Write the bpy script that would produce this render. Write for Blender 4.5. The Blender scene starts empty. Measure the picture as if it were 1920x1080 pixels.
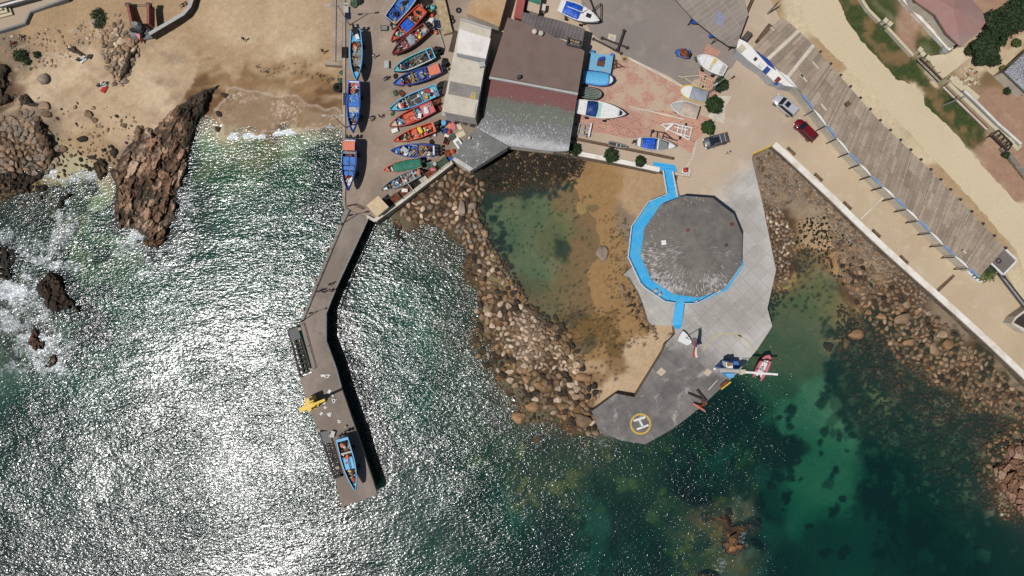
import bpy, bmesh, math, random
import numpy as np
from mathutils import Vector, Matrix
random.seed(7); RNG = np.random.default_rng(11)
SC = bpy.context.scene; COL = SC.collection
# ---------------------------------------------------------------- camera, sky, sun
H = 115.0; F = 1280.0
cam = bpy.data.cameras.new('camera'); cam.sensor_width = 36; cam.lens = 24.0
cam.clip_start = 1; cam.clip_end = 6000
camo = bpy.data.objects.new('camera', cam); COL.objects.link(camo); camo.location = (0, 0, H)
SC.camera = camo
ZEN = math.radians(24.0); AZX, AZY = -0.85, -0.527
SUNV = Vector((AZX * math.sin(ZEN), AZY * math.sin(ZEN), math.cos(ZEN)))
W = bpy.data.worlds.new('World'); SC.world = W; W.use_nodes = True
nt = W.node_tree; bg = nt.nodes['Background']
sky = nt.nodes.new('ShaderNodeTexSky'); sky.sky_type = 'NISHITA'; sky.sun_disc = False
sky.sun_elevation = math.radians(66); sky.sun_rotation = math.atan2(AZX, AZY)
nt.links.new(sky.outputs[0], bg.inputs[0]); bg.inputs[1].default_value = 0.05
sl = bpy.data.lights.new('sun', 'SUN'); sl.energy = 4.2; sl.angle = math.radians(0.5); sl.color = (1.0, 0.975, 0.94)
so = bpy.data.objects.new('sun', sl); COL.objects.link(so); so.location = SUNV * 300
so.rotation_euler = SUNV.to_track_quat('Z', 'Y').to_euler()
SC.view_settings.view_transform = 'Standard'; SC.view_settings.look = 'None'
SC.view_settings.exposure = 0.0; SC.view_settings.gamma = 1.0
SC.cycles.use_denoising = False
SC.cycles.max_bounces = 6; SC.cycles.diffuse_bounces = 2; SC.cycles.glossy_bounces = 2
SC.cycles.transparent_max_bounces = 12; SC.cycles.volume_bounces = 0
SC.cycles.sample_clamp_indirect = 4.0
WAVE = (0.152, 0.38, 0.18)   # height of ripples, of swell, roughness of the sea skin

# ---------------------------------------------------------------- helpers
def P(px, py, z=0.0):
    d = (H - z) / F
    return Vector(((px - 960) * d, (540 - py) * d, z))
def lin(c):
    c = c / 255.0
    return c / 12.92 if c <= 0.04045 else ((c + 0.055) / 1.055) ** 2.4
def C(r, g, b, k=1.32):
    return (lin(r) / k, lin(g) / k, lin(b) / k)

class MB:
    def __init__(s): s.v = []; s.f = []; s.m = []
    def add(s, vs, fs, m=0):
        o = len(s.v); s.v += [tuple(x) for x in vs]
        s.f += [tuple(i + o for i in f) for f in fs]; s.m += [m] * len(fs); return s
    def box(s, c, d, rz=0.0, m=0, tilt=0.0):
        cx, cy, cz = c; a, b, h = d[0] / 2, d[1] / 2, d[2] / 2; ca, sa = math.cos(rz), math.sin(rz)
        vs = []
        for z in (-h, h):
            for x, y in ((-a, -b), (a, -b), (a, b), (-a, b)):
                zz = z + x * tilt
                vs.append((cx + x * ca - y * sa, cy + x * sa + y * ca, cz + zz))
        return s.add(vs, [(3, 2, 1, 0), (4, 5, 6, 7), (0, 1, 5, 4), (1, 2, 6, 5), (2, 3, 7, 6), (3, 0, 4, 7)], m)
    def bar(s, p0, p1, w, h, m=0):
        p0 = Vector(p0); p1 = Vector(p1); d = p1 - p0
        if d.length < 1e-6: return s
        d.normalize(); u = d.cross(Vector((0, 0, 1)))
        if u.length < 1e-3: u = Vector((1, 0, 0))
        u.normalize(); n = u.cross(d)
        vs = []
        for p in (p0, p1):
            for a, b in ((-1, -1), (1, -1), (1, 1), (-1, 1)): vs.append(p + u * a * w / 2 + n * b * h / 2)
        return s.add(vs, [(3, 2, 1, 0), (4, 5, 6, 7), (0, 1, 5, 4), (1, 2, 6, 5), (2, 3, 7, 6), (3, 0, 4, 7)], m)
    def tube(s, pts, r, n=6, m=0, cap=True):
        pts = [Vector(p) for p in pts]; rs = r if isinstance(r, (list, tuple)) else [r] * len(pts)
        vs = []; fs = []
        for i, p in enumerate(pts):
            d = (pts[min(i + 1, len(pts) - 1)] - pts[max(i - 1, 0)])
            if d.length < 1e-9: d = Vector((0, 0, 1))
            d.normalize(); u = d.cross(Vector((0, 0, 1)) if abs(d.z) < .9 else Vector((1, 0, 0))); u.normalize(); w = d.cross(u)
            for k in range(n):
                a = 2 * math.pi * k / n; vs.append(p + (u * math.cos(a) + w * math.sin(a)) * rs[i])
        for i in range(len(pts) - 1):
            for k in range(n):
                a, b = i * n + k, i * n + (k + 1) % n; fs.append((a, a + n, b + n, b))
        if cap: fs.append(tuple(range(n))); fs.append(tuple(reversed(range((len(pts) - 1) * n, len(pts) * n))))
        return s.add(vs, fs, m)
    def loft(s, rings, m=0, cap0=True, cap1=True, close=True):
        n = len(rings[0]); vs = [p for r in rings for p in r]; fs = []
        for i in range(len(rings) - 1):
            for k in range(n if close else n - 1):
                a, b = i * n + k, i * n + (k + 1) % n; fs.append((a, b, b + n, a + n))
        if cap0: fs.append(tuple(reversed(range(n))))
        if cap1: fs.append(tuple(range((len(rings) - 1) * n, len(rings) * n)))
        return s.add(vs, fs, m)
    def prism(s, pts, z0, z1, m=0, top=True, bottom=True):
        pts = [(p[0], p[1]) for p in pts]
        a = sum(pts[i][0] * pts[(i + 1) % len(pts)][1] - pts[(i + 1) % len(pts)][0] * pts[i][1] for i in range(len(pts)))
        if a < 0: pts = pts[::-1]
        return s.loft([[(x, y, z0) for x, y in pts], [(x, y, z1) for x, y in pts]], m, bottom, top)
    def sphere(s, c, r, m=0, n=8, k=5, sq=(1, 1, 1)):
        rings = []
        for i in range(1, k):
            th = math.pi * i / k
            rings.append([(c[0] + r * sq[0] * math.sin(th) * math.cos(2 * math.pi * j / n), c[1] + r * sq[1] * math.sin(th) * math.sin(2 * math.pi * j / n), c[2] - r * sq[2] * math.cos(th)) for j in range(n)])
        return s.loft(rings, m)
    def torus(s, c, R, r, m=0, n=16, k=6):
        vs = []; fs = []
        for i in range(n):
            a = 2 * math.pi * i / n
            for j in range(k):
                b = 2 * math.pi * j / k; q = R + r * math.cos(b)
                vs.append((c[0] + q * math.cos(a), c[1] + q * math.sin(a), c[2] + r * math.sin(b)))
        for i in range(n):
            for j in range(k): fs.append((i * k + j, ((i + 1) % n) * k + j, ((i + 1) % n) * k + (j + 1) % k, i * k + (j + 1) % k))
        return s.add(vs, fs, m)
    def build(s, name, mats, parent=None, world=False, smooth=False, bevel=0):
        me = bpy.data.meshes.new(name)
        vs = s.v
        if world and parent is not None:
            l = parent.location; r = parent.rotation_euler.z; ca, sa = math.cos(-r), math.sin(-r)
            vs = [((x - l.x) * ca - (y - l.y) * sa, (x - l.x) * sa + (y - l.y) * ca, z - l.z) for x, y, z in vs]
        me.from_pydata(vs, [], s.f)
        if not isinstance(mats, (list, tuple)): mats = [mats]
        for m in mats: me.materials.append(m)
        me.polygons.foreach_set('material_index', s.m)
        if smooth: me.polygons.foreach_set('use_smooth', [True] * len(me.polygons))
        me.update()
        o = bpy.data.objects.new(name, me); COL.objects.link(o)
        if parent is not None: o.parent = parent
        if bevel:
            b = o.modifiers.new('bevel', 'BEVEL'); b.width = bevel; b.segments = 2; b.limit_method = 'ANGLE'
        return o

def tag(o, label, cat, group=None, kind=None):
    o['label'] = label; o['category'] = cat
    if group: o['group'] = group
    if kind: o['kind'] = kind
    return o
def structure(o): o['kind'] = 'structure'; return o
def root(name, label, cat, loc, rz=0.0, group=None):
    o = bpy.data.objects.new(name, None); COL.objects.link(o); o.location = loc; o.rotation_euler = (0, 0, rz)
    o.empty_display_size = 0.3
    return tag(o, label, cat, group)
def copy_tree(o, parent=None):
    c = o.copy(); COL.objects.link(c); c.parent = parent
    for ch in o.children: copy_tree(ch, c)
    return c

# ---------------------------------------------------------------- materials
MATS = {}
def nodes(m):
    m.use_nodes = True; t = m.node_tree
    return t, t.nodes, t.links, t.nodes['Principled BSDF']
def mat(key, col, rough=0.7, var=0.18, scale=1.2, fine=9.0, spec=0.3, metal=0.0, col2=None, mixat=0.5, bump=0.0, rnd=0.0, isl=0.0, coat=0.0):
    """colour with two scales of mottling; col2 = worn / stained second tone"""
    if key in MATS: return MATS[key]
    m = bpy.data.materials.new(key); t, N, L, B = nodes(m)
    tc = N.new('ShaderNodeTexCoord')
    n1 = N.new('ShaderNodeTexNoise'); n1.inputs['Scale'].default_value = scale; n1.inputs['Detail'].default_value = 5; n1.inputs['Roughness'].default_value = .6
    L.new(tc.outputs['Object'], n1.inputs['Vector'])
    n2 = N.new('ShaderNodeTexNoise'); n2.inputs['Scale'].default_value = fine; n2.inputs['Detail'].default_value = 3
    L.new(tc.outputs['Object'], n2.inputs['Vector'])
    mx = N.new('ShaderNodeMix'); mx.data_type = 'RGBA'
    c2 = col2 if col2 else tuple(x * (1 - var * 1.6) for x in col)
    c1 = col if col2 else tuple(min(1, x * (1 + var * .8)) for x in col)
    mx.inputs[6].default_value = (*c1, 1); mx.inputs[7].default_value = (*c2, 1)
    r = N.new('ShaderNodeMapRange'); r.inputs[1].default_value = mixat - .16; r.inputs[2].default_value = mixat + .16
    L.new(n1.outputs[0], r.inputs[0]); L.new(r.outputs[0], mx.inputs[0])
    h = N.new('ShaderNodeHueSaturation'); L.new(mx.outputs[2], h.inputs['Color'])
    mr = N.new('ShaderNodeMapRange'); mr.inputs[1].default_value = .3; mr.inputs[2].default_value = .7
    mr.inputs[3].default_value = 1 - var; mr.inputs[4].default_value = 1 + var
    L.new(n2.outputs[0], mr.inputs[0]); val = mr.outputs[0]
    if rnd or isl:
        if isl:
            g = N.new('ShaderNodeNewGeometry'); src = g.outputs['Random Per Island']; amt = isl
        else:
            g = N.new('ShaderNodeObjectInfo'); src = g.outputs['Random']; amt = rnd
        q = N.new('ShaderNodeMapRange'); q.inputs[3].default_value = 1 - amt; q.inputs[4].default_value = 1 + amt
        L.new(src, q.inputs[0]); mm = N.new('ShaderNodeMath'); mm.operation = 'MULTIPLY'
        L.new(val, mm.inputs[0]); L.new(q.outputs[0], mm.inputs[1]); val = mm.outputs[0]
    L.new(val, h.inputs['Value']); L.new(h.outputs[0], B.inputs['Base Color'])
    B.inputs['Roughness'].default_value = rough; B.inputs['Specular IOR Level'].default_value = spec; B.inputs['Metallic'].default_value = metal
    B.inputs['Coat Weight'].default_value = coat; B.inputs['Coat Roughness'].default_value = .08
    if bump:
        b = N.new('ShaderNodeBump'); b.inputs['Strength'].default_value = 1; b.inputs['Distance'].default_value = bump
        L.new(n2.outputs[0], b.inputs['Height']); L.new(b.outputs[0], B.inputs['Normal'])
    MATS[key] = m; return m
def paint(name, r, g, b, **k):
    k.setdefault('rough', .5); k.setdefault('var', .24); k.setdefault('scale', 2.0); k.setdefault('fine', 14)
    c = C(r, g, b); y = sum(c) / 3; k.setdefault('col2', tuple(x * .62 + (y * .5 + .05) * .38 for x in c)); k.setdefault('mixat', .57)
    return mat('paint_' + name, c, **k)
M = {
 'white': paint('white', 228, 226, 222), 'cream': paint('cream', 205, 192, 160), 'blue': paint('blue', 40, 112, 196),
 'deepblue': paint('deepblue', 26, 66, 148), 'navy': paint('navy', 14, 28, 62), 'skyblue': paint('skyblue', 84, 172, 222), 'teal': paint('teal', 95, 185, 195),
 'red': paint('red', 196, 62, 46), 'orange': paint('orange', 214, 84, 44), 'salmon': paint('salmon', 218, 120, 92), 'maroon': paint('maroon', 130, 46, 46),
 'pink': paint('pink', 205, 105, 115), 'yellow': paint('yellow', 228, 188, 40), 'green': paint('green', 46, 112, 92), 'olive': paint('olive', 92, 100, 62),
 'grey': paint('grey', 128, 130, 130), 'lightgrey': paint('lightgrey', 175, 175, 172), 'darkgrey': paint('darkgrey', 60, 60, 62), 'black': paint('black', 22, 22, 24),
 'wood': mat('wood', C(150, 115, 80), .8, .25, 3), 'plank': mat('plank', C(175, 155, 120), .85, .2, 1.5), 'deckwood': mat('deckwood', C(110, 88, 68), .85, .3, 3),
 'rust': mat('rust', C(110, 70, 52), .85, .3, 3), 'iron': mat('iron', C(66, 54, 50), .75, .3, 3), 'galv': mat('galv', C(165, 165, 165), .5, .15, 3, metal=.3),
 'glass': mat('glass', (.012, .014, .018), .06, .05, spec=.5), 'paleglass': mat('paleglass', C(170, 205, 190), .1, .05), 'rubber': mat('rubber', (.012, .012, .012), .8, .2),
 'concrete': mat('concrete', C(168, 152, 136), .9, .16, .35, 5), 'palecon': mat('palecon', C(205, 195, 178), .9, .12, .5, 5), 'stonewall': mat('stonewall', C(140, 125, 105), .95, .3, 1.2, 4, bump=.08),
 'net': mat('net', C(120, 66, 46), .95, .45, 3, 14, bump=.06), 'netgreen': mat('netgreen', C(70, 92, 74), .95, .4, 3, 14, bump=.06), 'netblack': mat('netblack', C(38, 36, 36), .95, .4, 3, 14, bump=.06),
 'skin': mat('skin', C(190, 140, 110), .6, .08), 'hair': mat('hair', C(40, 30, 26), .7, .2), 'denim': mat('denim', C(52, 62, 88), .9, .15), 'cloth': mat('cloth', C(40, 40, 44), .9, .2),
 'whitecloth': mat('whitecloth', C(222, 218, 212), .9, .1), 'redcloth': mat('redcloth', C(180, 50, 50), .9, .15), 'bluecloth': mat('bluecloth', C(50, 90, 160), .9, .15),
 'tarpblue': mat('tarpblue', C(32, 92, 200), .45, .3, 1.6, 5, bump=.05), 'tarpnavy': mat('tarpnavy', C(35, 62, 128), .5, .3, 1.6, 5, bump=.05), 'tarpgrey': mat('tarpgrey', C(150, 156, 164), .7, .15, 1.6, 4, bump=.05),
 'tarpgreen': mat('tarpgreen', C(52, 120, 98), .7, .2, 1.6, 4, bump=.05), 'tarpbeige': mat('tarpbeige', C(190, 172, 155), .8, .12, 1.2, 4, bump=.04),
}
# ---------------------------------------------------------------- numpy noise
def _h(ix, iy, s):
    n = (ix.astype(np.int64) * 374761393 + iy.astype(np.int64) * 668265263 + s * 974634777) & 0x7fffffff
    n = ((n ^ (n >> 13)) * 1274126177) & 0x7fffffff
    return ((n ^ (n >> 16)) & 0xffff) / 65535.0
def vnoise(x, y, s=0):
    ix = np.floor(x); iy = np.floor(y); fx = x - ix; fy = y - iy
    u = fx * fx * (3 - 2 * fx); v = fy * fy * (3 - 2 * fy); ix = ix.astype(np.int64); iy = iy.astype(np.int64)
    return (_h(ix, iy, s) * (1 - u) + _h(ix + 1, iy, s) * u) * (1 - v) + (_h(ix, iy + 1, s) * (1 - u) + _h(ix + 1, iy + 1, s) * u) * v
def fbm(x, y, o=4, s=0):
    r = 0; a = .5; t = 0
    for k in range(o): r = r + a * vnoise(x, y, s + k * 17); t += a; x = x * 2.03 + 11.3; y = y * 2.03 + 5.7; a *= .5
    return r / t
def worley(x, y, s=0):
    ix = np.floor(x).astype(np.int64); iy = np.floor(y).astype(np.int64)
    ox = np.zeros(x.shape); oy = np.zeros(x.shape); f1 = np.full(x.shape, 9.0); f2 = np.full(x.shape, 9.0); cid = np.zeros(x.shape)
    for dx in (-1, 0, 1):
        for dy in (-1, 0, 1):
            cx, cy = ix + dx, iy + dy
            qx = cx + _h(cx, cy, s); qy = cy + _h(cx, cy, s + 5)
            d = np.hypot(x - qx, y - qy); c = _h(cx, cy, s + 9)
            nearer = d < f1
            f2 = np.where(nearer, f1, np.minimum(f2, d)); cid = np.where(nearer, c, cid); ox = np.where(nearer, x - qx, ox); oy = np.where(nearer, y - qy, oy); f1 = np.where(nearer, d, f1)
    return f1, f2, cid, ox, oy
def sdf(px, py, poly):
    """signed pixel distance, positive inside"""
    d = np.full(px.shape, 1e9); ins = np.zeros(px.shape, bool); n = len(poly)
    for i in range(n):
        ax, ay = poly[i]; bx, by = poly[(i + 1) % n]; ex, ey = bx - ax, by - ay; l2 = ex * ex + ey * ey + 1e-9
        t = np.clip(((px - ax) * ex + (py - ay) * ey) / l2, 0, 1)
        d = np.minimum(d, (px - ax - ex * t) ** 2 + (py - ay - ey * t) ** 2)
        if ay != by:
            c = ((ay > py) != (by > py)) & (px < (bx - ax) * (py - ay) / (by - ay) + ax); ins ^= c
    d = np.sqrt(d); return np.where(ins, d, -d)
def sstep(a, b, x): t = np.clip((x - a) / (b - a), 0, 1); return t * t * (3 - 2 * t)
# ---------------------------------------------------------------- terrain: one sheet, sea bed + beach + land
ZP = """0,1080,-9 300,1080,-10 600,1080,-9 100,800,-7 300,800,-7 500,800,-7 450,650,-6 300,650,-4 200,560,-2.5 400,500,-4 550,450,-4.5 430,350,-2.5
540,350,-3.5 600,300,-2.6 400,290,-1.1 480,275,-.8 560,264,-.6 620,255,-.4 415,254,.0 480,248,.05 560,240,.12 600,225,.2 640,226,.12 500,238,.12 450,200,.5 550,180,.6 600,150,1 450,120,1.2
560,90,1.8 550,20,2.6 450,20,2.8 300,150,1.2 250,200,.8 200,260,.35 150,290,.2 230,300,.08 100,250,.6 100,180,1.2 50,120,1.8 150,80,2.2 200,20,2.8 0,60,2.8 60,20,3
0,340,.2 60,345,.05 120,330,.03 200,322,.0 150,350,-.35 60,380,-.4 150,390,-.7 60,410,-.7 30,450,-1.2 100,480,-1.5 0,520,-.5 180,450,-1.6 700,100,1 700,300,.5 660,390,-2 620,500,-4 590,700,-6 660,900,-8
720,480,-2.5 720,440,-.8 800,450,-.5 850,480,-.35 800,540,-2 700,600,-5 850,600,-.9 750,700,-5 850,700,-1.4 900,800,-1.1 800,850,-6 900,950,-6 1000,850,-1 1050,900,-1.2
1100,850,-.7 980,920,-1.1 1200,880,-1.6 1150,950,-2.8 1200,1040,-6 1300,900,-6 1000,1060,-7 760,400,.7 800,360,1.1 860,380,.9 880,430,.5 900,500,.5 950,560,.5 930,620,.6 1000,640,.8 1030,700,.8 1080,740,.7
1090,790,.3 960,700,.2 1000,760,.1 900,650,-.2 950,310,.3 1020,320,.3 900,330,.8 1080,310,.4 930,400,-.8 960,440,-1 1000,400,-.8 1040,440,-.7 1000,520,-.9 1060,520,-.22 1080,560,-.12 1040,580,-.35
1090,450,-.06 1100,400,.06 1060,370,-.1 1130,340,.12 1200,340,.5 1140,420,.1 1160,470,.2 1130,540,.14 1170,560,.3 1060,610,-.08 1100,640,0.02 1150,640,.2 1180,650,.3 1200,680,.5 1160,710,.45 1120,700,.2
1220,620,.4 1440,420,.8 1430,320,1.6 1480,350,1.6 1480,420,.7 1530,430,.4 1520,490,-.15 1470,520,.2 1550,540,-.5 1500,580,-.9 1470,610,-1.1 1500,660,-1.6 1450,640,-1.6 1530,720,-2 1480,750,-2.8
1420,780,-4 1350,800,-5 1500,850,-3.4 1560,900,-3.2 1450,950,-5.5 1550,1000,-5.5 1480,1060,-7 1650,900,-4.5 1700,1000,-6 1800,1050,-5 1560,400,1.6 1500,330,2 1600,450,1.5 1680,520,1.5 1760,600,1.4
1850,680,1.3 1600,520,.6 1650,580,.5 1700,640,.4 1780,700,.4 1860,740,.5 1620,600,-.1 1600,640,-.35 1650,680,-.3 1700,720,-.2 1760,760,-.3 1850,800,-.2 1620,750,-1.0 1700,800,-1.1 1780,850,-1.2 1880,850,.3
1900,900,.5 1880,960,0 1850,1000,-2 1350,980,-.02 1380,1040,-.05 1300,980,-.8 1260,950,-1.6 1400,960,-.5 1320,1040,-1.2 1410,1040,-.8 1430,1000,-4 1340,1090,-1 -200,1200,-12 500,1300,-12 1000,1300,-10 1500,1300,-9 2100,1200,-5 -200,700,-8 -200,450,-3 -200,200,1 -200,-100,3 300,-200,3.2 2150,900,1 700,-330,2.9 900,-330,2.9 1150,-330,2.9 1350,-330,2.9 900,-2500,4 2300,-300,3 1900,-2500,4 -200,-2500,4 80,560,-.5 110,640,-.7 40,650,-.6 30,600,-.5 150,680,-2.5 170,560,-2.5"""
ZP = np.array([[float(a) for a in q.split(',')] for q in ZP.split()])
CP = {  # sRGB as it looks where the sun strikes it (dry land) / sea-bed albedo
 'sand': C(188, 162, 131), 'sandpale': C(199, 176, 146), 'sandtan': C(172, 144, 111), 'wet': C(140, 110, 78), 'wetdark': C(112, 84, 56), 'wash': C(150, 126, 100),
 'road': C(205, 188, 156), 'dirt': C(160, 128, 106), 'grass': C(62, 74, 38), 'dry': C(122, 100, 68), 'brownrock_shade': C(84, 64, 46), 'darkrock': C(46, 40, 31), 'gravel': C(136, 118, 98),  # brown rock ground, darkened for the shade in gaps between boulders
 'bed': (.33, .29, .17), 'bedalgae': (.23, .165, .07), 'pool': (.22, .18, .09), 'cove': (.27, .16, .085), 'weed': (.022, .028, .016), 'weed2': (.05, .05, .022), 'bedrock': (.10, .085, .05), 'poolsand': C(152, 120, 80), 'poolpebble': C(112, 88, 52), 'deep': (.12, .13, .09)}  # the brown pebbly ground beside the pool has its own tone
KP = """sandtan:700,-330 sandtan:900,-330 sandpale:1150,-330 sandtan:1350,-330 sand:450,60 sand:550,40 sandpale:560,100 sand:350,150 sandpale:300,200 sandtan:200,20 sandtan:100,60 gravel:30,100 brownrock:40,290 brownrock:10,250 gravel:60,220 brownrock:10,160 sandtan:240,20 sandpale:130,140 sand:150,200 sandpale:60,170 sand:250,230 sandtan:420,110 wet:400,140 wet:460,130 wet:520,145 wet:590,150 wetdark:430,190 wetdark:380,180
wash:450,205 wash:500,215 wash:440,225 wet:540,180 wetdark:520,235 wetdark:600,190 wash:590,215 sandtan:480,115 sandtan:560,120 sandtan:620,120 bed:430,262 bed:560,258 bed:150,320 sandtan:170,280 wash:230,300 bedalgae:100,370 bed:180,380 bedalgae:150,420 weed2:60,420 weed2:20,480 bedalgae:180,470
bedalgae:430,330 bedalgae:500,300 bedalgae:560,320 deep:450,420 weed:600,310 weed:610,360 deep:540,420 deep:400,560 deep:300,560 deep:200,640 deep:400,800 deep:100,800 deep:200,1000 deep:500,1000 weed2:350,330 weed2:360,400
deep:700,600 weed2:760,500 deep:760,600 bedrock:740,440 weed2:850,520 weed2:870,600 bedrock:880,680 weed2:850,740 deep:760,760 weed2:900,850 weed2:1000,870 weed2:1070,850 bedrock:980,800 deep:800,950 deep:950,1000 weed2:1060,920 weed2:1150,890 deep:1120,980 weed:1180,970 deep:1150,1040 weed:1060,970 weed2:1250,960
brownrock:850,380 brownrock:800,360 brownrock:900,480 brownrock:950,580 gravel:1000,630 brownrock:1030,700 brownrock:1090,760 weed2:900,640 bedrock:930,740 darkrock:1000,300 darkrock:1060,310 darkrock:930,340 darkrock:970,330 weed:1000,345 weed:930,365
pool:940,400 pool:980,440 pool:1020,400 bedalgae:1040,440 bedalgae:1060,420 weed2:1058,462 pool:960,480 pool:1020,500 poolsand:1000,545 poolsand:1060,520 poolsand:1080,490 poolsand:1100,450 poolsand:1100,380 poolsand:1150,335 sandtan:1200,330 sandtan:1220,350 poolsand:1060,345 sandtan:1200,380 poolsand:1140,400 poolsand:1120,520 poolsand:1090,560 poolsand:1040,580 gravel:1165,420 gravel:1170,460 poolsand:1150,470 sandtan:1180,440 poolsand:1140,560
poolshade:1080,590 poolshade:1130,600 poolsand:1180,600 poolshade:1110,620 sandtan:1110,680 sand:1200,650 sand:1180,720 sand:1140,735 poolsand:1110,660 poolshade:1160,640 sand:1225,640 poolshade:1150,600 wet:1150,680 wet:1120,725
gravel:1440,320 gravel:1480,340 brownrock:1450,420 gravel:1520,380 sandtan:1530,440 poolsand:1530,470 gravel:1580,430 brownrock:1480,500 bedalgae:1530,520 bedalgae:1500,560 bedalgae:1560,570 cove:1480,620 cove:1500,650 cove:1540,640 cove:1500,700 cove:1460,730 bed:1520,760 bed:1570,830 bed:1520,830 bed:1580,920 bed:1520,900 bed:1480,800
weed:1370,780 weed:1340,820 weed:1440,840 weed:1480,850 weed:1400,880 weed:1300,860 deep:1420,920 weed:1350,900 weed2:1250,880 weed2:1300,960 deep:1450,1000 deep:1350,870 weed2:1280,1010 bedrock:1370,1000 bed:1520,960 deep:1550,1040 deep:1620,980
weed:1600,650 weed:1640,680 weed:1580,700 weed:1600,760 weed2:1660,720 weed:1700,760 bedalgae:1650,740 weed:1700,840 weed:1800,800 weed:1780,900 weed2:1740,960 weed:1850,1000 weed:1650,840 weed:1640,920 weed2:1800,1000 weed:1880,820 weed2:1760,840
brownrock:1600,520 brownrock:1680,560 brownrock:1750,640 brownrock:1820,700 gravel:1640,500 gravel:1780,610 gravel:1880,700 brownrock:1900,760 brownrock:1900,900 weed:1650,610
sandtan:1440,20 road:1500,20 road:1600,150 road:1800,300 road:1900,400 sandtan:1560,120 sandtan:1760,330 sandtan:1850,440 road:1700,200 road:1750,280 dirt:1700,50 dirt:1860,200 dirt:1870,320 dirt:1900,370 sandtan:1820,320 dirt:1900,260 dirt:1880,15 road:1850,540 road:1900,600 grass:1590,20 grass:1650,80 grass:1690,140 grass:1740,200 grass:1780,210 grass:1820,260 dry:1570,15 dry:1700,165 dry:1800,230 grass:1660,40 dry:1740,60 grass:1740,80 dirt:1700,90 dry:1860,140 sandpale:1850,120 sandpale:1880,110 road:1720,165 road:1650,180 dirt:1840,270 sandtan:1895,80"""
KPX, KPY, KPC = [], [], []
for q in KP.split():
    n_, xy = q.split(':'); x_, y_ = xy.split(','); KPX.append(float(x_)); KPY.append(float(y_)); KPC.append(CP[n_])
KPX = np.array(KPX); KPY = np.array(KPY); KPC = np.array(KPC)
LAND = [(1405, 300), (1455, 268), (1470, 280), (1560, 366), (1660, 462), (1760, 550), (1860, 640), (1960, 735), (2400, 1150), (2600, -400), (1250, -400), (1380, 60)]
def idw(px, py, qx, qy, qv, pw, eps=4.0):
    out = np.zeros((px.size,) + qv.shape[1:]); 
    for s in range(0, px.size, 20000):
        a, b = px[s:s + 20000, None], py[s:s + 20000, None]
        d = (a - qx[None]) ** 2 + (b - qy[None]) ** 2 + eps
        w = d ** (-pw / 2); w /= w.sum(1, keepdims=True)
        out[s:s + 20000] = w @ qv
    return out
def terrain_z(px, py):
    px = np.asarray(px, float).ravel(); py = np.asarray(py, float).ravel()
    z = idw(px, py, ZP[:, 0], ZP[:, 1], ZP[:, 2], 3.4)
    z = z + (fbm(px / 60, py / 60, 4, 3) - .5) * .35 * np.clip(1 - z / 3, .3, 1.6)
    l = sdf(px, py, LAND); t = sstep(0, 10, l); z = z * (1 - t) + 2.93 * t
    return z
def terrain_c(px, py):
    px = np.asarray(px, float).ravel(); py = np.asarray(py, float).ravel()
    wx = px + (fbm(px / 55, py / 55, 4, 21) - .5) * 70 + (fbm(px / 9, py / 9, 2, 5) - .5) * 9
    wy = py + (fbm(px / 55, py / 55, 4, 57) - .5) * 70 + (fbm(px / 9, py / 9, 2, 8) - .5) * 9
    land = sstep(0, 8, sdf(px, py, LAND))
    wx = wx * (1 - land) + (px * .7 + wx * .3) * land; wy = wy * (1 - land) + (py * .7 + wy * .3) * land
    c = idw(wx, wy, KPX, KPY, KPC, 6.0)
    return c
def axis(a, b, st, far):
    return np.concatenate([[-far[2], -far[1], -far[0]], np.arange(a, b + .1, st), [b + far[0], b + far[1], b + far[2]]])
gx = axis(-210, 2130, 2.6, (300, 2500, 14000)); gy = axis(-180, 1260, 2.6, (300, 2500, 14000))
GX, GY = np.meshgrid(gx, gy); GZ = terrain_z(GX, GY).reshape(GX.shape); GC = terrain_c(GX, GY)
def blob(c, cx, cy, rx, ry, rot, col, a=1.0, soft=.35, warp=.5, s=0):
    ca, sa = math.cos(rot), math.sin(rot); R = max(rx, ry) * 1.8
    i = np.where((abs(GX.ravel() - cx) < R) & (abs(GY.ravel() - cy) < R))[0]
    x = GX.ravel()[i] - cx; y = GY.ravel()[i] - cy
    u = (x * ca + y * sa) / rx; v = (-x * sa + y * ca) / ry
    d = np.hypot(u, v) + (fbm(GX.ravel()[i] / 12, GY.ravel()[i] / 12, 3, s) - .5) * 2 * warp
    t = (1 - sstep(1 - soft, 1, d))[:, None] * a; c[i] = c[i] * (1 - t) + np.array(col) * t
# weed tufts and stones on the sea bed, damp bands and wrack on the sand
for k in range(420):
    x, y = RNG.uniform(1540, 1910), RNG.uniform(600, 1080)
    if x < 1640 and y > 820 and RNG.random() < .85: continue
    blob(GC, x, y, RNG.uniform(5, 22), RNG.uniform(5, 16), RNG.uniform(0, 3), CP['weed'] if RNG.random() < .62 else (.09, .085, .05) if RNG.random() < .6 else (.16, .13, .08), .85, .5, .6, k)
for k in range(380):
    x, y = RNG.uniform(1600, 1910), RNG.uniform(640, 930)
    blob(GC, x, y, RNG.uniform(2, 8), RNG.uniform(2, 6), RNG.uniform(0, 3), (CP['weed'], (.19, .13, .07), (.12, .09, .045))[k % 3], .85, .3, .6, k + 461)
for k in range(330):
    x, y = RNG.uniform(1545, 1760), RNG.uniform(595, 830)
    if x + (y - 600) * -.2 < 1550: continue
    blob(GC, x, y, RNG.uniform(3, 10), RNG.uniform(3, 8), RNG.uniform(0, 3), (CP['weed'], CP['weed'], (.10, .08, .045), CP['weed2'])[k % 4], .9, .25, .6, k + 261)
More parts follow.
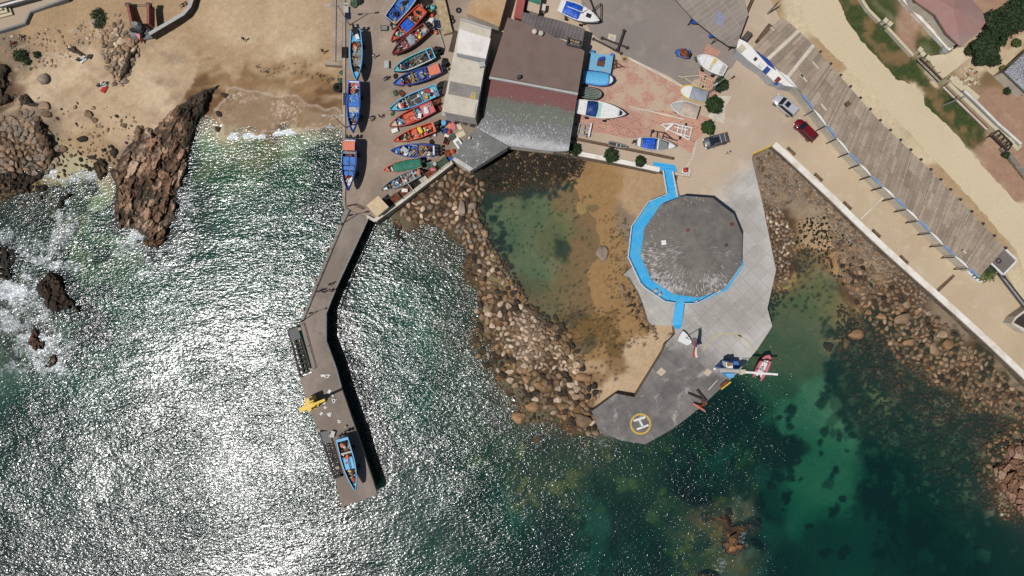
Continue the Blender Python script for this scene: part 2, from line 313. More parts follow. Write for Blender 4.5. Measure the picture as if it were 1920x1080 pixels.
for k in range(110):
    x, y = RNG.uniform(0, 220), RNG.uniform(340, 700)
    blob(GC, x, y, RNG.uniform(6, 26), RNG.uniform(6, 18), RNG.uniform(0, 3), (CP['weed'], CP['darkrock'], CP['weed2'])[k % 3], .85, .5, .6, k + 61)
for k in range(70):
    x, y = RNG.uniform(1250, 1430), RNG.uniform(920, 1080)
    blob(GC, x, y, RNG.uniform(8, 26), RNG.uniform(6, 16), RNG.uniform(0, 3), ((.20, .13, .02), (.10, .07, .03), CP['weed2'], C(120, 88, 58))[k % 4], .8, .5, .6, k + 161)
for k in range(70):
    x, y = RNG.uniform(1380, 1640), RNG.uniform(760, 1000)
    if 1490 < x < 1620 and RNG.random() < .75: continue
    blob(GC, x, y, RNG.uniform(6, 20), RNG.uniform(5, 14), RNG.uniform(0, 3), CP['weed'], .9, .5, .7, k + 7)
for k in range(120):
    t = RNG.random(); x, y = 870 + 240 * t + RNG.normal(0, 22), 600 + 220 * t + RNG.normal(0, 22)
    blob(GC, x, y, RNG.uniform(5, 16), RNG.uniform(4, 12), RNG.uniform(0, 3), (CP['brownrock_shade'], CP['weed2'], C(130, 98, 60))[k % 3], .8, .5, .6, k + 5)
for k in range(160):
    x, y = RNG.uniform(880, 1420), RNG.uniform(830, 1080)
    blob(GC, x, y, RNG.uniform(8, 30), RNG.uniform(6, 18), RNG.uniform(0, 3), (.24, .14, .04) if RNG.random() < .3 and y < 980 else CP['weed'] if RNG.random() < .5 else (.10, .075, .02) if RNG.random() < .4 else (.05, .06, .02), .8, .6, .7, k + 90)
for k in range(90):
    t = RNG.random(); x, y = (905 + 45 * t + RNG.normal(0, 8), 345 + 150 * t + RNG.normal(0, 10)) if k % 2 else (930 + 160 * t, 362 - 16 * t + RNG.normal(0, 8))
    blob(GC, x, y, RNG.uniform(4, 12), RNG.uniform(3, 9), RNG.uniform(0, 3), CP['weed'], .9, .5, .6, k + 11)
for k in range(260):
    x, y = RNG.uniform(915, 1110), RNG.uniform(365, 590)
    blob(GC, x, y, RNG.uniform(1.5, 4), RNG.uniform(1.5, 4), 0, CP['weed2'], .8, .5, .3, k)
for k in range(260):
    x, y = RNG.normal(1160, 13), RNG.uniform(400, 560)
    blob(GC, x, y, RNG.uniform(1, 2.6), RNG.uniform(1, 2.2), 0, CP['darkrock'], .75, .5, .5, k)
for k in range(420):
    x, y = RNG.uniform(1040, 1215), RNG.uniform(570, 650)
    blob(GC, x, y, RNG.uniform(1.2, 3.6), RNG.uniform(1, 2.8), 0, CP['darkrock'] if RNG.random() < .75 else CP['poolsand'], .75, .5, .5, k + 33)
for k in range(60):
    x, y = RNG.uniform(1090, 1210), RNG.uniform(640, 720)
    if x + y * .8 > 1728: continue
    blob(GC, x, y, RNG.uniform(2, 5), RNG.uniform(1.5, 4), 0, CP['darkrock'], .7, .5, .5, k + 303)
for k in range(240):
    x, y = RNG.uniform(1420, 1560), RNG.uniform(440, 600)
    blob(GC, x, y, RNG.uniform(2, 6), RNG.uniform(2, 6), 0, CP['darkrock'], .55, .6, .5, k + 303)
for k in range(150):      # line of washed-up weed along the high-tide mark
    t = RNG.random(); x = 480 + 160 * t; y = 122 + 12 * math.sin(t * 9) + t * 18 + RNG.normal(0, 3.5) + (16 if .35 < t < .7 and RNG.random() < .4 else 0)
    blob(GC, x, y, RNG.uniform(1, 3.2), RNG.uniform(.8, 1.8), RNG.uniform(0, 3), CP['darkrock'], .85, .5, .4, k)
for k in range(70): blob(GC, RNG.uniform(330, 640), RNG.uniform(60, 200), RNG.uniform(14, 50), RNG.uniform(4, 12), RNG.uniform(-.5, .1), CP['sandpale' if RNG.random() < .5 else 'sandtan'], .35, .8, .6, k)
for k in range(120): blob(GC, RNG.uniform(0, 330), RNG.uniform(40, 260), RNG.uniform(8, 30), RNG.uniform(4, 14), RNG.uniform(-.8, .8), CP[('sandpale', 'gravel', 'sandtan', 'dirt')[k % 4]], .4, .8, .6, k)
for k in range(160): blob(GC, RNG.uniform(1480, 1920), RNG.uniform(0, 560), RNG.uniform(20, 60), RNG.uniform(8, 20), .75, CP[('road', 'sandpale', 'sandtan')[k % 3]], .16, .9, .5, k) if k < 90 else None
GRASSP = [(1552, -20), (1590, 42), (1620, 77), (1655, 115), (1687, 147), (1715, 158), (1732, 176), (1738, 195), (1770, 225), (1800, 255), (1825, 276), (1846, 272), (1850, 250), (1800, 187), (1755, 155), (1717, 110), (1652, 42), (1607, -20)]
gi = np.where((GX.ravel() > 1500) & (GX.ravel() < 1900) & (GY.ravel() < 300) & (GY.ravel() > -60))[0]
xx, yy = GX.ravel()[gi], GY.ravel()[gi]
gd = sdf(xx, yy, GRASSP) + (fbm(xx / 9, yy / 9, 4, 77) - .5) * 14; g = sstep(-3, 7, gd)[:, None]
gm = fbm(xx / 22, yy / 22, 4, 71)[:, None]; gcol = np.array(CP['grass']) * sstep(.35, .6, gm) * (.6 + .8 * fbm(xx / 3, yy / 3, 2, 4)[:, None]) + np.array(CP['dry']) * (1 - sstep(.35, .6, gm))
GC[gi] = GC[gi] * (1 - g) + gcol * g
blob(GC, 1752, 158, 13, 4, .75, CP['sandpale'], 1, .3, .2, 5)
wi = np.where((GX.ravel() > 400) & (GX.ravel() < 650) & (GY.ravel() > 150) & (GY.ravel() < 260))[0]; wx2, wy2 = GX.ravel()[wi], GY.ravel()[wi]
WASH = [(405, 205), (430, 168), (470, 172), (520, 178), (560, 184), (590, 202), (640, 206), (640, 236), (560, 242), (480, 250), (420, 254)]
wd = sdf(wx2, wy2, WASH) + (fbm(wx2 / 18, wy2 / 18, 3, 5) - .5) * 16; q1, q2, _, _, _ = worley(wx2 / 9 + fbm(wx2 / 8, wy2 / 8, 3, 2) * 3, wy2 / 6 + fbm(wx2 / 7, wy2 / 7, 3, 9) * 3, 3)
lace = (1 - sstep(.03, .22, q2 - q1)) * sstep(.45, .62, fbm(wx2 / 26, wy2 / 20, 3, 14)) * sstep(0, 10, wd) * .75; edge_ = np.exp(-(wd / 2.2) ** 2) * .55
lw = np.maximum(lace, edge_)[:, None]; wz = (sstep(0, 6, wd) * .55)[:, None]; GC[wi] = GC[wi] * (1 - wz) + np.array(CP['wash']) * wz; GC[wi] = GC[wi] * (1 - lw) + np.array(C(208, 188, 168)) * lw
GC *= ((0.84 + .32 * fbm(GX.ravel() / 2.6, GY.ravel() / 2.6, 2, 2)) * (.90 + .2 * fbm(GX.ravel() / 9, GY.ravel() / 6, 3, 12)))[:, None]
def grid_mesh(name, X, Y, Z, mats, cols=None, keep=None, smooth=True, extra=None):
    ny, nx = X.shape; d = (H - Z) / F
    co = np.stack([(X - 960) * d, (540 - Y) * d, Z], -1).reshape(-1, 3).astype(np.float32)
    i = np.arange(ny * nx).reshape(ny, nx); q = np.stack([i[1:, :-1], i[1:, 1:], i[:-1, 1:], i[:-1, :-1]], -1).reshape(-1, 4)
    if keep is not None:
        k = keep.reshape(ny, nx); kk = (k[1:, :-1] & k[1:, 1:] & k[:-1, 1:] & k[:-1, :-1]).reshape(-1); q = q[kk]
        used = np.unique(q); mp = np.zeros(ny * nx, int); mp[used] = np.arange(used.size); q = mp[q]; co = co[used]
        if cols is not None: cols = cols[used]
        if extra is not None: extra = extra[used]
    me = bpy.data.meshes.new(name); me.vertices.add(len(co)); me.vertices.foreach_set('co', co.ravel())
    me.loops.add(q.size); me.loops.foreach_set('vertex_index', q.ravel().astype(np.int32))
    me.polygons.add(len(q)); me.polygons.foreach_set('loop_start', np.arange(0, q.size, 4, dtype=np.int32))
    me.polygons.foreach_set('use_smooth', np.full(len(q), smooth)); me.update(); me.validate()
    if cols is not None:
        a = me.attributes.new('tint', 'FLOAT_COLOR', 'POINT'); a.data.foreach_set('color', np.concatenate([cols, np.ones((len(cols), 1))], 1).astype(np.float32).ravel())
    if extra is not None:
        a = me.attributes.new('foam', 'FLOAT', 'POINT'); a.data.foreach_set('value', extra.astype(np.float32).ravel())
    for m in mats: me.materials.append(m)
    o = bpy.data.objects.new(name, me); COL.objects.link(o); return o
def tint_mat(key, rough=.9, spec=.2, fine=14, amt=.22, bump=.02, tidal=False):
    m = bpy.data.materials.new(key); t, N, L, B = nodes(m)
    a = N.new('ShaderNodeAttribute'); a.attribute_name = 'tint'
    tc = N.new('ShaderNodeTexCoord'); n = N.new('ShaderNodeTexNoise'); n.inputs['Scale'].default_value = fine; n.inputs['Detail'].default_value = 4
    L.new(tc.outputs['Object'], n.inputs['Vector'])
    r = N.new('ShaderNodeMapRange'); r.inputs[1].default_value = .3; r.inputs[2].default_value = .7; r.inputs[3].default_value = 1 - amt; r.inputs[4].default_value = 1 + amt
    L.new(n.outputs[0], r.inputs[0]); h = N.new('ShaderNodeHueSaturation'); L.new(a.outputs['Color'], h.inputs['Color']); L.new(r.outputs[0], h.inputs['Value'])
    L.new(h.outputs[0], B.inputs['Base Color']); B.inputs['Roughness'].default_value = rough; B.inputs['Specular IOR Level'].default_value = spec
    b = N.new('ShaderNodeBump'); b.inputs['Distance'].default_value = bump; L.new(n.outputs[0], b.inputs['Height']); L.new(b.outputs[0], B.inputs['Normal'])
    return m
structure(grid_mesh('ground', GX, GY, GZ, [tint_mat('ground')], GC))
def zt(px, py):
    i = np.clip(np.searchsorted(gx, px) - 1, 0, len(gx) - 2); j = np.clip(np.searchsorted(gy, py) - 1, 0, len(gy) - 2)
    fx = (px - gx[i]) / (gx[i + 1] - gx[i]); fy = (py - gy[j]) / (gy[j + 1] - gy[j])
    return (GZ[j, i] * (1 - fx) + GZ[j, i + 1] * fx) * (1 - fy) + (GZ[j + 1, i] * (1 - fx) + GZ[j + 1, i + 1] * fx) * fy

# ---------------------------------------------------------------- sea: closed body of absorbing water with a rippled skin
wx_ = axis(-210, 2130, 3.5, (300, 2500, 13000)); wy_ = axis(-180, 1260, 3.5, (300, 2500, 13000))
WX, WY = np.meshgrid(wx_, wy_); fx, fy = WX.ravel(), WY.ravel(); foam = np.zeros(fx.size)
FOAM = [(50, 560, 70, 60, .2, .62), (80, 650, 75, 50, .2, .6), (120, 430, 30, 60, .2, .5), (60, 470, 70, 30, 0, .5), (250, 470, 60, 30, 0, .55), (330, 470, 40, 40, 0, .4), (350, 380, 22, 60, 0, .45), (150, 330, 70, 16, -.1, .7), (20, 450, 40, 30, 0, .5), (300, 500, 60, 24, -.2, .45), (430, 255, 30, 8, 0, 1.2), (480, 254, 44, 8, -.06, 1.5), (530, 249, 40, 7, -.14, 1.35), (585, 242, 40, 6, -.15, .8), (620, 237, 26, 6, -.1, .7), (125, 318, 40, 8, -.2, .9), (170, 310, 40, 12, -.2, .75), (90, 328, 24, 8, 0, .6), (215, 300, 22, 14, .3, .4),
        (120, 380, 24, 7, -.3, .85), (110, 400, 8, 18, 0, .9), (108, 440, 18, 26, .3, .7), (90, 495, 40, 16, .2, .75), (130, 500, 34, 20, 0, .5), (25, 545, 42, 34, .2, 1), (20, 600, 50, 40, 0, .8), (55, 600, 20, 40, 0, .6), (70, 640, 50, 30, .3, .8), (95, 690, 44, 22, .2, .75), (30, 690, 40, 22, 0, .55),
        (255, 440, 22, 14, 0, .9), (245, 455, 14, 16, 0, .7), (250, 478, 50, 16, 0, .45), (300, 480, 14, 26, -.3, .5), (262, 515, 34, 14, -.3, .6), (345, 300, 10, 40, 0, .3), (360, 390, 22, 40, 0, .3), (340, 440, 18, 30, 0, .3),
        (1680, 625, 26, 16, .6, .35), (1690, 660, 24, 14, .5, .35), (1660, 640, 20, 10, 0, .3), (1878, 765, 10, 16, .3, .6), (1710, 690, 16, 12, 0, .4), (1830, 690, 20, 8, .6, .3),
        (1390, 1010, 24, 30, 0, .3), (1350, 1060, 20, 18, 0, .4), (1300, 1010, 22, 14, 0, .2), (1020, 555, 20, 8, 0, .0), (745, 465, 30, 20, 0, .3), (800, 470, 40, 16, 0, .25), (830, 440, 26, 14, 0, .25), (870, 560, 18, 26, 0, .2), (1010, 760, 30, 12, .5, .35), (1130, 830, 30, 12, .4, .35), (960, 760, 30, 20, 0, .3), (900, 660, 20, 26, 0, .25)]
for (cx, cy, rx, ry, ro, a) in FOAM:
    ca, sa = math.cos(ro), math.sin(ro); x = fx - cx; y = fy - cy
    i = np.where((abs(x) < 120) & (abs(y) < 120))[0]; u = (x[i] * ca + y[i] * sa) / rx; v = (-x[i] * sa + y[i] * ca) / ry
    d = np.hypot(u, v) + (fbm(fx[i] / 14, fy[i] / 14, 4, 31) - .5) * 1.3
    foam[i] = np.maximum(foam[i], a * (1 - sstep(.35, 1.15, d)))
m = bpy.data.materials.new('sea_water'); t, N, L, B = nodes(m); N.remove(B); out = [n for n in N if n.type == 'OUTPUT_MATERIAL'][0]
tc = N.new('ShaderNodeTexCoord')
def noise(scale, detail, rot=0, st=(1, 1, 1), dist=0.0, ro=.55):
    mp = N.new('ShaderNodeMapping'); mp.inputs['Scale'].default_value = st; mp.inputs['Rotation'].default_value = (0, 0, rot); L.new(tc.outputs['Object'], mp.inputs[0])
    n = N.new('ShaderNodeTexNoise'); n.inputs['Scale'].default_value = scale; n.inputs['Detail'].default_value = detail; n.inputs['Distortion'].default_value = dist; n.inputs['Roughness'].default_value = ro
    L.new(mp.outputs[0], n.inputs['Vector']); return n.outputs[0]
def math_(op, a, b):
    q = N.new('ShaderNodeMath'); q.operation = op
    for k, x in enumerate((a, b)):
        if hasattr(x, 'links'): L.new(x, q.inputs[k])
        else: q.inputs[k].default_value = x
    return q.outputs[0]
n1 = noise(1.75, 2, -.35, (.85, 1.75, 1), .45, .6); n2 = noise(.16, 2, -.5, (1, 1.9, 1), .3); n3 = noise(.03, 2, .3)
hgt = math_('ADD', math_('MULTIPLY', n1, WAVE[0]), math_('MULTIPLY', n2, WAVE[1]))
calm = N.new('ShaderNodeMapRange'); calm.inputs[1].default_value = .38; calm.inputs[2].default_value = .62; calm.inputs[3].default_value = .4; calm.inputs[4].default_value = 1.15
L.new(n3, calm.inputs[0]); rip = N.new('ShaderNodeAttribute'); rip.attribute_name = 'shelter'; hgt = math_('MULTIPLY', math_('MULTIPLY', hgt, calm.outputs[0]), math_('SUBTRACT', 1.0, rip.outputs['Fac']))
bp = N.new('ShaderNodeBump'); bp.inputs['Strength'].default_value = 1.0; bp.inputs['Distance'].default_value = 1.0; L.new(hgt, bp.inputs['Height'])
gl = N.new('ShaderNodeBsdfGlossy'); gl.distribution = 'GGX'; gl.inputs['Roughness'].default_value = WAVE[2]; gl.inputs['Color'].default_value = (1, 1, 1, 1); L.new(bp.outputs[0], gl.inputs['Normal'])
tr = N.new('ShaderNodeBsdfTransparent'); tr.inputs[0].default_value = (1, 1, 1, 1)
df = N.new('ShaderNodeBsdfDiffuse'); df.inputs[0].default_value = (.005, .044, .042, 1)
m1 = N.new('ShaderNodeMixShader'); m1.inputs[0].default_value = .2; L.new(tr.outputs[0], m1.inputs[1]); L.new(df.outputs[0], m1.inputs[2])
fo = N.new('ShaderNodeBsdfDiffuse'); fo.inputs[0].default_value = (.60, .63, .64, 1)
fa = N.new('ShaderNodeAttribute'); fa.attribute_name = 'foam'
fn = noise(.55, 9, .4, (1, 1.6, 1), 3.2, .74); fn2 = noise(.25, 5, .1, (1, 1, 1), 2.5)
q = math_('ADD', math_('MULTIPLY', fa.outputs['Fac'], .95), math_('SUBTRACT', math_('ADD', math_('MULTIPLY', fn, 2.3), math_('MULTIPLY', fn2, .9)), 1.9))
fr = N.new('ShaderNodeMapRange'); fr.inputs[1].default_value = .05; fr.inputs[2].default_value = .85; fr.inputs[4].default_value = .85; L.new(q, fr.inputs[0]); fcl = N.new('ShaderNodeMath'); fcl.operation = 'MULTIPLY'; fcl.use_clamp = True; fcl.inputs[1].default_value = 3.0; L.new(fa.outputs['Fac'], fcl.inputs[0]); frm = math_('MULTIPLY', fr.outputs[0], fcl.outputs[0])
m2 = N.new('ShaderNodeMixShader'); L.new(frm, m2.inputs[0]); L.new(m1.outputs[0], m2.inputs[1]); L.new(fo.outputs[0], m2.inputs[2])
fz = N.new('ShaderNodeFresnel'); fz.inputs['IOR'].default_value = 1.45; L.new(bp.outputs[0], fz.inputs['Normal'])
m3 = N.new('ShaderNodeMixShader'); L.new(fz.outputs[0], m3.inputs[0]); L.new(m2.outputs[0], m3.inputs[1]); L.new(gl.outputs[0], m3.inputs[2])
L.new(m3.outputs[0], out.inputs['Surface'])
va = N.new('ShaderNodeVolumeAbsorption'); va.inputs['Color'].default_value = (.0, .66, .60, 1); va.inputs['Density'].default_value = .42; L.new(va.outputs[0], out.inputs['Volume'])
wo = grid_mesh('water', WX, WY, np.zeros(WX.shape), [m], None, None, True, foam)
sh = np.maximum(sstep(-14, 12, sdf(fx, fy, [(890, 330), (1010, 330), (1200, 300), (1240, 560), (1200, 700), (1080, 650), (985, 590), (930, 520), (900, 430)])) * .72, sstep(-60, 120, sdf(fx, fy, [(1400, 540), (1700, 500), (2000, 760), (2000, 1200), (1480, 1200), (1500, 820)])) * .35)
sh = sh * (1 - sstep(.3, 1, 1 - np.hypot((fx - 1022) / 60, (fy - 528) / 45)) * .8)
at_ = wo.data.attributes.new('shelter', 'FLOAT', 'POINT'); at_.data.foreach_set('value', sh.astype(np.float32))
bm = bmesh.new(); bm.from_mesh(wo.data); be = [e for e in bm.edges if e.is_boundary]
r = bmesh.ops.extrude_edge_only(bm, edges=be); vv = [g for g in r['geom'] if isinstance(g, bmesh.types.BMVert)]
for v in vv: v.co.z = -18
ee = [e for e in bm.edges if e.is_boundary]; bmesh.ops.holes_fill(bm, edges=ee, sides=0)
bmesh.ops.recalc_face_normals(bm, faces=bm.faces); bm.to_mesh(wo.data); bm.free(); structure(wo)
# ---------------------------------------------------------------- rock outcrops: cracked height fields with real thickness
rock_tint = tint_mat('rock_tint', .88, .3, 7, .28, .05)
def outcrop(name, label, poly, hmax, cell, edge, cols, seed, step=1.3, dark=None, sink=.5, aniso=1.0, rot=0.0, group=None, wet=.35, slope=None, dep=0.0):
    xs = [p[0] for p in poly]; ys = [p[1] for p in poly]
    X, Y = np.meshgrid(np.arange(min(xs) - 10, max(xs) + 10, step), np.arange(min(ys) - 10, max(ys) + 10, step)); x, y = X.ravel(), Y.ravel()
    d = sdf(x, y, poly) + (fbm(x / 16, y / 16, 4, seed) - .5) * edge * 2.2
    ca, sa = math.cos(rot), math.sin(rot); u = (x * ca + y * sa) / cell; v = (-x * sa + y * ca) / (cell * aniso)
    ww = (fbm(x / cell, y / cell, 3, seed + 3) - .5) * .45
    f1, f2, cid, ox, oy = worley(u + ww, v - ww, seed); g1, g2, cid2, px_, py_ = worley(u * 2.1 + ww, v * 2.1 + ww, seed + 40)
    crack = sstep(.0, .075, f2 - f1) * (.72 + .28 * sstep(.0, .08, g2 - g1))
    prof = sstep(-2, edge, d); base = terrain_z_at(x, y)
    prof = prof * (.35 + .65 * sstep(0, edge * 3.2, d))
    tilt = ox * np.cos(cid * 40) * 1.1 + oy * np.sin(cid * 57) * 1.1 + (px_ * np.cos(cid2 * 40) + py_ * np.sin(cid2 * 57)) * .35
    h = prof * hmax * (.45 + .30 * cid + .35 * tilt + .25 * fbm(x / cell / 2, y / cell / 2, 3, seed + 8)) * (.5 + .5 * crack) + (cid2 - .5) * .4 * prof + (fbm(x / 3, y / 3, 3, seed + 2) - .5) * .35 * prof
    dp = sstep(.50, .62, fbm(x / 26, y / 26, 4, seed + 60) + .10 * (y - np.mean(ys)) / (max(ys) - min(ys))) * dep; h = h * (1 - .75 * dp)
    if slope: h = h * np.clip(1 + (x - np.mean(xs)) * slope[0] + (y - np.mean(ys)) * slope[1], .25, 1.8)
    z = np.maximum(base - sink, -sink * 2) * (1 - prof) + (np.maximum(base, -.3) + h) * prof - (1 - prof) * .2
    pal = np.array([C(*c) for c in cols]); k = np.clip((cid * len(pal)).astype(int), 0, len(pal) - 1); c = pal[k] * (.75 + .5 * fbm(x / 3, y / 3, 3, seed + 6))[:, None] * (.85 + .3 * cid2)[:, None]
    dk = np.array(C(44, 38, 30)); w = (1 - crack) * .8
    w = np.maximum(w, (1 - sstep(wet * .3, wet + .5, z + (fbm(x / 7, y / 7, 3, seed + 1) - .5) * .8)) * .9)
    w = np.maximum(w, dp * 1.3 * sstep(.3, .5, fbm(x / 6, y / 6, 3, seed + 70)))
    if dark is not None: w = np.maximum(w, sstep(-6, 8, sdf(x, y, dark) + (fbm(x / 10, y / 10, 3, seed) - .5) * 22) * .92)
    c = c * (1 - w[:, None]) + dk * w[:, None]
    o = grid_mesh(name, X, Y, z.reshape(X.shape), [rock_tint], c, d > -5, True)
    return tag(o, label, 'rock', group)
def terrain_z_at(x, y): return zt(np.clip(x, -200, 2120), np.clip(y, -170, 1250))
TAN = [(158, 124, 94), (146, 112, 82), (168, 136, 106), (132, 100, 74)]
BRK = [(184, 150, 124), (160, 126, 100), (198, 168, 142), (136, 104, 82), (170, 136, 112), (116, 88, 68)]
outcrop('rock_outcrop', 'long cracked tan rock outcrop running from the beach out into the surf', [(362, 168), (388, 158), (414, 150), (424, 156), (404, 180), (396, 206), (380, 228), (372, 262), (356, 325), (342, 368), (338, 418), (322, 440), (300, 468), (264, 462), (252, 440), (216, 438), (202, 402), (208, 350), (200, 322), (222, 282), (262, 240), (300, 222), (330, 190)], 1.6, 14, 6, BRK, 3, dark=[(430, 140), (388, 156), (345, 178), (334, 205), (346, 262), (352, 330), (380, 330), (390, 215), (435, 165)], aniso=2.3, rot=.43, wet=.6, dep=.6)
outcrop('rock_outcrop', 'low brown rock awash at the seaward tip of the long outcrop', [(262, 445), (300, 440), (326, 424), (330, 440), (296, 480), (284, 496), (276, 490), (286, 470), (262, 468)], 1.3, 14, 4, [(140, 104, 78), (120, 90, 66)], 9, wet=.3)
outcrop('rock_outcrop', 'dark wedge of rock with surf curling round its seaward side', [(128, 352), (146, 356), (140, 372), (120, 392), (104, 402), (98, 390), (108, 366)], 1.0, 12, 4, [(70, 58, 46), (56, 48, 40)], 12, wet=.9)
outcrop('rock_outcrop', 'large black rock surrounded by white water at the left edge of the bay', [(66, 512), (98, 502), (122, 516), (134, 546), (158, 576), (156, 598), (124, 588), (96, 600), (74, 572), (58, 545)], 1.3, 16, 5, [(66, 52, 42), (84, 62, 48)], 15, wet=.8)
outcrop('rock_outcrop', 'reddish brown reef breaking the foam below the black rock', [(50, 596), (72, 600), (82, 626), (94, 642), (84, 664), (56, 660), (44, 642), (52, 620)], .9, 10, 4, [(124, 86, 66), (100, 72, 56)], 18, wet=.2)
outcrop('rock_outcrop', 'small reddish reef half drowned in foam, lowest of the reefs at the left', [(92, 656), (112, 660), (116, 688), (94, 698), (74, 690), (84, 672)], .8, 9, 4, [(124, 86, 66), (100, 72, 56)], 19, wet=.2)
outcrop('rock_outcrop', 'small dark rock ringed by swirling foam between the black rock and the wedge', [(100, 464), (118, 460), (128, 472), (118, 488), (104, 482)], .6, 9, 4, [(80, 66, 52), (60, 50, 42)], 20, wet=.4)
outcrop('rock_outcrop', 'brown weedy rock islet alone in the green water of the bay mouth', [(1362, 936), (1386, 950), (1384, 972), (1416, 962), (1424, 990), (1402, 1010), (1410, 1030), (1384, 1052), (1352, 1044), (1340, 1010), (1344, 988), (1318, 984), (1322, 968), (1346, 958)], 1.1, 15, 8, [(150, 108, 72), (128, 92, 60), (110, 80, 52)], 22, wet=.04, dark=[(1350, 950), (1372, 950), (1382, 1000), (1356, 1000)])
outcrop('rock_outcrop', 'pale pinkish barnacled rock shelf at the lower right shore', [(1890, 822), (1930, 816), (1960, 900), (1950, 1020), (1915, 990), (1900, 965), (1880, 936), (1858, 905), (1852, 872), (1872, 860)], 1.6, 16, 6, [(168, 138, 116), (150, 116, 96), (132, 98, 76)], 25, wet=.35)
outcrop('rock_outcrop', 'tan rock tip just above the water at the bottom edge of the bay', [(1312, 1072), (1330, 1066), (1348, 1074), (1352, 1100), (1300, 1100)], .9, 12, 4, [(150, 118, 84), (130, 100, 70)], 27, wet=.1)
outcrop('rock_outcrop', 'dark shelf of rock under the grey boulder pile at the left shore', [(-20, 318), (30, 312), (62, 322), (92, 300), (108, 262), (96, 330), (62, 352), (66, 366), (40, 372), (0, 362), (-20, 360)], 1.1, 16, 5, [(70, 56, 44), (96, 74, 56)], 29, wet=.8)
outcrop('rock_outcrop', 'dark brown slanting rock face on the landward edge of the grey boulder pile', [(58, 232), (76, 220), (96, 244), (112, 286), (94, 322), (80, 292), (64, 264)], 1.5, 13, 4, [(128, 98, 74), (96, 74, 56), (70, 56, 44)], 43, wet=.2, sink=.3)
outcrop('rock_outcrop', 'purple black reef awash at the very left edge below the boulder pile', [(-20, 452), (14, 448), (38, 462), (46, 486), (30, 506), (40, 528), (10, 536), (-20, 530)], .7, 11, 5, [(66, 56, 54), (50, 44, 44)], 45, wet=.6)
outcrop('rock_outcrop', 'rounded dark weedy rock below the wedge in the green shallows', [(80, 406), (98, 402), (110, 416), (102, 430), (84, 424)], .45, 9, 4, [(54, 48, 38), (44, 40, 34)], 47, wet=.5)
outcrop('rock_outcrop', 'jagged brown rock standing in the wash beside the foot of the long outcrop', [(170, 306), (190, 292), (208, 300), (206, 328), (192, 346), (176, 338)], .8, 9, 4, [(140, 112, 88), (104, 82, 62), (72, 58, 46)], 51, wet=.3, sink=.3)
outcrop('rock_outcrop', 'broken low brown reef between the left boulder pile and the wedge rock', [(60, 345), (84, 336), (100, 350), (92, 372), (104, 384), (80, 396), (62, 378)], .6, 9, 5, [(100, 80, 62), (76, 60, 48), (60, 50, 42)], 53, wet=.45)
outcrop('rock_outcrop', 'cracked tan ledge half buried in sand below the left edge ridge', [(24, 176), (50, 170), (70, 186), (96, 196), (92, 210), (60, 206), (34, 204)], .7, 11, 4, [(166, 138, 110), (146, 118, 92), (176, 150, 122)], 55, wet=-2, sink=.3)
outcrop('rock_outcrop', 'drowned orange brown reef on the landward side of the weedy islet', [(1318, 952), (1344, 944), (1350, 968), (1336, 990), (1316, 984), (1304, 970)], .35, 10, 6, [(140, 100, 60), (110, 80, 48)], 57, wet=.05)
outcrop('rock_outcrop', 'low dark reef in the foam between the white water and the bay', [(150, 616), (168, 606), (188, 614), (180, 640), (160, 640)], .3, 9, 5, [(60, 52, 44), (50, 44, 38)], 49, wet=.5)
outcrop('rock_outcrop', 'broad low tan slab with cracks among the boulders under the beach wall', [(236, 96), (258, 86), (262, 98), (250, 116), (246, 140), (234, 152), (222, 164), (214, 158), (222, 130)], 1.1, 16, 4, [(176, 152, 124), (160, 136, 110)], 31, wet=-2, sink=.3)
outcrop('rock_outcrop', 'pale smooth slab beside the sunbathers on the upper beach', [(120, 80), (142, 78), (158, 92), (180, 100), (178, 120), (150, 112), (132, 104), (118, 96)], .55, 20, 4, [(190, 166, 136), (178, 152, 124)], 33, wet=-2, sink=.3)
outcrop('rock_outcrop', 'brown broken ridge of rock at the left edge above the boulder pile', [(-10, 118), (14, 116), (26, 128), (18, 146), (26, 158), (14, 170), (34, 180), (28, 196), (-10, 210)], 1.0, 12, 4, [(156, 122, 92), (140, 108, 80)], 35, wet=-2, sink=.3)
outcrop('rock_outcrop', 'grey brown knobbly rock cluster on the sand left of the long outcrop', [(254, 234), (272, 226), (276, 244), (266, 270), (250, 276), (244, 258)], .9, 9, 4, [(140, 116, 92), (120, 98, 78)], 37, wet=-.6, sink=.3)
outcrop('rock_outcrop', 'flat orange rock below the slipway roof corner', [(862, 318), (880, 326), (892, 316), (882, 334), (868, 344), (858, 336)], .7, 14, 4, [(176, 118, 70), (160, 104, 60)], 39, wet=-2, sink=.3)
outcrop('rock_outcrop', 'brown reef breaking the waves just beyond the corner of the quay', [(730, 406), (752, 402), (764, 420), (758, 436), (766, 452), (756, 470), (738, 464), (732, 436)], .55, 9, 4, [(120, 92, 70), (96, 74, 56)], 41, wet=.15)
# ---------------------------------------------------------------- boulders: the largest as objects, small ones as one rubble mesh
def rock_mesh(seed, sub, ang):
    bm = bmesh.new(); bmesh.ops.create_icosphere(bm, subdivisions=sub, radius=.5); r = random.Random(seed)
    pl = [(Vector((r.uniform(-1, 1), r.uniform(-1, 1), r.uniform(-.3, 1))).normalized(), r.uniform(.27, .42)) for _ in range(ang)]
    a, b, c = r.uniform(0, 9), r.uniform(0, 9), r.uniform(0, 9); sx, sy, sz = r.uniform(.9, 1.15), r.uniform(.72, .95), r.uniform(.6, .85)
    for v in bm.verts:
        for n, d in pl:
            q = v.co.dot(n) - d
            if q > 0: v.co -= n * q * .95
        k = 1 + .09 * math.sin(v.co.x * 7 + a) * math.sin(v.co.y * 7 + b) + .05 * math.sin(v.co.z * 13 + c) + .04 * math.sin(v.co.x * 17 + c)
        v.co = Vector((v.co.x * sx, v.co.y * sy, v.co.z * sz)) * k
    return bm
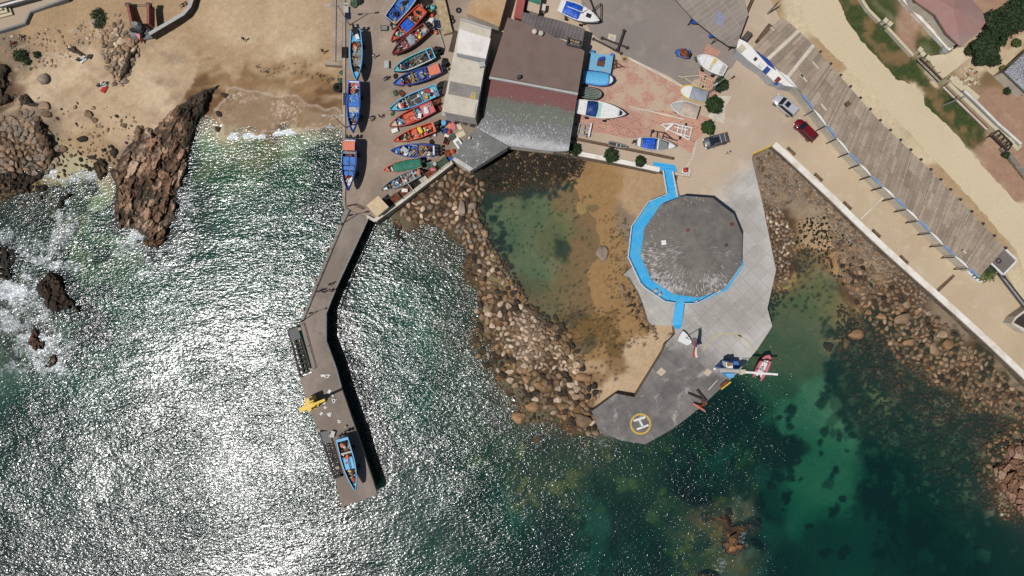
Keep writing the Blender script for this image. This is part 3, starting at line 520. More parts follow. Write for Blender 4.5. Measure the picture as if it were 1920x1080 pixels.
def rock_mat(key, c, c2, **k):
    k.setdefault('rnd', .22)
    m = mat(key, C(*c), .85, .2, 1.0, 6, .3, col2=C(*c2), mixat=.55, bump=.05, **k)
    t = m.node_tree; N, L = t.nodes, t.links; B = N['Principled BSDF']; src = B.inputs['Base Color'].links[0].from_socket
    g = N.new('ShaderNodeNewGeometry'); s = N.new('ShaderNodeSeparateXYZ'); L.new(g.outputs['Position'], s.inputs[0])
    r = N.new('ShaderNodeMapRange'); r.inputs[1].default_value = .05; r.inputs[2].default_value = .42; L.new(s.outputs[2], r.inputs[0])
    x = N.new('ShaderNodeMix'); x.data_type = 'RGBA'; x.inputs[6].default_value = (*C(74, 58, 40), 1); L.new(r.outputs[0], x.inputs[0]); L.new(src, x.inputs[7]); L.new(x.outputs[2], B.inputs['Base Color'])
    return m
RP = {'tan': ((160, 134, 108), (120, 95, 72)), 'brown': ((132, 108, 84), (94, 75, 57)), 'pale': ((200, 178, 154), (158, 132, 108)), 'orange': ((156, 122, 88), (116, 87, 62)), 'grey': ((150, 134, 118), (112, 97, 83)), 'dark': ((64, 54, 44), (44, 38, 32)), 'weedy': ((40, 42, 30), (24, 28, 20))}
def M_rock(k, isl=False):
    key = 'rock_' + k + ('_rubble' if isl else '')
    return MATS[key] if key in MATS else rock_mat(key, *RP[k], **({'isl': .3, 'rnd': 0} if isl else {}))
# zone: words for the label, polygon, (dmin, dmax) px, tries, palette, how deep they sit
Z = [('piled in the breakwater below the quay wall', [(735, 392), (800, 345), (848, 312), (880, 326), (905, 345), (905, 380), (895, 410), (915, 450), (945, 500), (962, 540), (930, 560), (905, 520), (880, 470), (850, 430), (800, 425), (760, 410)], 3.5, 12, 4200, ['tan', 'brown', 'dark', 'tan', 'grey', 'brown', 'pale']),
     ('among the sun-bleached stones on the crown of the breakwater', [(958, 585), (1000, 592), (1045, 640), (1075, 690), (1040, 700), (985, 680), (945, 650), (925, 625), (938, 600)], 3.5, 11, 1700, ['pale', 'tan', 'brown', 'pale']),
     ('on the seaward slope of the breakwater', [(905, 520), (960, 545), (1000, 575), (1050, 600), (1080, 650), (1100, 700), (1125, 735), (1112, 770), (1118, 812), (1092, 812), (1055, 785), (1010, 760), (970, 725), (930, 700), (885, 665), (890, 600)], 3.5, 14, 3000, ['brown', 'brown', 'orange', 'tan', 'dark', 'dark', 'pale']),
     ('on the pool side of the breakwater', [(905, 400), (930, 455), (975, 530), (990, 570), (960, 575), (925, 480), (900, 430)], 3, 9, 700, ['brown', 'dark', 'tan']),
     ('in the rocks under the restaurant terrace wall', [(900, 335), (955, 283), (1060, 292), (1100, 305), (1085, 335), (1000, 362), (930, 372)], 2.5, 7, 1500, ['dark', 'weedy', 'dark', 'weedy', 'brown', 'dark']),  # stones toned dark both for weed and for the building's shade
     ('in the stony bank under the white sea wall', [(1415, 300), (1452, 282), (1500, 330), (1580, 402), (1660, 478), (1745, 560), (1725, 575), (1650, 505), (1590, 450), (1540, 400), (1500, 370), (1460, 390), (1432, 380)], 2.6, 8, 2400, ['grey', 'tan', 'brown', 'grey']),
     ('along the edge of the concrete platform', [(1428, 370), (1465, 395), (1490, 440), (1482, 500), (1470, 560), (1450, 580), (1440, 575), (1455, 505), (1440, 440)], 3, 8.5, 1300, ['tan', 'brown', 'pale', 'grey', 'brown']),
     ('on the rocky shore between the sea wall and the cove', [(1555, 430), (1600, 470), (1660, 515), (1740, 580), (1840, 670), (1920, 745), (1930, 800), (1880, 770), (1820, 750), (1770, 720), (1740, 715), (1690, 680), (1655, 630), (1610, 575), (1570, 500)], 3, 11.5, 5600, ['brown', 'orange', 'tan', 'brown', 'brown', 'dark']),
     ('black with weed on the sand of the cove', [(1500, 410), (1560, 395), (1600, 450), (1610, 540), (1570, 530), (1540, 490), (1500, 520), (1490, 460)], 2, 8, 260, ['weedy', 'dark', 'weedy']),
     ('in the boulder pile beside the red beam frame', [(185, 66), (222, 40), (250, 62), (262, 90), (246, 128), (240, 155), (214, 164), (196, 120)], 3, 12, 1000, ['tan', 'grey', 'tan', 'pale']),
     ('in the grey boulder pile at the left shore', [(-20, 225), (30, 215), (56, 205), (92, 250), (112, 290), (94, 322), (60, 340), (-20, 342)], 4, 14, 1500, ['grey', 'tan', 'grey', 'brown']),
     ('scattered on the open sand of the beach', [(10, 170), (120, 190), (250, 205), (262, 240), (240, 290), (100, 300), (80, 240), (20, 200)], 2.5, 9, 90, ['brown', 'dark', 'tan']),
     ('black and wet at the water line of the beach', [(86, 292), (210, 272), (236, 312), (190, 318), (100, 336)], 3, 10, 60, ['dark', 'weedy']),
     ('on the dry upper beach', [(0, 70), (60, 60), (190, 30), (240, 20), (190, 70), (100, 130), (20, 130)], 2, 8, 170, ['pale', 'tan', 'tan', 'grey']),
     ('beside the pavilion deck at the edge of the tide pool', [(1158, 540), (1196, 545), (1206, 575), (1230, 615), (1238, 640), (1215, 622), (1180, 580)], 3, 9, 120, ['brown', 'tan', 'dark']),
     ('drowned in the green water of the cove', [(1560, 620), (1640, 610), (1700, 690), (1800, 770), (1880, 800), (1860, 960), (1760, 960), (1680, 880), (1600, 780)], 3, 13, 700, ['weedy', 'dark', 'weedy', 'brown']),
     ('in the wave washed shallows beside the pier head', [(716, 425), (800, 425), (865, 440), (905, 530), (870, 570), (820, 490), (730, 470)], 2.5, 8, 420, ['brown', 'tan', 'dark', 'brown']),
     ('black and jagged in the surf at the left edge', [(-10, 335), (60, 350), (100, 372), (92, 420), (60, 440), (-10, 440)], 4, 13, 200, ['dark', 'weedy', 'dark', 'brown']),
     ('breaking the white water of the left hand reef', [(-10, 510), (60, 545), (150, 590), (190, 640), (120, 700), (20, 700), (-10, 640)], 4, 14, 150, ['dark', 'weedy', 'dark', 'brown']),
     ('standing out of the weedy shallows below the sea wall', [(1570, 570), (1660, 600), (1740, 690), (1860, 770), (1920, 800), (1920, 860), (1840, 850), (1740, 800), (1640, 720), (1570, 640)], 2.5, 9, 800, ['orange', 'brown', 'tan', 'dark']),
     ('at the foot of the pale rock shelf', [(1850, 900), (1885, 930), (1920, 980), (1920, 1000), (1890, 980), (1850, 930)], 3, 9, 160, ['orange', 'brown', 'pale']),
     ('awash off the breakwater', [(850, 500), (900, 560), (900, 650), (940, 705), (1010, 765), (1095, 812), (1130, 826), (1090, 850), (980, 830), (890, 780), (840, 650)], 2.5, 8, 900, ['brown', 'orange', 'dark'])]
BIG = [(1692, 598, 30, 26, 'tan', 'largest smooth pinkish boulder on the rocky shore below the sea wall'), (1605, 626, 26, 22, 'orange', 'split orange boulder standing in the dark water of the cove'), (1554, 651, 15, 20, 'orange', 'westernmost orange boulder standing in the cove shallows'), (1574, 654, 10, 19, 'orange', 'slim upright brown boulder second from the outer end of the cove row'), (1586, 644, 15, 20, 'brown', 'brown pointed boulder third from the outer end of the cove row'),
       (1778, 644, 26, 22, 'orange', 'broad orange boulder with a flat top below the sea wall'), (1751, 655, 17, 22, 'tan', 'upright tan boulder beside the broad flat-topped one'), (1766, 626, 21, 16, 'tan', 'pale tan boulder above the broad flat-topped one'), (1704, 642, 23, 16, 'orange', 'orange boulder tilted over the foaming channel in the rocks'), (1700, 572, 18, 15, 'tan', 'tan boulder just above the largest pinkish boulder'), (1741, 588, 14, 10, 'grey', 'small pale grey oval boulder under the sea wall'), (1653, 593, 22, 11, 'orange', 'long low orange boulder at the inner edge of the cove'), (1627, 585, 13, 12, 'orange', 'round orange boulder at the head of the cove'), (1651, 661, 9, 8, 'orange', 'small orange stone alone in the dark weed of the cove'),
       (929, 792, 22, 20, 'brown', 'square brown boulder standing off the breakwater in the glittering sea'), (973, 784, 26, 24, 'orange', 'three-cornered orange boulder off the end of the breakwater'), (1006, 824, 22, 26, 'brown', 'tall brown boulder awash below the breakwater'), (1016, 843, 18, 12, 'brown', 'flat brown slab against the tall boulder awash below the breakwater'), (998, 762, 22, 20, 'orange', 'amber wedge-shaped boulder at the foot of the breakwater'), (988, 712, 16, 16, 'orange', 'amber boulder leaning out of the breakwater over the sea'), (823, 703, 14, 13, 'orange', 'round amber rock alone in the glittering sea off the breakwater'), (1094, 790, 34, 22, 'brown', 'big rusty boulder against the corner of the helipad platform'), (1080, 744, 18, 14, 'tan', 'tan boulder at the upper end of the helipad corner rocks'), (1092, 708, 30, 14, 'orange', 'long orange slab on the breakwater beside the sand'), (1082, 730, 13, 16, 'pale', 'white upright stone near the helipad end of the breakwater'), (1070, 722, 18, 10, 'pale', 'pale slanting block near the helipad end of the breakwater'),
       (1129, 477, 20, 27, 'grey', 'big lone grey-brown boulder standing in the tide pool'), (1258, 634, 22, 22, 'pale', 'pale round boulder beside the flagpole base'), (1222, 610, 12, 16, 'brown', 'brown boulder against the pavilion platform kerb'), (1205, 545, 12, 14, 'pale', 'pale boulder at the upper edge of the platform beside the pool'), (1180, 562, 14, 18, 'brown', 'brown boulder against the lower left of the platform'), (1165, 540, 12, 12, 'tan', 'tan boulder just off the platform at the tide pool'),
       (866, 388, 16, 28, 'grey', 'long grey upright boulder in the breakwater'), (886, 386, 16, 16, 'grey', 'grey round boulder nearest the tide pool on the breakwater'), (810, 345, 14, 12, 'tan', 'pale tan boulder high in the breakwater near the quay wall'), (828, 346, 12, 14, 'grey', 'grey boulder high in the breakwater near the quay wall'), (844, 322, 12, 12, 'tan', 'tan boulder wedged beneath the end of the quay wall'), (792, 366, 14, 12, 'brown', 'brown boulder under the middle of the quay wall'), (909, 438, 14, 16, 'tan', 'tan boulder on the inner bend of the breakwater'), (824, 422, 18, 11, 'brown', 'reddish boulder at the sea edge of the breakwater'),
       (80, 147, 18, 19, 'grey', 'lone grey boulder on the open sand of the upper beach'), (86, 214, 20, 13, 'brown', 'brown flat boulder above the left boulder pile'), (82, 198, 24, 14, 'tan', 'dark tan boulder with a white top above the left boulder pile'), (165, 213, 18, 12, 'brown', 'brown wedge of rock alone on the middle of the beach'), (232, 235, 14, 9, 'brown', 'flat purple-brown stone on the beach left of the outcrop'), (176, 226, 11, 9, 'brown', 'rounded stone next to the brown wedge on the beach'), (176, 44, 18, 15, 'pale', 'pale block beside the green bush on the upper beach'), (227, 76, 14, 14, 'pale', 'square yellowish block in the pile beside the red beam frame'), (243, 78, 20, 18, 'tan', 'large tan block at the foot of the broken figure'), (154, 260, 18, 11, 'dark', 'black hollow stone at the lower beach'), (213, 284, 12, 14, 'dark', 'square black stone in the wash of the beach'), (118, 280, 18, 12, 'brown', 'brown oblong stone in the wash of the beach'), (172, 295, 20, 8, 'dark', 'black long stone lying in the wash of the beach'),
       (278, 353, 14, 15, 'pale', 'cream rounded boulder on top of the long outcrop'), (293, 352, 14, 15, 'tan', 'tan rounded boulder beside the cream one on the long outcrop'), (296, 262, 13, 12, 'pale', 'pale round stone at the upper end of the long outcrop'), (420, 178, 16, 9, 'dark', 'black weedy rock in the thin wash on the beach'), (410, 214, 12, 10, 'dark', 'black weedy stone in the tan shallows below the outcrop tip'), (408, 242, 12, 10, 'dark', 'black stone just inside the breaking wave'), (48, 382, 12, 14, 'dark', 'dark round rock in the shallows at the left edge')]
PROTO = {}
allr = []; occ = {}
def free(x, y, r, f=.74):
    i, j = int(x // 20), int(y // 20)
    for a in (-1, 0, 1):
        for b in (-1, 0, 1):
            for (qx, qy, qr) in occ.get((i + a, j + b), ()):
                if (qx - x) ** 2 + (qy - y) ** 2 < ((qr + r) * f) ** 2: return False
    return True
def put(x, y, r): occ.setdefault((int(x // 20), int(y // 20)), []).append((x, y, r))
for (x, y, a, b, p, lab) in BIG: put(x, y, (a + b) / 4); allr.append((max(a, b), x, y, a, b, p, lab, True))
rr = random.Random(5)
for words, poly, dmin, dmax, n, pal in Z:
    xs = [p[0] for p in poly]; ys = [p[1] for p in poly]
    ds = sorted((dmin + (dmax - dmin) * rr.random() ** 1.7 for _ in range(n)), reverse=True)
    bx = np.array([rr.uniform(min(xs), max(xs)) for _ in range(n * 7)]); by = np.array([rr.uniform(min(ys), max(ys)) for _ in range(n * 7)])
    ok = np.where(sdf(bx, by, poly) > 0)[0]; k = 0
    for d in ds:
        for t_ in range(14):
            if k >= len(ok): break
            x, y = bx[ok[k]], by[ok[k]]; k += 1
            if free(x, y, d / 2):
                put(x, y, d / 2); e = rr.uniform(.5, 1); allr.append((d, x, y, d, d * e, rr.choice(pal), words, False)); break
small = []
vis = sorted([r for r in allr if -8 < r[1] < 1928 and -8 < r[2] < 1088], key=lambda r: -r[0] - (100 if r[7] else 0) + (40 if 'drowned' in r[6] else 0))
indiv = vis[:298]; small = vis[298:]
ADJ = {'tan': 'tan', 'brown': 'brown', 'pale': 'pale', 'orange': 'amber', 'grey': 'grey', 'dark': 'blackish', 'weedy': 'weedy black'}
def sizew(d): return 'big' if d > 11 else 'medium' if d > 8 else 'small'
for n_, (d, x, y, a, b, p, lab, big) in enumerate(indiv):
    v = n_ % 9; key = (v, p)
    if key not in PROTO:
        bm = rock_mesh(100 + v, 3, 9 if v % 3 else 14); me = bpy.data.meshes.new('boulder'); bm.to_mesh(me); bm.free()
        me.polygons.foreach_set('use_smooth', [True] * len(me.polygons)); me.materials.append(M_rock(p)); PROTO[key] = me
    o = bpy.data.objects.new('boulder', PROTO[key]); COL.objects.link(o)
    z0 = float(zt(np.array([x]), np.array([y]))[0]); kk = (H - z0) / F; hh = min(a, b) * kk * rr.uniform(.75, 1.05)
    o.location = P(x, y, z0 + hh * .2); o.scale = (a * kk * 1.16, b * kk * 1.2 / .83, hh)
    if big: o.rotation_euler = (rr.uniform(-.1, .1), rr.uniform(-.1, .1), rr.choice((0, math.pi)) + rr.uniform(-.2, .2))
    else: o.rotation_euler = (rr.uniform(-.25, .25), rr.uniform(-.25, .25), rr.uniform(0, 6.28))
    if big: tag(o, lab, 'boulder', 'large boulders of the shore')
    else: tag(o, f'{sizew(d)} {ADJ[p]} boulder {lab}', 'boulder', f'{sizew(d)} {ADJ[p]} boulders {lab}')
# rubble: everything smaller as one mesh
VAR = []
for v in range(6):
    bm = rock_mesh(300 + v, 2 if v < 3 else 1, 9); bm.verts.ensure_lookup_table(); VAR.append((np.array([tuple(q.co) for q in bm.verts]), np.array([[q.index for q in f.verts] for f in bm.faces]))); bm.free()
pals = list(RP); VV, FF, MI = [], [], []; off = 0
for (x, y) in [(rr.gauss(0, 1), rr.gauss(0, 1)) for _ in range(0)]: pass
sx = np.array([r[1] for r in small]); sy = np.array([r[2] for r in small]); sz = zt(sx, sy)
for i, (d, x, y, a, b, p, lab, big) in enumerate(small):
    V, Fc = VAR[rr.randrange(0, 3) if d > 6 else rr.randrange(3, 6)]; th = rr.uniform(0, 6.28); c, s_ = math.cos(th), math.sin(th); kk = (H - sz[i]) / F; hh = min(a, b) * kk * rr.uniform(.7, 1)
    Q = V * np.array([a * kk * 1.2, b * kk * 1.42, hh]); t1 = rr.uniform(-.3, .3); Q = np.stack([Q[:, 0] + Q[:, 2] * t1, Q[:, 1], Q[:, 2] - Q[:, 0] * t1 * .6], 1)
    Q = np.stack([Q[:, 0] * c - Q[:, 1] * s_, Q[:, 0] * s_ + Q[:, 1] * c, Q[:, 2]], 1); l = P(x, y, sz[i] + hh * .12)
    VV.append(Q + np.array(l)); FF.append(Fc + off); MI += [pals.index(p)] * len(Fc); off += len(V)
VV = np.concatenate(VV); FF = np.concatenate(FF)
me = bpy.data.meshes.new('rubble'); me.vertices.add(len(VV)); me.vertices.foreach_set('co', VV.astype(np.float32).ravel()); me.loops.add(FF.size); me.loops.foreach_set('vertex_index', FF.astype(np.int32).ravel())
me.polygons.add(len(FF)); me.polygons.foreach_set('loop_start', np.arange(0, FF.size, 3, dtype=np.int32)); me.polygons.foreach_set('use_smooth', np.ones(len(FF), bool))
for p in pals: me.materials.append(M_rock(p, True))
me.polygons.foreach_set('material_index', np.array(MI, dtype=np.int32)); me.update(); me.validate()
o = bpy.data.objects.new('rubble', me); COL.objects.link(o); tag(o, 'small loose stones filling the gaps between the shore boulders', 'rubble', kind='stuff')
# ---------------------------------------------------------------- paved areas
def paved(key, c1, c2, c3, bs=None, rot=0.0, mortar=None, big=.06, scale=.5, cover=None, msize=.012, off=.0, ratio=.5, tv=.07, blend=None):
    """concrete / paving: large stains (c1-c2), patches (c3), optional slab or brick joints with their own tint"""
    m = bpy.data.materials.new(key); t, N, L, B = nodes(m); tc = N.new('ShaderNodeTexCoord')
    def nz(sc, de, ro=.6, di=0.0):
        n = N.new('ShaderNodeTexNoise'); n.inputs['Scale'].default_value = sc; n.inputs['Detail'].default_value = de; n.inputs['Roughness'].default_value = ro; n.inputs['Distortion'].default_value = di; L.new(tc.outputs['Object'], n.inputs['Vector']); return n.outputs[0]
    def ramp(src, a, b, lo=0, hi=1):
        r = N.new('ShaderNodeMapRange'); r.inputs[1].default_value = a; r.inputs[2].default_value = b; r.inputs[3].default_value = lo; r.inputs[4].default_value = hi; L.new(src, r.inputs[0]); return r.outputs[0]
    def mix(f, a, b, bl='MIX'):
        x = N.new('ShaderNodeMix'); x.data_type = 'RGBA'; x.blend_type = bl
        for k, v in ((0, f), (6, a), (7, b)):
            if hasattr(v, 'links'): L.new(v, x.inputs[k])
            elif k: x.inputs[k].default_value = (*v, 1)
            else: x.inputs[k].default_value = v
        return x.outputs[2]
    c = mix(ramp(nz(big, 5), .4, .6), c1, c2)
    if blend:
        dp = N.new('ShaderNodeVectorMath'); dp.operation = 'DOT_PRODUCT'; L.new(tc.outputs['Object'], dp.inputs[0]); dp.inputs[1].default_value = blend[0]
        ad = N.new('ShaderNodeMath'); ad.operation = 'MULTIPLY_ADD'; ad.inputs[1].default_value = blend[2]; L.new(nz(.14, 6, .65), ad.inputs[0]); L.new(dp.outputs['Value'], ad.inputs[2])
        c = mix(ramp(ad.outputs[0], blend[1] + blend[2] * .5 - 1.6, blend[1] + blend[2] * .5 + 1.6), c, mix(ramp(nz(.3, 5), .4, .6), blend[3], blend[4]))
    c = mix(ramp(nz(scale, 5, .65, .5), .55, .72, 0, .6), c, c3)
    if bs:
        mp = N.new('ShaderNodeMapping'); mp.inputs['Rotation'].default_value = (0, 0, rot); L.new(tc.outputs['Object'], mp.inputs[0])
        b = N.new('ShaderNodeTexBrick'); b.inputs['Scale'].default_value = 1; b.inputs['Brick Width'].default_value = bs[0]; b.inputs['Row Height'].default_value = bs[1]; b.inputs['Mortar Size'].default_value = msize; b.offset = off
        b.inputs['Color1'].default_value = (1 - tv, 1 - tv, 1 - tv, 1); b.inputs['Color2'].default_value = (1 + tv * .7, 1 + tv * .65, 1 + tv * .6, 1); b.inputs['Mortar'].default_value = (*mortar, 1); L.new(mp.outputs[0], b.inputs['Vector'])
        w = mix(1.0, c, b.outputs['Color'], 'MULTIPLY')
        c = mix(ramp(nz(cover[0], 6, .65, .3), cover[1], cover[1] + .12), w, cover[2]) if cover else w
    h = N.new('ShaderNodeHueSaturation'); L.new(c, h.inputs['Color']); L.new(ramp(nz(6, 4), .3, .7, .88, 1.12), h.inputs['Value'])
    L.new(h.outputs[0], B.inputs['Base Color']); B.inputs['Roughness'].default_value = .9; B.inputs['Specular IOR Level'].default_value = .25
    return m
_a, _b = P(1262, 640, 2), P(1385, 700, 2); _n = Vector((-(_b - _a).y, (_b - _a).x, 0)).normalized(); _n = _n if _n.y < 0 else -_n
PBL = (tuple(_n), _a.dot(_n), 9.0, C(126, 121, 117), C(104, 100, 98))
MP = {'quay': paved('quay_concrete', C(164, 147, 131), C(142, 126, 112), C(178, 162, 144), (9, 7), .0, (.86, .85, .84), msize=.012, big=.12, scale=.5),
      'yard': paved('yard_concrete', C(190, 170, 148), C(176, 157, 136), C(202, 186, 165), big=.05, scale=.25),
      'prom': paved('promenade_concrete', C(195, 176, 148), C(184, 163, 134), C(204, 191, 167), (11, 8), .77, (.9, .88, .86), msize=.015, big=.05),
      'platform': paved('platform_concrete', C(188, 184, 178), C(164, 159, 152), C(200, 197, 192), (2.3, 1.9), .80, (.76, .74, .72), msize=.035, big=.09, scale=.45, blend=PBL),
      'asphalt': paved('asphalt', C(146, 134, 126), C(134, 124, 118), C(160, 148, 138), big=.06, scale=.3),
      'brick': paved('brick_paving', C(184, 140, 124), C(172, 130, 116), C(190, 156, 138), (.46, .23), .35, (1.3, 1.28, 1.2), .08, .4, (.45, .44, C(188, 164, 142)), .03, .5, tv=.2),
      'brick2': paved('brick_paving_clean', C(182, 140, 122), C(170, 128, 114), C(190, 154, 136), (.7, .4), .30, (1.3, 1.3, 1.25), .1, .4, (.25, .56, C(186, 162, 140)), .05, .5, tv=.2),
      'pier': paved('pier_deck', C(152, 138, 126), C(132, 119, 109), C(106, 96, 88), (9, 30), .2, (.85, .83, .8), big=.14, scale=.6),
      'seawall': mat('sea_wall_face', C(128, 112, 94), .95, .3, .8, 3, bump=.08)}
def pp(poly, z): return [tuple(P(x, y, z)) for x, y in poly]
def slab(name, poly, z, depth, top, side, kind='structure', parent=None):
    b = MB(); q = pp(poly, z); b.prism(q, z - depth, z, 1, top=False); a = sum(q[i][0] * q[(i + 1) % len(q)][1] - q[(i + 1) % len(q)][0] * q[i][1] for i in range(len(q)))
    b.add(q if a > 0 else q[::-1], [tuple(range(len(q)))], 0); o = b.build(name, [top, side], parent, world=True)
    if kind: o['kind'] = kind
    return o
def sheet(name, poly, z, m, kind='structure'):
    q = pp(poly, z); a = sum(q[i][0] * q[(i + 1) % len(q)][1] - q[(i + 1) % len(q)][0] * q[i][1] for i in range(len(q)))
    o = MB().add(q if a > 0 else q[::-1], [tuple(range(len(q)))]).build(name, m); o['kind'] = kind; return o
ZQ = 3.0; ZPL = 2.0
slab('quay', [(642, -300), (642, 386), (656, 394), (690, 408), (706, 417), (850, 303), (868, 318), (905, 250), (905, -300)], ZQ, 6, MP['quay'], M['stonewall'])
slab('yard', [(905, -300), (905, 250), (868, 318), (880, 322), (955, 274), (1045, 285), (1070, 290), (1228, 318), (1246, 322), (1272, 328), (1410, 297), (1412, 289), (1455, 269), (1545, 250), (1470, 50), (1440, -10), (1420, -300)], ZQ, 5, MP['yard'], M['stonewall'])
slab('promenade', [(1455, 269), (1470, 282), (1560, 367), (1660, 463), (1760, 551), (1860, 642), (1960, 737), (2300, 1057), (2330, 1010), (1980, 640), (1905, 545), (1886, 508), (1545, 250)], ZQ, 5, MP['prom'], M['stonewall'])
q = [P(1272, 328, ZQ), P(1410, 297, ZQ), P(1428, 374, ZPL), P(1258, 384, ZPL)]
b = MB(); b.loft([[tuple(p - Vector((0, 0, 3))) for p in q[::-1]], [tuple(p - Vector((0, 0, .003))) for p in q[::-1]]]); _a, _b = P(1318, 378, 2.5), P(1415, 300, 2.5); _n = Vector(((_b - _a).y, -(_b - _a).x, 0)).normalized(); structure(b.build('ramp', paved('ramp_concrete', C(190, 170, 148), C(176, 157, 136), C(202, 186, 165), big=.05, scale=.25, blend=(tuple(_n), _a.dot(_n), 5.0, C(188, 184, 178), C(164, 159, 152)))))
PLAT = [(1258, 384), (1428, 374), (1455, 506), (1439, 578), (1448, 612), (1420, 655), (1380, 702), (1312, 765), (1262, 804), (1228, 823), (1210, 833), (1165, 826), (1125, 811), (1117, 790), (1110, 771), (1155, 738), (1190, 745), (1244, 657), (1248, 645), (1266, 626), (1264, 612), (1222, 609), (1216, 604), (1206, 570), (1197, 548), (1180, 520), (1168, 516), (1190, 495)]
slab('platform', PLAT, ZPL, 4, MP['platform'], M['stonewall'])
for k, (x, y, w, c) in enumerate([(1240, 697, 13, 'p'), (1327, 698, 12, 'p'), (1302, 640, 14, 'd'), (1243, 772, 13, 'd'), (1312, 690, 14, 'd')]):
    r = [(x - w * .72, y + w * .1), (x - w * .02, y - w * .62), (x + w * .7, y - w * .05), (x, y + w * .66)]
    sheet('paving_slab', r, ZPL + .010 + .001 * k, paved('slab_tone_%d' % k, *{'p': (C(196, 178, 156),) * 3, 'l': (C(182, 174, 166), C(170, 162, 154), C(188, 180, 172)), 'd': (C(104, 98, 96), C(116, 110, 106), C(98, 94, 92))}[c]))
sheet('yard_asphalt', [(1085, -60), (1250, -60), (1330, 30), (1395, 92), (1372, 128), (1346, 142), (1300, 150), (1291, 168), (1255, 143), (1176, 106), (1150, 96), (1108, 62), (1092, 30)], ZQ + .005, MP['asphalt'])
sheet('brick_paving', [(1074, 200), (1092, 150), (1106, 136), (1150, 118), (1176, 109), (1254, 146), (1282, 164), (1278, 182), (1250, 205), (1200, 205), (1170, 200), (1130, 200)], ZQ + .006, MP['brick'])
sheet('brick_paving', [(1074, 202), (1130, 202), (1170, 202), (1200, 207), (1250, 207), (1310, 216), (1338, 222), (1322, 248), (1302, 268), (1296, 288), (1270, 272), (1240, 262), (1170, 258), (1152, 254), (1110, 246), (1079, 234)], ZQ + .006, MP['brick2'])
sheet('brick_paving', [(1325, 82), (1352, 96), (1340, 114), (1318, 104)], ZQ + .010, MP['brick2']); sheet('brick_paving', [(1310, 130), (1340, 150), (1345, 180), (1330, 196), (1312, 150)], ZQ + .010, MP['brick2'])
for q in ([(1176, 105), (1291, 166), (1289, 169), (1174, 108)], [(1298, 290), (1306, 262), (1308, 263), (1301, 291)], [(1280, 320), (1300, 291), (1302, 292), (1284, 321)], [(1668, 356), (1670, 358), (1615, 412), (1613, 410)], [(1180, 198), (1282, 222), (1282, 225), (1180, 200)]):
    sheet('concrete_strip', q, ZQ + .014, M['palecon'])
sheet('plant_bed_paving', [(1345, 180), (1372, 180), (1360, 200), (1358, 232), (1338, 226), (1326, 218), (1345, 205)], ZQ + .012, M['palecon'])
ROADP = [(1478, -60), (1548, -60), (1588, 42), (1618, 80), (1684, 150), (1712, 162), (1732, 180), (1735, 198), (1768, 228), (1798, 258), (1815, 280), (1860, 330), (1900, 372), (1990, 470), (2200, 700), (2330, 1000), (1980, 640), (1935, 560), (1905, 470), (1840, 395), (1720, 265), (1640, 180), (1560, 100), (1515, 55)]
rp = []
for i in range(len(ROADP)):
    a, b_ = ROADP[i], ROADP[(i + 1) % len(ROADP)]; n = max(2, int(math.hypot(a[0] - b_[0], a[1] - b_[1]) / 5))
    for k in range(n):
        t_ = k / n; x, y = a[0] + (b_[0] - a[0]) * t_, a[1] + (b_[1] - a[1]) * t_; rp.append((x + float(vnoise(np.array([x / 7]), np.array([y / 7]), 5)[0] - .5) * 5, y + float(vnoise(np.array([x / 7]), np.array([y / 7]), 9)[0] - .5) * 5))
sheet('road', rp, 2.965, paved('dirt_road', C(206, 189, 158), C(200, 182, 150), C(210, 196, 168), big=.03, scale=.12))
sheet('drain_cover', [(1787, 514), (1791, 518), (1760, 548), (1755, 543)], ZQ + .02, M['deckwood'])
# painted marks: helipad H, faded yellow arc, yellow kerb line, white splashes on the pier
def ring(name, cx, cy, r0, r1, z, m, a0=0, a1=2 * math.pi, n=48):
    b = MB(); k = (H - z) / F; c = P(cx, cy, z); vs = []; fs = []; full = a1 - a0 > 6.2
    for i in range(n if full else n + 1):
        a = a0 + (a1 - a0) * i / n
        for r in (r0, r1): vs.append((c.x + r * k * math.cos(a), c.y + r * k * math.sin(a), z))
    for i in range(n): j = (i + 1) % n if full else i + 1; fs.append((2 * i, 2 * i + 1, 2 * j + 1, 2 * j))
    o = b.add(vs, fs).build(name, m); o['kind'] = 'structure'; return o
wornyel = mat('worn_yellow', C(205, 172, 62), .8, .15, 1.4, 6, col2=C(168, 150, 104), mixat=.60); fadeyel = mat('faded_yellow', C(196, 176, 120), .8, .1, .8, 6, col2=C(176, 166, 148), mixat=.48)
ring('helipad_circle_marking', 1201, 795, 16.5, 20, ZPL + .036, wornyel)
ring('arc_marking', 1366, 676, 50, 52.2, ZPL + .03, fadeyel, math.radians(20), math.radians(158))
sheet('yellow_spot_marking', [(1384, 626), (1391, 627), (1390, 634), (1383, 632)], ZPL + .03, fadeyel)
def hbar(x0, y0, x1, y1, w):
    d = Vector((x1 - x0, y1 - y0)).normalized() * w / 2; n = (-d.y, d.x)
    return [(x0 + n[0], y0 + n[1]), (x1 + n[0], y1 + n[1]), (x1 - n[0], y1 - n[1]), (x0 - n[0], y0 - n[1])]
hq = [hbar(1188, 789, 1210, 782, 3.6), hbar(1194, 805, 1216, 797, 3.6), hbar(1198.7, 787.3, 1205.3, 799.7, 3.6)]
b = MB()
for q in hq:
    w = pp(q, ZPL + .036); a = sum(w[i][0] * w[(i + 1) % 4][1] - w[(i + 1) % 4][0] * w[i][1] for i in range(4)); b.add(w if a > 0 else w[::-1], [(0, 1, 2, 3)])
# (three strokes of one letter H; the cross stroke is cut to butt against the others)
o = b.build('helipad_letter_marking', M['white']); o['kind'] = 'structure'
for k, q in enumerate(([(1410, 287), (1455, 268), (1456, 270), (1411, 290)],)): sheet('kerb_line_marking', q, ZQ + .03, wornyel)
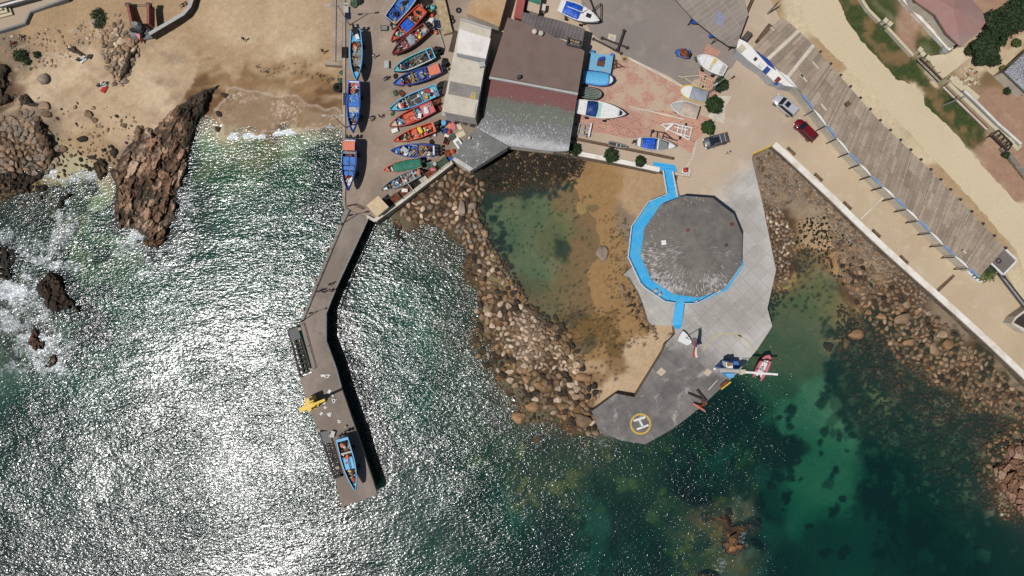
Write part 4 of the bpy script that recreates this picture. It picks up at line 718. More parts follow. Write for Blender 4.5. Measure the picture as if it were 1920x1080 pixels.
# ---------------------------------------------------------------- walls, kerbs
def walls(name, label, cat, path, z0, z1, w, mats, coping=None, group=None, cw=None):
    """wall following pixel path given at its top; coping = (height, width, material)"""
    pts = [P(x, y, z1) for x, y in path]; base = root(name, label, cat, (pts[0].x, pts[0].y, z0), 0, group)
    def ribbon(wd, za, zb, m, nm):
        L_, R_ = [], []
        for i, p in enumerate(pts):
            a = pts[max(i - 1, 0)]; c = pts[min(i + 1, len(pts) - 1)]; d = (c - a); d.z = 0; d.normalize(); n = Vector((-d.y, d.x, 0)) * wd / 2; L_.append(p + n); R_.append(p - n)
        q = L_ + R_[::-1]; MB().prism([(v.x, v.y) for v in q], za, zb).build(nm, m, base, world=True)
    ribbon(w, z0, z1, mats, 'wall')
    if coping: ribbon(coping[1], z1, z1 + coping[0], coping[2], 'coping')
    return base
SW = [(1452, 268), (1470, 283), (1512, 322), (1560, 367), (1610, 416), (1660, 463), (1710, 508), (1760, 552), (1810, 597), (1860, 643), (1920, 700), (1975, 752), (2100, 870)]
walls('sea_wall', 'long white topped sea wall along the promenade above the rocky shore', 'wall', [(x - 2, y + 3) for x, y in SW], -.5, 3.05, .75, MP['seawall'], (.35, .95, mat('whitewash', C(232, 225, 215), .8, .10, .5, 4, col2=C(196, 180, 160), mixat=.60)))
walls('terrace_wall', 'white capped stone wall behind the restaurants above the tide pool', 'wall', [(1042, 281), (1075, 287), (1120, 295), (1180, 307), (1236, 319)], 0, 3.1, .5, M['stonewall'], (.4, .75, MATS['whitewash']))
walls('quay_wall', 'grey concrete parapet slanting from the hut to the terrace roof above the boulders', 'wall', [(703, 413), (750, 379), (800, 341), (848, 304)], 0, 3.55, .5, M['concrete'], (.12, .62, M['palecon']))
walls('quay_wall', 'short pale parapet closing the quay corner beside the pier entrance', 'wall', [(688, 406), (704, 414)], 0, 3.5, .5, M['palecon'])
walls('quay_kerb', 'straight grey kerb along the seaward edge of the quay', 'kerb', [(645, -60), (645, 100), (645, 250), (645, 385)], -2, 3.25, .42, M['concrete'])
walls('yard_kerb', 'low dark kerb between the brick yard and the planted terrace', 'kerb', [(1066, 257), (1120, 268), (1180, 280), (1240, 292), (1264, 297)], 2.9, 3.5, .35, M['deckwood'])
# slipway slabs on the beach beside the quay
b = MB(); b.prism(pp([(622, -60), (631, -60), (629, 115), (622, 113)], 2.6), 0, 2.6); r_ = root('slipway', 'long pale concrete slipway strips beside the quay on the beach', 'slipway', P(628, 60, 0)); b.build('slab', M['concrete'], r_, world=True)
MB().prism(pp([(632.5, -60), (642, -60), (641.5, 116), (630.5, 115)], 2.5), 0, 2.5).build('slab', M['concrete'], r_, world=True); MB().prism(pp([(608, 114), (643, 116), (643, 123), (608, 121)], 2.3), 0, 2.3).build('end_beam', M['concrete'], r_, world=True)
# ---------------------------------------------------------------- pier
PIER = [(648, 388), (662, 396), (691, 408), (684, 424), (630, 540), (611, 587), (611, 640), (630, 690), (640, 727), (668, 808), (706, 922), (704, 929), (641, 951), (628, 898), (645, 892), (620, 808), (597, 805), (582, 772), (562, 710), (587, 697), (562, 605), (590, 535), (637, 420)]
pr = root('pier', 'long bent concrete pier reaching out into the glittering sea', 'pier', P(612, 600, 0))
slab('deck', PIER, ZQ, .55, MP['pier'], M['concrete'], None, pr)
slab('sun_block_core', [(652, 396), (682, 408), (626, 538), (606, 587), (606, 640), (625, 692), (635, 730), (663, 810), (700, 920), (644, 944), (634, 900), (648, 890), (624, 812), (600, 800), (586, 770), (568, 714), (592, 696), (568, 606), (595, 537), (641, 424)], ZQ - .56, 12, M['concrete'], M['concrete'], None, pr)  # unseen solid core added under the deck to block sun from the sea bed
for (x, y) in [(640, 425), (665, 445), (618, 470), (648, 485), (597, 525), (625, 535), (575, 580), (603, 585), (570, 615), (603, 640), (592, 690), (622, 692), (572, 712), (634, 735), (590, 770), (645, 765), (604, 800), (660, 805), (626, 812), (675, 850), (640, 870), (688, 885), (640, 910), (697, 918), (650, 945)]:
    p = P(x, y, 0); MB().tube([(p.x, p.y, -9), (p.x, p.y, 2.45)], .28, 8).build('pile', M['concrete'], pr, world=True)
def rails(name, label, path, zb, parent_thing=True, hgt=1.0, sp=2.0, m=None, n=2):
    m = m or M['galv']; pts = [P(x, y, zb + hgt) for x, y in path]; rt = root(name, label, 'railing', (pts[0].x, pts[0].y, zb))
    for k in range(n): MB().tube([p - Vector((0, 0, hgt * .48 * k)) for p in pts], .05, 5).build('rail', m, rt, world=True)
    pm = None
    for a, c in zip(pts[:-1], pts[1:]):
        q = max(1, int((c - a).length / sp))
        for k in range(q + 1 if c is pts[-1] else q):
            v = a.lerp(c, k / q)
            if pm is None:
                pm = MB().tube([(0, 0, 0), (0, 0, hgt)], .05, 5).build('post', m, rt); o = pm
            else: o = pm.copy(); COL.objects.link(o); o.parent = rt
            o.location = (v.x - rt.location.x, v.y - rt.location.y, 0)
    return rt
rails('pier_railing', 'pale railing along the seaward left side of the upper pier', [(651, 395), (638, 421), (591, 535), (563, 604)], ZQ)
rails('pier_railing', 'pale railing along the landing stage below the pier bend', [(564, 608), (575, 650), (587, 692)], ZQ)
rails('pier_railing', 'pale railing along the sheltered right side of the pier', [(689, 410), (683, 424), (629, 540), (610.5, 587), (610.5, 640), (629, 690), (639, 727)], ZQ)
rails('gate_railing', 'thin dark gate frame at the head of the pier', [(649, 386), (662, 383), (678, 391)], ZQ, m=M['iron'], n=3)
def landing(label, poly, z, cells):
    rt = root('boat_landing', label, 'landing', P(poly[0][0], poly[0][1], 0)); q = [P(x, y, z) for x, y in poly]
    b = MB()
    for i in range(4): b.bar(q[i], q[(i + 1) % 4], .3, .3)
    n, mth = cells
    for i in range(1, n): b.bar(q[0].lerp(q[3], i / n), q[1].lerp(q[2], i / n), .22, .2)
    for i in range(1, mth): b.bar(q[0].lerp(q[1], i / mth), q[3].lerp(q[2], i / mth), .2, .16)
    b.build('beam_grid', M['iron'], rt, world=True)
    MB().prism(pp([poly[0], poly[1], ((poly[1][0] * 3 + poly[2][0]) / 4, (poly[1][1] * 3 + poly[2][1]) / 4), ((poly[0][0] * 3 + poly[3][0]) / 4, (poly[0][1] * 3 + poly[3][1]) / 4)], z + .32), z + .2, z + .32).build('deck_plate', M['darkgrey'], rt, world=True)
    for p in q: MB().tube([(p.x, p.y, -8), (p.x, p.y, z)], .16, 6).build('leg', M['iron'], rt, world=True)
landing('rusty open landing frame on the seaward side of the pier bend', [(541, 619), (558, 613), (583, 694), (563, 704)], 1.2, (9, 3))
landing('rusty open landing frame beside the crane end of the pier', [(600, 810), (617, 808), (643, 890), (628, 896)], 1.2, (9, 3))
# ---------------------------------------------------------------- buildings
def build_house(name, label, roofpoly, z0, z1, wallm, roofm, over=.25, cat='building', loc=None, thick=.22, topm=None):
    c = P(sum(p[0] for p in roofpoly) / len(roofpoly), sum(p[1] for p in roofpoly) / len(roofpoly), z1)
    rt = root(name, label, cat, (c.x, c.y, z0)); q = [Vector(p) for p in pp(roofpoly, z1)]
    s = [v + (c - v).normalized() * over * 1.3 for v in q]
    MB().prism([(v.x, v.y) for v in s], z0, z1 - thick).build('wall', wallm, rt, world=True)
    MB().prism([(v.x, v.y) for v in q], z1 - thick, z1).build('roof', roofm, rt, world=True)
    return rt
def rsheet(rt, name, poly, z, m, t=.06):
    return MB().prism(pp(poly, z + t), z + .003, z + t).build(name, m, rt, world=True)
def corr(key, c1, c2, rot, per=.5, var=.12):
    m = mat(key, c1, .8, var, .35, 5, .25, col2=c2, mixat=.52, isl=.2); t = m.node_tree; N, L = t.nodes, t.links; B = N['Principled BSDF']
    tc = N.new('ShaderNodeTexCoord'); mp = N.new('ShaderNodeMapping'); mp.inputs['Rotation'].default_value = (0, 0, rot); L.new(tc.outputs['Object'], mp.inputs[0])
    w = N.new('ShaderNodeTexWave'); w.inputs['Scale'].default_value = .32 / per; L.new(mp.outputs[0], w.inputs['Vector']); b = N.new('ShaderNodeBump'); b.inputs['Distance'].default_value = .08; L.new(w.outputs['Fac'], b.inputs['Height']); L.new(b.outputs[0], B.inputs['Normal']); return m
roofbrown = mat('roof_brown', C(122, 104, 96), .9, .07, .4, 10, .2, col2=C(112, 94, 86), mixat=.6)
def speckle(key, c, cs, dens, sc=2.2, st=(1, 1, 1), rot=0):
    """lichen and gull droppings: small pale flecks over a dark felt roof"""
    m = mat(key, c, .9, .16, .5, 8, .2); t = m.node_tree; N, L = t.nodes, t.links; B = N['Principled BSDF']; src = B.inputs['Base Color'].links[0].from_socket; tc = N.new('ShaderNodeTexCoord')
    mp = N.new('ShaderNodeMapping'); mp.inputs['Scale'].default_value = st; mp.inputs['Rotation'].default_value = (0, 0, rot); L.new(tc.outputs['Object'], mp.inputs[0])
    n = N.new('ShaderNodeTexNoise'); n.inputs['Scale'].default_value = sc; n.inputs['Detail'].default_value = 3; n.inputs['Roughness'].default_value = .7; L.new(mp.outputs[0], n.inputs['Vector'])
    g = N.new('ShaderNodeTexNoise'); g.inputs['Scale'].default_value = .22; g.inputs['Detail'].default_value = 3; L.new(tc.outputs['Object'], g.inputs['Vector'])
    a = N.new('ShaderNodeMath'); a.operation = 'MULTIPLY_ADD'; a.inputs[1].default_value = .5; L.new(g.outputs[0], a.inputs[0]); L.new(n.outputs[0], a.inputs[2])
    r = N.new('ShaderNodeMapRange'); r.inputs[1].default_value = dens; r.inputs[2].default_value = dens + .08; r.inputs[4].default_value = .85; L.new(a.outputs[0], r.inputs[0])
    x = N.new('ShaderNodeMix'); x.data_type = 'RGBA'; L.new(r.outputs[0], x.inputs[0]); L.new(src, x.inputs[6]); x.inputs[7].default_value = (*cs, 1); L.new(x.outputs[2], B.inputs['Base Color']); return m
roofgreyc = corr('roof_grey_sheets', C(112, 104, 102), C(88, 82, 82), .3, .6)
banded = bpy.data.materials.new('terrace_roofing'); t, N, L, B = nodes(banded); tc = N.new('ShaderNodeTexCoord')
def nz_(sc, de, st=(1, 1, 1), ro=.6):
    mp = N.new('ShaderNodeMapping'); mp.inputs['Scale'].default_value = st; L.new(tc.outputs['Object'], mp.inputs[0]); n = N.new('ShaderNodeTexNoise'); n.inputs['Scale'].default_value = sc; n.inputs['Detail'].default_value = de; n.inputs['Roughness'].default_value = ro; L.new(mp.outputs[0], n.inputs['Vector']); return n.outputs[0]
def mth(op, a, b_, c=None):
    n = N.new('ShaderNodeMath'); n.operation = op
    for k, x in enumerate((a, b_, c)):
        if x is None: continue
        if hasattr(x, 'links'): L.new(x, n.inputs[k])
        else: n.inputs[k].default_value = x
    return n.outputs[0]
p_ = [P(x, y, 7) for x, y in ((1000, 160), (985, 276))]; dv = (p_[1] - p_[0]); dl = dv.length; dv /= dl
dt = N.new('ShaderNodeVectorMath'); dt.operation = 'DOT_PRODUCT'; L.new(tc.outputs['Object'], dt.inputs[0]); dt.inputs[1].default_value = tuple(dv); RBP = [(952, 33), (978, 40), (1090, 92), (1096, 96), (1084, 173), (1000, 157), (918, 142)]; cc_ = P(sum(p[0] for p in RBP) / 7, sum(p[1] for p in RBP) / 7, 8.2); BAND0 = (p_[0] - Vector((cc_.x, cc_.y, 3))).dot(dv)
pos = mth('ADD', mth('MULTIPLY', mth('SUBTRACT', dt.outputs['Value'], BAND0), 1 / dl), mth('MULTIPLY', mth('SUBTRACT', nz_(.35, 6, ro=.7), .5), .34)); cr = N.new('ShaderNodeValToRGB'); L.new(pos, cr.inputs[0])
cr.color_ramp.elements[0].position = .0; cr.color_ramp.elements[0].color = (*C(122, 78, 74), 1); cr.color_ramp.elements[1].position = 1; cr.color_ramp.elements[1].color = (*C(150, 150, 152), 1)
for ps, cc in ((.27, (120, 80, 76)), (.33, (104, 106, 96)), (.5, (106, 112, 100)), (.62, (112, 111, 109)), (.8, (126, 125, 126)), (.93, (178, 176, 174))): e = cr.color_ramp.elements.new(ps); e.color = (*C(*cc), 1)
fl = mth('ADD', nz_(4.2, 3, (1, .6, 1), .75), mth('MULTIPLY', pos, .17)); fr_ = N.new('ShaderNodeMapRange'); fr_.inputs[1].default_value = .67; fr_.inputs[2].default_value = .76; fr_.inputs[4].default_value = .8; L.new(fl, fr_.inputs[0])
mx_ = N.new('ShaderNodeMix'); mx_.data_type = 'RGBA'; L.new(fr_.outputs[0], mx_.inputs[0]); L.new(cr.outputs[0], mx_.inputs[6]); mx_.inputs[7].default_value = (*C(196, 195, 196), 1)
hs = N.new('ShaderNodeHueSaturation'); L.new(mx_.outputs[2], hs.inputs['Color']); vr = N.new('ShaderNodeMapRange'); vr.inputs[1].default_value = .3; vr.inputs[2].default_value = .7; vr.inputs[3].default_value = .82; vr.inputs[4].default_value = 1.18; L.new(nz_(5, 4), vr.inputs[0]); L.new(vr.outputs[0], hs.inputs['Value']); L.new(hs.outputs[0], B.inputs['Base Color']); B.inputs['Roughness'].default_value = .9
# restaurant block: main brown roof, older red/moss/white flecked terrace roof, wing to the quay wall
rb = build_house('restaurant_building', 'broad harbour restaurant with flat brown roof and flecked lower terrace roof', RBP, 3, 8.2, M['palecon'], roofbrown)
MB().prism(pp([(918, 143), (1000, 158), (1084, 174), (1083, 178), (1000, 162), (917, 147)], 8.45), 7.9, 8.45).build('gutter_strip', M['lightgrey'], rb, world=True)
lower = [(915, 146), (1000, 160), (1083, 176), (1066, 283), (1040, 284), (955, 274), (893, 240), (905, 222)]
q = pp(lower, 7.0); MB().prism([(v[0], v[1]) for v in q], 6.7, 7.0).build('terrace_roof', banded, rb, world=True)
MB().prism([(v[0], v[1]) for v in pp([(917, 148), (1000, 162), (1081, 178), (1063, 278), (1040, 280), (957, 271), (897, 238), (907, 222)], 6.7)], 3, 6.7).build('terrace_wall', M['palecon'], rb, world=True)
wing = [(893, 241), (954, 275), (880, 322), (848, 300), (870, 262)]
MB().prism([(v[0], v[1]) for v in pp(wing, 6.2)], 5.95, 6.2).build('wing_roof', speckle('roof_wing', C(124, 124, 122), C(205, 203, 198), .86), rb, world=True)
MB().prism([(v[0], v[1]) for v in pp([(894, 244), (951, 275), (880, 319), (851, 299), (871, 264)], 5.95)], 2.5, 5.95).build('wing_wall', M['palecon'], rb, world=True)
rsheet(rb, 'wing_eave', [(880, 321), (848, 299.5), (853, 294), (888, 316)], 6.2, mat('whitish_eave', C(198, 192, 184), .8, .1, 1.5, 5, col2=C(150, 148, 146), mixat=.6), .05)
rsheet(rb, 'grey_roof_sheets', [(978, 22), (1048, 38), (1097, 54), (1090, 92), (1080, 88), (1068, 76), (1000, 56), (978, 40)], 7.4, roofgreyc, .25)
MB().prism(pp([(980, 24), (1046, 40), (1095, 55), (1089, 90), (978, 40)], 7.3), 3, 7.35).build('back_wall', M['palecon'], rb, world=True)
q = [P(x, y, 8.25) for x, y in ((1065, 72), (1092, 80), (1088, 90), (1063, 84))]
b = MB(); [b.bar(q[i], q[(i + 1) % 4], .25, .7) for i in range(4)]; b.build('roof_hatch', M['darkgrey'], rb, world=True)
b = MB(); [b.box((*P(1072 + 4 * i, 75 + 1.4 * i, 8.2)[:2], 8.3), (.5, .45, .5), i * .4) for i in range(4)]; b.build('gas_bottles', M['plank'], rb, world=True)
for (x, y) in ((1002, 62), (1014, 65)):
    p = P(x, y, 8.2); MB().tube([(p.x, p.y, 8.2), (p.x, p.y, 8.75)], .18, 8).sphere((p.x, p.y, 8.85), .42, n=10, k=6, sq=(1, 1, .6)).build('roof_vent', M['palecon'], rb, world=True)
p = P(973, 145, 8.6); MB().tube([(p.x, p.y, 7.5), (p.x, p.y, 9.2)], .3, 8).build('chimney', M['darkgrey'], rb, world=True)
p = P(880, 260, 6.3); MB().tube([(p.x, p.y, 6), (p.x, p.y, 6.9)], .22, 8).build('roof_vent', M['palecon'], rb, world=True)
b = MB()
for i in range(9): b.bar(P(1042 + i * 3, 256 + i * .4, 5.6), P(1037 + i * 3, 286 + i * .4, 5.6), .12, .18)
for t_ in (0, 1): b.bar(P(1040, 259 + t_ * 24, 5.45), P(1068, 263 + t_ * 24, 5.45), .12, .16)
for x, y in ((1040, 284), (1064, 288)): p = P(x, y, 5.4); b.bar((p.x, p.y, 3), (p.x, p.y, 5.4), .14, .14)
rt = root('pergola', 'slatted timber pergola at the corner of the restaurant terrace', 'pergola', P(1050, 272, 3)); b.build('frame', M['deckwood'], rt, world=True)
# white three part fishermen's building
wa = mat('white_roof', C(226, 218, 212), .8, .05, .5, 5, col2=C(206, 198, 190), mixat=.62); wb_ = mat('offwhite_roof', C(204, 194, 178), .85, .08, .6, 5, col2=C(186, 176, 160), mixat=.55); dk = corr('dark_sheets', C(88, 76, 68), C(70, 62, 58), .25, .35)
fb = build_house('fishermen_building', 'tall white flat roofed building in stepped sections beside the row of boats', [(864, 34), (922, 52), (891, 221), (829, 209)], 3, 10.2, mat('white_wall', C(190, 186, 180), .8, .1, .6, 3), wb_)
rsheet(fb, 'white_roof_panel', [(862, 55), (920, 72), (911, 110), (856, 99)], 10.2, wa, .5)
rsheet(fb, 'roof_parapet', [(863, 34), (922, 52), (921, 55), (862.5, 37)], 10.2, M['lightgrey'], .25)
rsheet(fb, 'step_wall', [(856, 99.5), (911, 110.5), (909.5, 119), (857, 106)], 10.2, M['grey'], .14)
rsheet(fb, 'corrugated_strip', [(844, 152), (900, 163), (897, 187), (840, 176)], 10.2, corr('grey_sheets', C(150, 144, 138), C(120, 114, 110), 1.35, .35), .08)
rsheet(fb, 'white_roof_panel', [(834, 179), (893, 193), (890, 216), (831, 207)], 10.2, wb_, .12)
q = pp([(851, 56), (863, 60), (855, 99), (841, 96)], 9.0); MB().prism(q, 8.9, 9.0).build('awning', dk, fb, world=True)
q = pp([(833, 150), (844, 153), (840, 178), (829, 175)], 9.0); MB().prism(q, 8.9, 9.0).build('awning', dk, fb, world=True)
rsheet(fb, 'lichen_patch', [(884, 172), (893, 174), (891, 185), (880, 183)], 10.3, mat('lichen', C(190, 168, 84), .9, .2, 1, 6, col2=C(160, 150, 130), mixat=.5), .012)
p = P(904, 122, 10.5); MB().box((p.x, p.y, 10.55), (.9, .7, .7), .2).build('water_tank', M['lightgrey'], fb, world=True)
c0 = pp([(829, 210), (890, 222), (889, 228), (828, 216)], 6.0); MB().prism(c0, 5.8, 6.0).build('canopy', M['lightgrey'], fb, world=True)
for i in range(4):
    a = P(836 + i * 15, 214 + i * 3, 8.3); MB().box((a.x + .3, a.y - .9, 7.2), (.9, .08, 1.0), -.2).build('window', M['glass'], fb, world=True)
# small buildings along the top edge
build_house('storage_shed', 'shed with a rusty orange roof at the top edge beside the white building', [(905, -40), (960, -40), (936, 50), (890, 32), (872, 24)], 3, 6.6, M['palecon'], mat('rusty_roof', C(176, 132, 84), .85, .14, .25, 6, col2=C(190, 168, 138), mixat=.5))
build_house('storage_shed', 'narrow red painted shed between the rusty roof and the restaurant', [(975, -30), (991, -30), (978, 36), (963, 33)], 3, 7, M['maroon'], mat('red_tin', C(160, 82, 74), .7, .1, .5, 6))
build_house('storage_shed', 'small shed with a green tarpaulin strip over its beige roof', [(992, -20), (1018, -20), (1010, 26), (986, 18)], 3, 5.6, M['palecon'], mat('beige_roof', C(188, 168, 148), .85, .06, .6, 5))
rt = root('roof_tarpaulin', 'dark green tarpaulin spread over the beige shed roof', 'tarpaulin', P(1004, 2, 5.6)); MB().prism(pp([(994, -18), (1017, -18), (1012, 9), (991, 2)], 5.66), 5.61, 5.66).build('sheet', M['tarpgreen'], rt, world=True)
build_house('water_tank', 'small cream box tank beside the beige shed', [(1013, 6), (1024, 8), (1022, 20), (1012, 18)], 3, 4.6, M['palecon'], M['palecon'], .05, 'tank')
walls('low_wall', 'broad tan concrete ramp wall behind the heap of fishing gear', 'wall', [(818, -30), (828, 10), (840, 62)], 3, 3.9, 1.5, M['plank'])
rt = root('canopy_roof', 'large grey gridded canopy roof at the top of the asphalt yard', 'canopy', P(1330, 40, 3)); cq = [(1240, -30), (1390, -30), (1403, 26), (1380, 88), (1366, 86), (1345, 72), (1300, 36)]
MB().prism(pp(cq, 6.0), 5.85, 6.0).build('roof', paved('canopy_sheets', C(148, 137, 127), C(138, 128, 120), C(158, 147, 137), (2.1, .8), -.62, (1.35, 1.33, 1.3), msize=.035, tv=.1), rt, world=True)
MB().prism(pp([(1344, 18), (1362, 30), (1352, 52), (1336, 38)], 6.06), 6.045, 6.055).build('patch_sheet', mat('bluish_sheet', C(140, 142, 158), .6, .08), rt, world=True)
for x, y in ((1300, 38), (1345, 74), (1378, 86), (1400, 26)): p = P(x - 2, y - 3, 5.8); MB().tube([(p.x, p.y, 3), (p.x, p.y, 5.85)], .08, 6).build('post', M['iron'], rt, world=True)
walls('timber_fence', 'timber fence running from the canopy roof to the white kiosk', 'fence', [(1420, -20), (1398, 30), (1386, 72)], 3, 4.3, .25, M['deckwood'])
# beach hut on the quay corner
rt = build_house('quay_hut', 'square hut with a plain beige roof at the pier entrance', [(687, 385), (709, 367), (729, 388), (706, 407)], 3, 5.8, M['cream'], mat('hut_roof', C(206, 182, 148), .8, .06, .8, 4, col2=C(172, 146, 112), mixat=.66), .15, 'hut')
# ---------------------------------------------------------------- promenade market shed
ms = root('market_shed', 'long shed of patched grey roof sheets between promenade and dirt road', 'shed', P(1660, 280, 3)); Ltop = (1408, 84); Lbot = (1832, 520); Rtop = (1470, 28); Rbot = (1884, 466); ZS = 6.6
RE = [(0, (1466, 32)), (.045, (1487, 48)), (.16, (1527, 86)), (.2, (1545, 108)), (.45, (1647, 225)), (.66, (1735, 310)), (.82, (1800, 376)), (1, (1884, 466))]; LE = [(0, (1412, 90)), (.08, (1442, 112)), (.2, (1496, 166)), (.3, (1547, 232)), (.4, (1592, 286)), (.5, (1638, 334)), (.6, (1682, 374)), (.72, (1730, 420)), (.85, (1780, 470)), (1, (1836, 520))]
def edge(E, t):
    for (a, p), (c, q) in zip(E[:-1], E[1:]):
        if t <= c: s = (t - a) / (c - a); return (p[0] + (q[0] - p[0]) * s, p[1] + (q[1] - p[1]) * s)
    return E[-1][1]
shm = corr('shed_sheets', C(168, 151, 133), C(144, 129, 113), .77, .35, .16)
b = MB(); n = 66; rs = random.Random(3); bw = MB()
for i in range(n):
    t0, t1 = i / n, (i + 1) / n - .0006; a0, a1, c0, c1 = edge(LE, t0), edge(LE, t1), edge(RE, t0), edge(RE, t1); parts_ = [0, .34, .67, 1] if rs.random() < .75 else [0, .5, 1]
    for u0, u1 in zip(parts_[:-1], parts_[1:]):
        z = ZS + rs.uniform(-.02, .03) - .0; mixp = lambda a, c, u: (a[0] + (c[0] - a[0]) * u, a[1] + (c[1] - a[1]) * u); u1 += .01 if u1 < 1 else 0
        pa, pb, pc, pd = [P(*mixp(a, c, u), z + .9 * u) for a, c, u in ((a0, c0, u0), (a1, c1, u0), (a1, c1, u1), (a0, c0, u1))]
        b.loft([[tuple(v - Vector((0, 0, .07))) for v in (pa, pb, pc, pd)], [tuple(v) for v in (pa, pb, pc, pd)]])
b.build('roof', shm, ms, world=True)
for k, t_ in enumerate((.075, .155, .235, .31, .40, .5, .6, .70, .78, .86, .93)):
    a, c = edge(LE, t_), edge(RE, t_); MB().bar(P(*a, ZS + .07), P(*c, ZS + .97), .55 if k < 2 else .14, .06).build('ridge_strip', M['palecon'] if k < 2 else mat('joint_strip', C(176, 160, 142), .8, .2, 2, 6), ms, world=True)
pts = [edge(LE, i / 40) for i in range(41)] + [edge(RE, 1 - i / 40) for i in range(41)]
cx = [P(x, y, ZS - .1) for x, y in pts]; cm = sum(cx, Vector()) / len(cx)
MB().prism([(v.x + (cm.x - v.x) * .05 + .2, v.y + (cm.y - v.y) * .05) for v in cx], 3, ZS - .15).build('wall', M['palecon'], ms, world=True)
seg = [.215, .26, .305, .35, .40, .445, .49, .54, .59, .645, .70, .76, .82, .88, .945, 1.0]
for k, (s0, s1) in enumerate(zip(seg[:-1], seg[1:])):
    vs = []; fs = []; nn = 10
    for i in range(nn + 1):
        t_ = s0 + (s1 - s0) * i / nn; x, y = edge(LE, t_); w = 3.0 * math.sin(math.pi * i / nn) + .2
        for z_, off_ in ((ZS + .12, w * .8), (ZS + .1, -w * .1 - 1.2), (ZS - .9, -w * .2 - 1.5)): vs.append(tuple(P(x + off_ * .68, y - off_ * .72, z_)))
    for i in range(nn): fs += [(i * 3, i * 3 + 1, i * 3 + 4, i * 3 + 3), (i * 3 + 1, i * 3 + 2, i * 3 + 5, i * 3 + 4)]
    MB().add(vs, fs).build('awning', mat('awning_blue', C(112, 150, 196), .7, .1) if k % 2 == 0 else M['white'], ms, world=True)
for t_ in seg[1:-1]:
    x, y = edge(LE, t_); p = P(x - 2.4, y + 2.2, ZS - .3); MB().tube([(p.x, p.y, 3), (p.x, p.y, ZS - .3)], .09, 6).build('post', M['iron'], ms, world=True)
for t_ in [i / 22 for i in range(4, 23)]:
    x, y = edge(RE, t_); p = P(x + 1.5, y - 1, ZS + .7); MB().box((p.x, p.y, ZS + .55), (.35, .35, .7), .8).build('roof_bracket', M['darkgrey'], ms, world=True)
p = P(1589, 195, ZS + .9); MB().box((p.x, p.y, ZS + .9), (.7, .7, .5), .6).build('roof_box', M['deckwood'], ms, world=True)
for x, y, l in ((1530, 122, 1.5), (1508, 146, 1.6), (1504, 141, .7), (1545, 200, 1.4), (1449, 54, .8), (1810, 472, .6)):
    p = P(x, y, ZS + 1); MB().box((p.x, p.y, ZS + .65 + .02), (.22, l, .5), .7).build('loose_batten', M['palecon'], ms, world=True)
# flat roofed end block with white parapet
eb = build_house('toilet_block', 'flat roofed grey block with white parapet at the end of the market shed', [(1884, 467), (1906, 488), (1880, 515), (1853, 489)], 3, 6.0, M['palecon'], mat('felt_grey', C(118, 108, 104), .9, .06, .6, 6, col2=C(104, 95, 92), mixat=.55))
for a, c in (((1884, 467), (1906, 488)), ((1906, 488), (1880, 515)), ((1880, 515), (1853, 489))): MB().bar(P(*a, 6.1), P(*c, 6.1), .25, .3).build('parapet', M['white'], eb, world=True)
p = P(1873, 489, 6.1); MB().torus((p.x, p.y, 6.06), .35, .1).build('roof_ring', M['iron'], eb, world=True)
b = MB(); b.prism(pp([(1856, 493), (1860, 490), (1888, 520), (1884, 523)], 5.6), 5.4, 5.6); b.build('canopy', M['darkgrey'], eb, world=True)
# white kiosk row with hatches in front of the shed
kq = [(1385, 72), (1398, 78), (1420, 97), (1444, 118), (1470, 142), (1494, 164), (1470, 160), (1466, 156), (1452, 153), (1432, 134), (1402, 112), (1381, 92)]
kr = build_house('kiosk_row', 'white flat roofed row of kiosks with coloured roof hatches before the shed', kq, 3, 5.8, mat('kiosk_wall', C(186, 188, 190), .8, .08), mat('kiosk_roof', C(232, 228, 224), .8, .04, .6, 4), .2)
for (x, y, w, l, c) in ((1391, 90, .95, .95, 'cream'), (1438, 131, .8, .95, 'deepblue'), (1459, 149, .65, .8, 'maroon'), (1427, 121, .7, .7, 'white'), (1417, 110, .45, .45, 'darkgrey')):
    p = P(x, y, 6.2); MB().box((p.x, p.y, 6.03), (w, l, .45), -.75).build('roof_hatch', M[c], kr, world=True, bevel=.02)
for (x0, y0, x1, y1, c) in ((1402, 110, 1407, 114, 'green'), (1430, 135, 1437, 140, 'skyblue'), (1452, 154, 1459, 158, 'blue'), (1383, 94, 1394, 103, 'skyblue')): MB().bar(P(x0, y0, 4.9), P(x1, y1, 4.9), .12, 1.3).build('shutter', M[c], kr, world=True)
b = MB(); b.add([tuple(P(x, y, 6.7)) for x, y in ((1415, 94), (1442, 112), (1456, 132), (1440, 121))], [(0, 1, 2, 3)]); b.build('blue_awning', M['deepblue'], kr, world=True)
b = MB(); b.add([tuple(P(x, y, 6.75)) for x, y in ((1458, 131), (1478, 143), (1497, 167), (1476, 150))], [(0, 1, 2, 3)]); b.build('white_awning', M['white'], kr, world=True)
build_house('container_roof', 'dark flat topped cabin behind the kiosks beside the timber fence', [(1402, 57), (1412, 63), (1400, 77), (1391, 70)], 3, 5.2, M['darkgrey'], mat('dark_roof', C(84, 78, 72), .8, .1), .08, 'cabin')
walls('low_wall', 'dark low wall running up beside the upper end of the shed', 'wall', [(1446, 46), (1424, 76)], 3, 4.4, .8, M['deckwood'])
# ---------------------------------------------------------------- pavilion
ZD = 3.3; ZR = 7.0
RF = [(1240, 383), (1283, 367), (1336, 371), (1376, 402), (1392, 441), (1390, 498), (1358, 542), (1311, 558), (1264, 552), (1222, 525), (1202, 480), (1209, 427)]
pv = root('pavilion', 'twelve sided grey roofed pavilion ringed by a bright blue deck', 'pavilion', P(1300, 462, ZPL))
cen = P(1305, 463, ZR); rq = [P(x, y, ZR - 1.0) for x, y in RF]; apex = Vector((cen.x, cen.y, ZR + .5))
droppings = speckle('pavilion_roof', C(118, 112, 106), C(186, 182, 177), .84, 2.6)
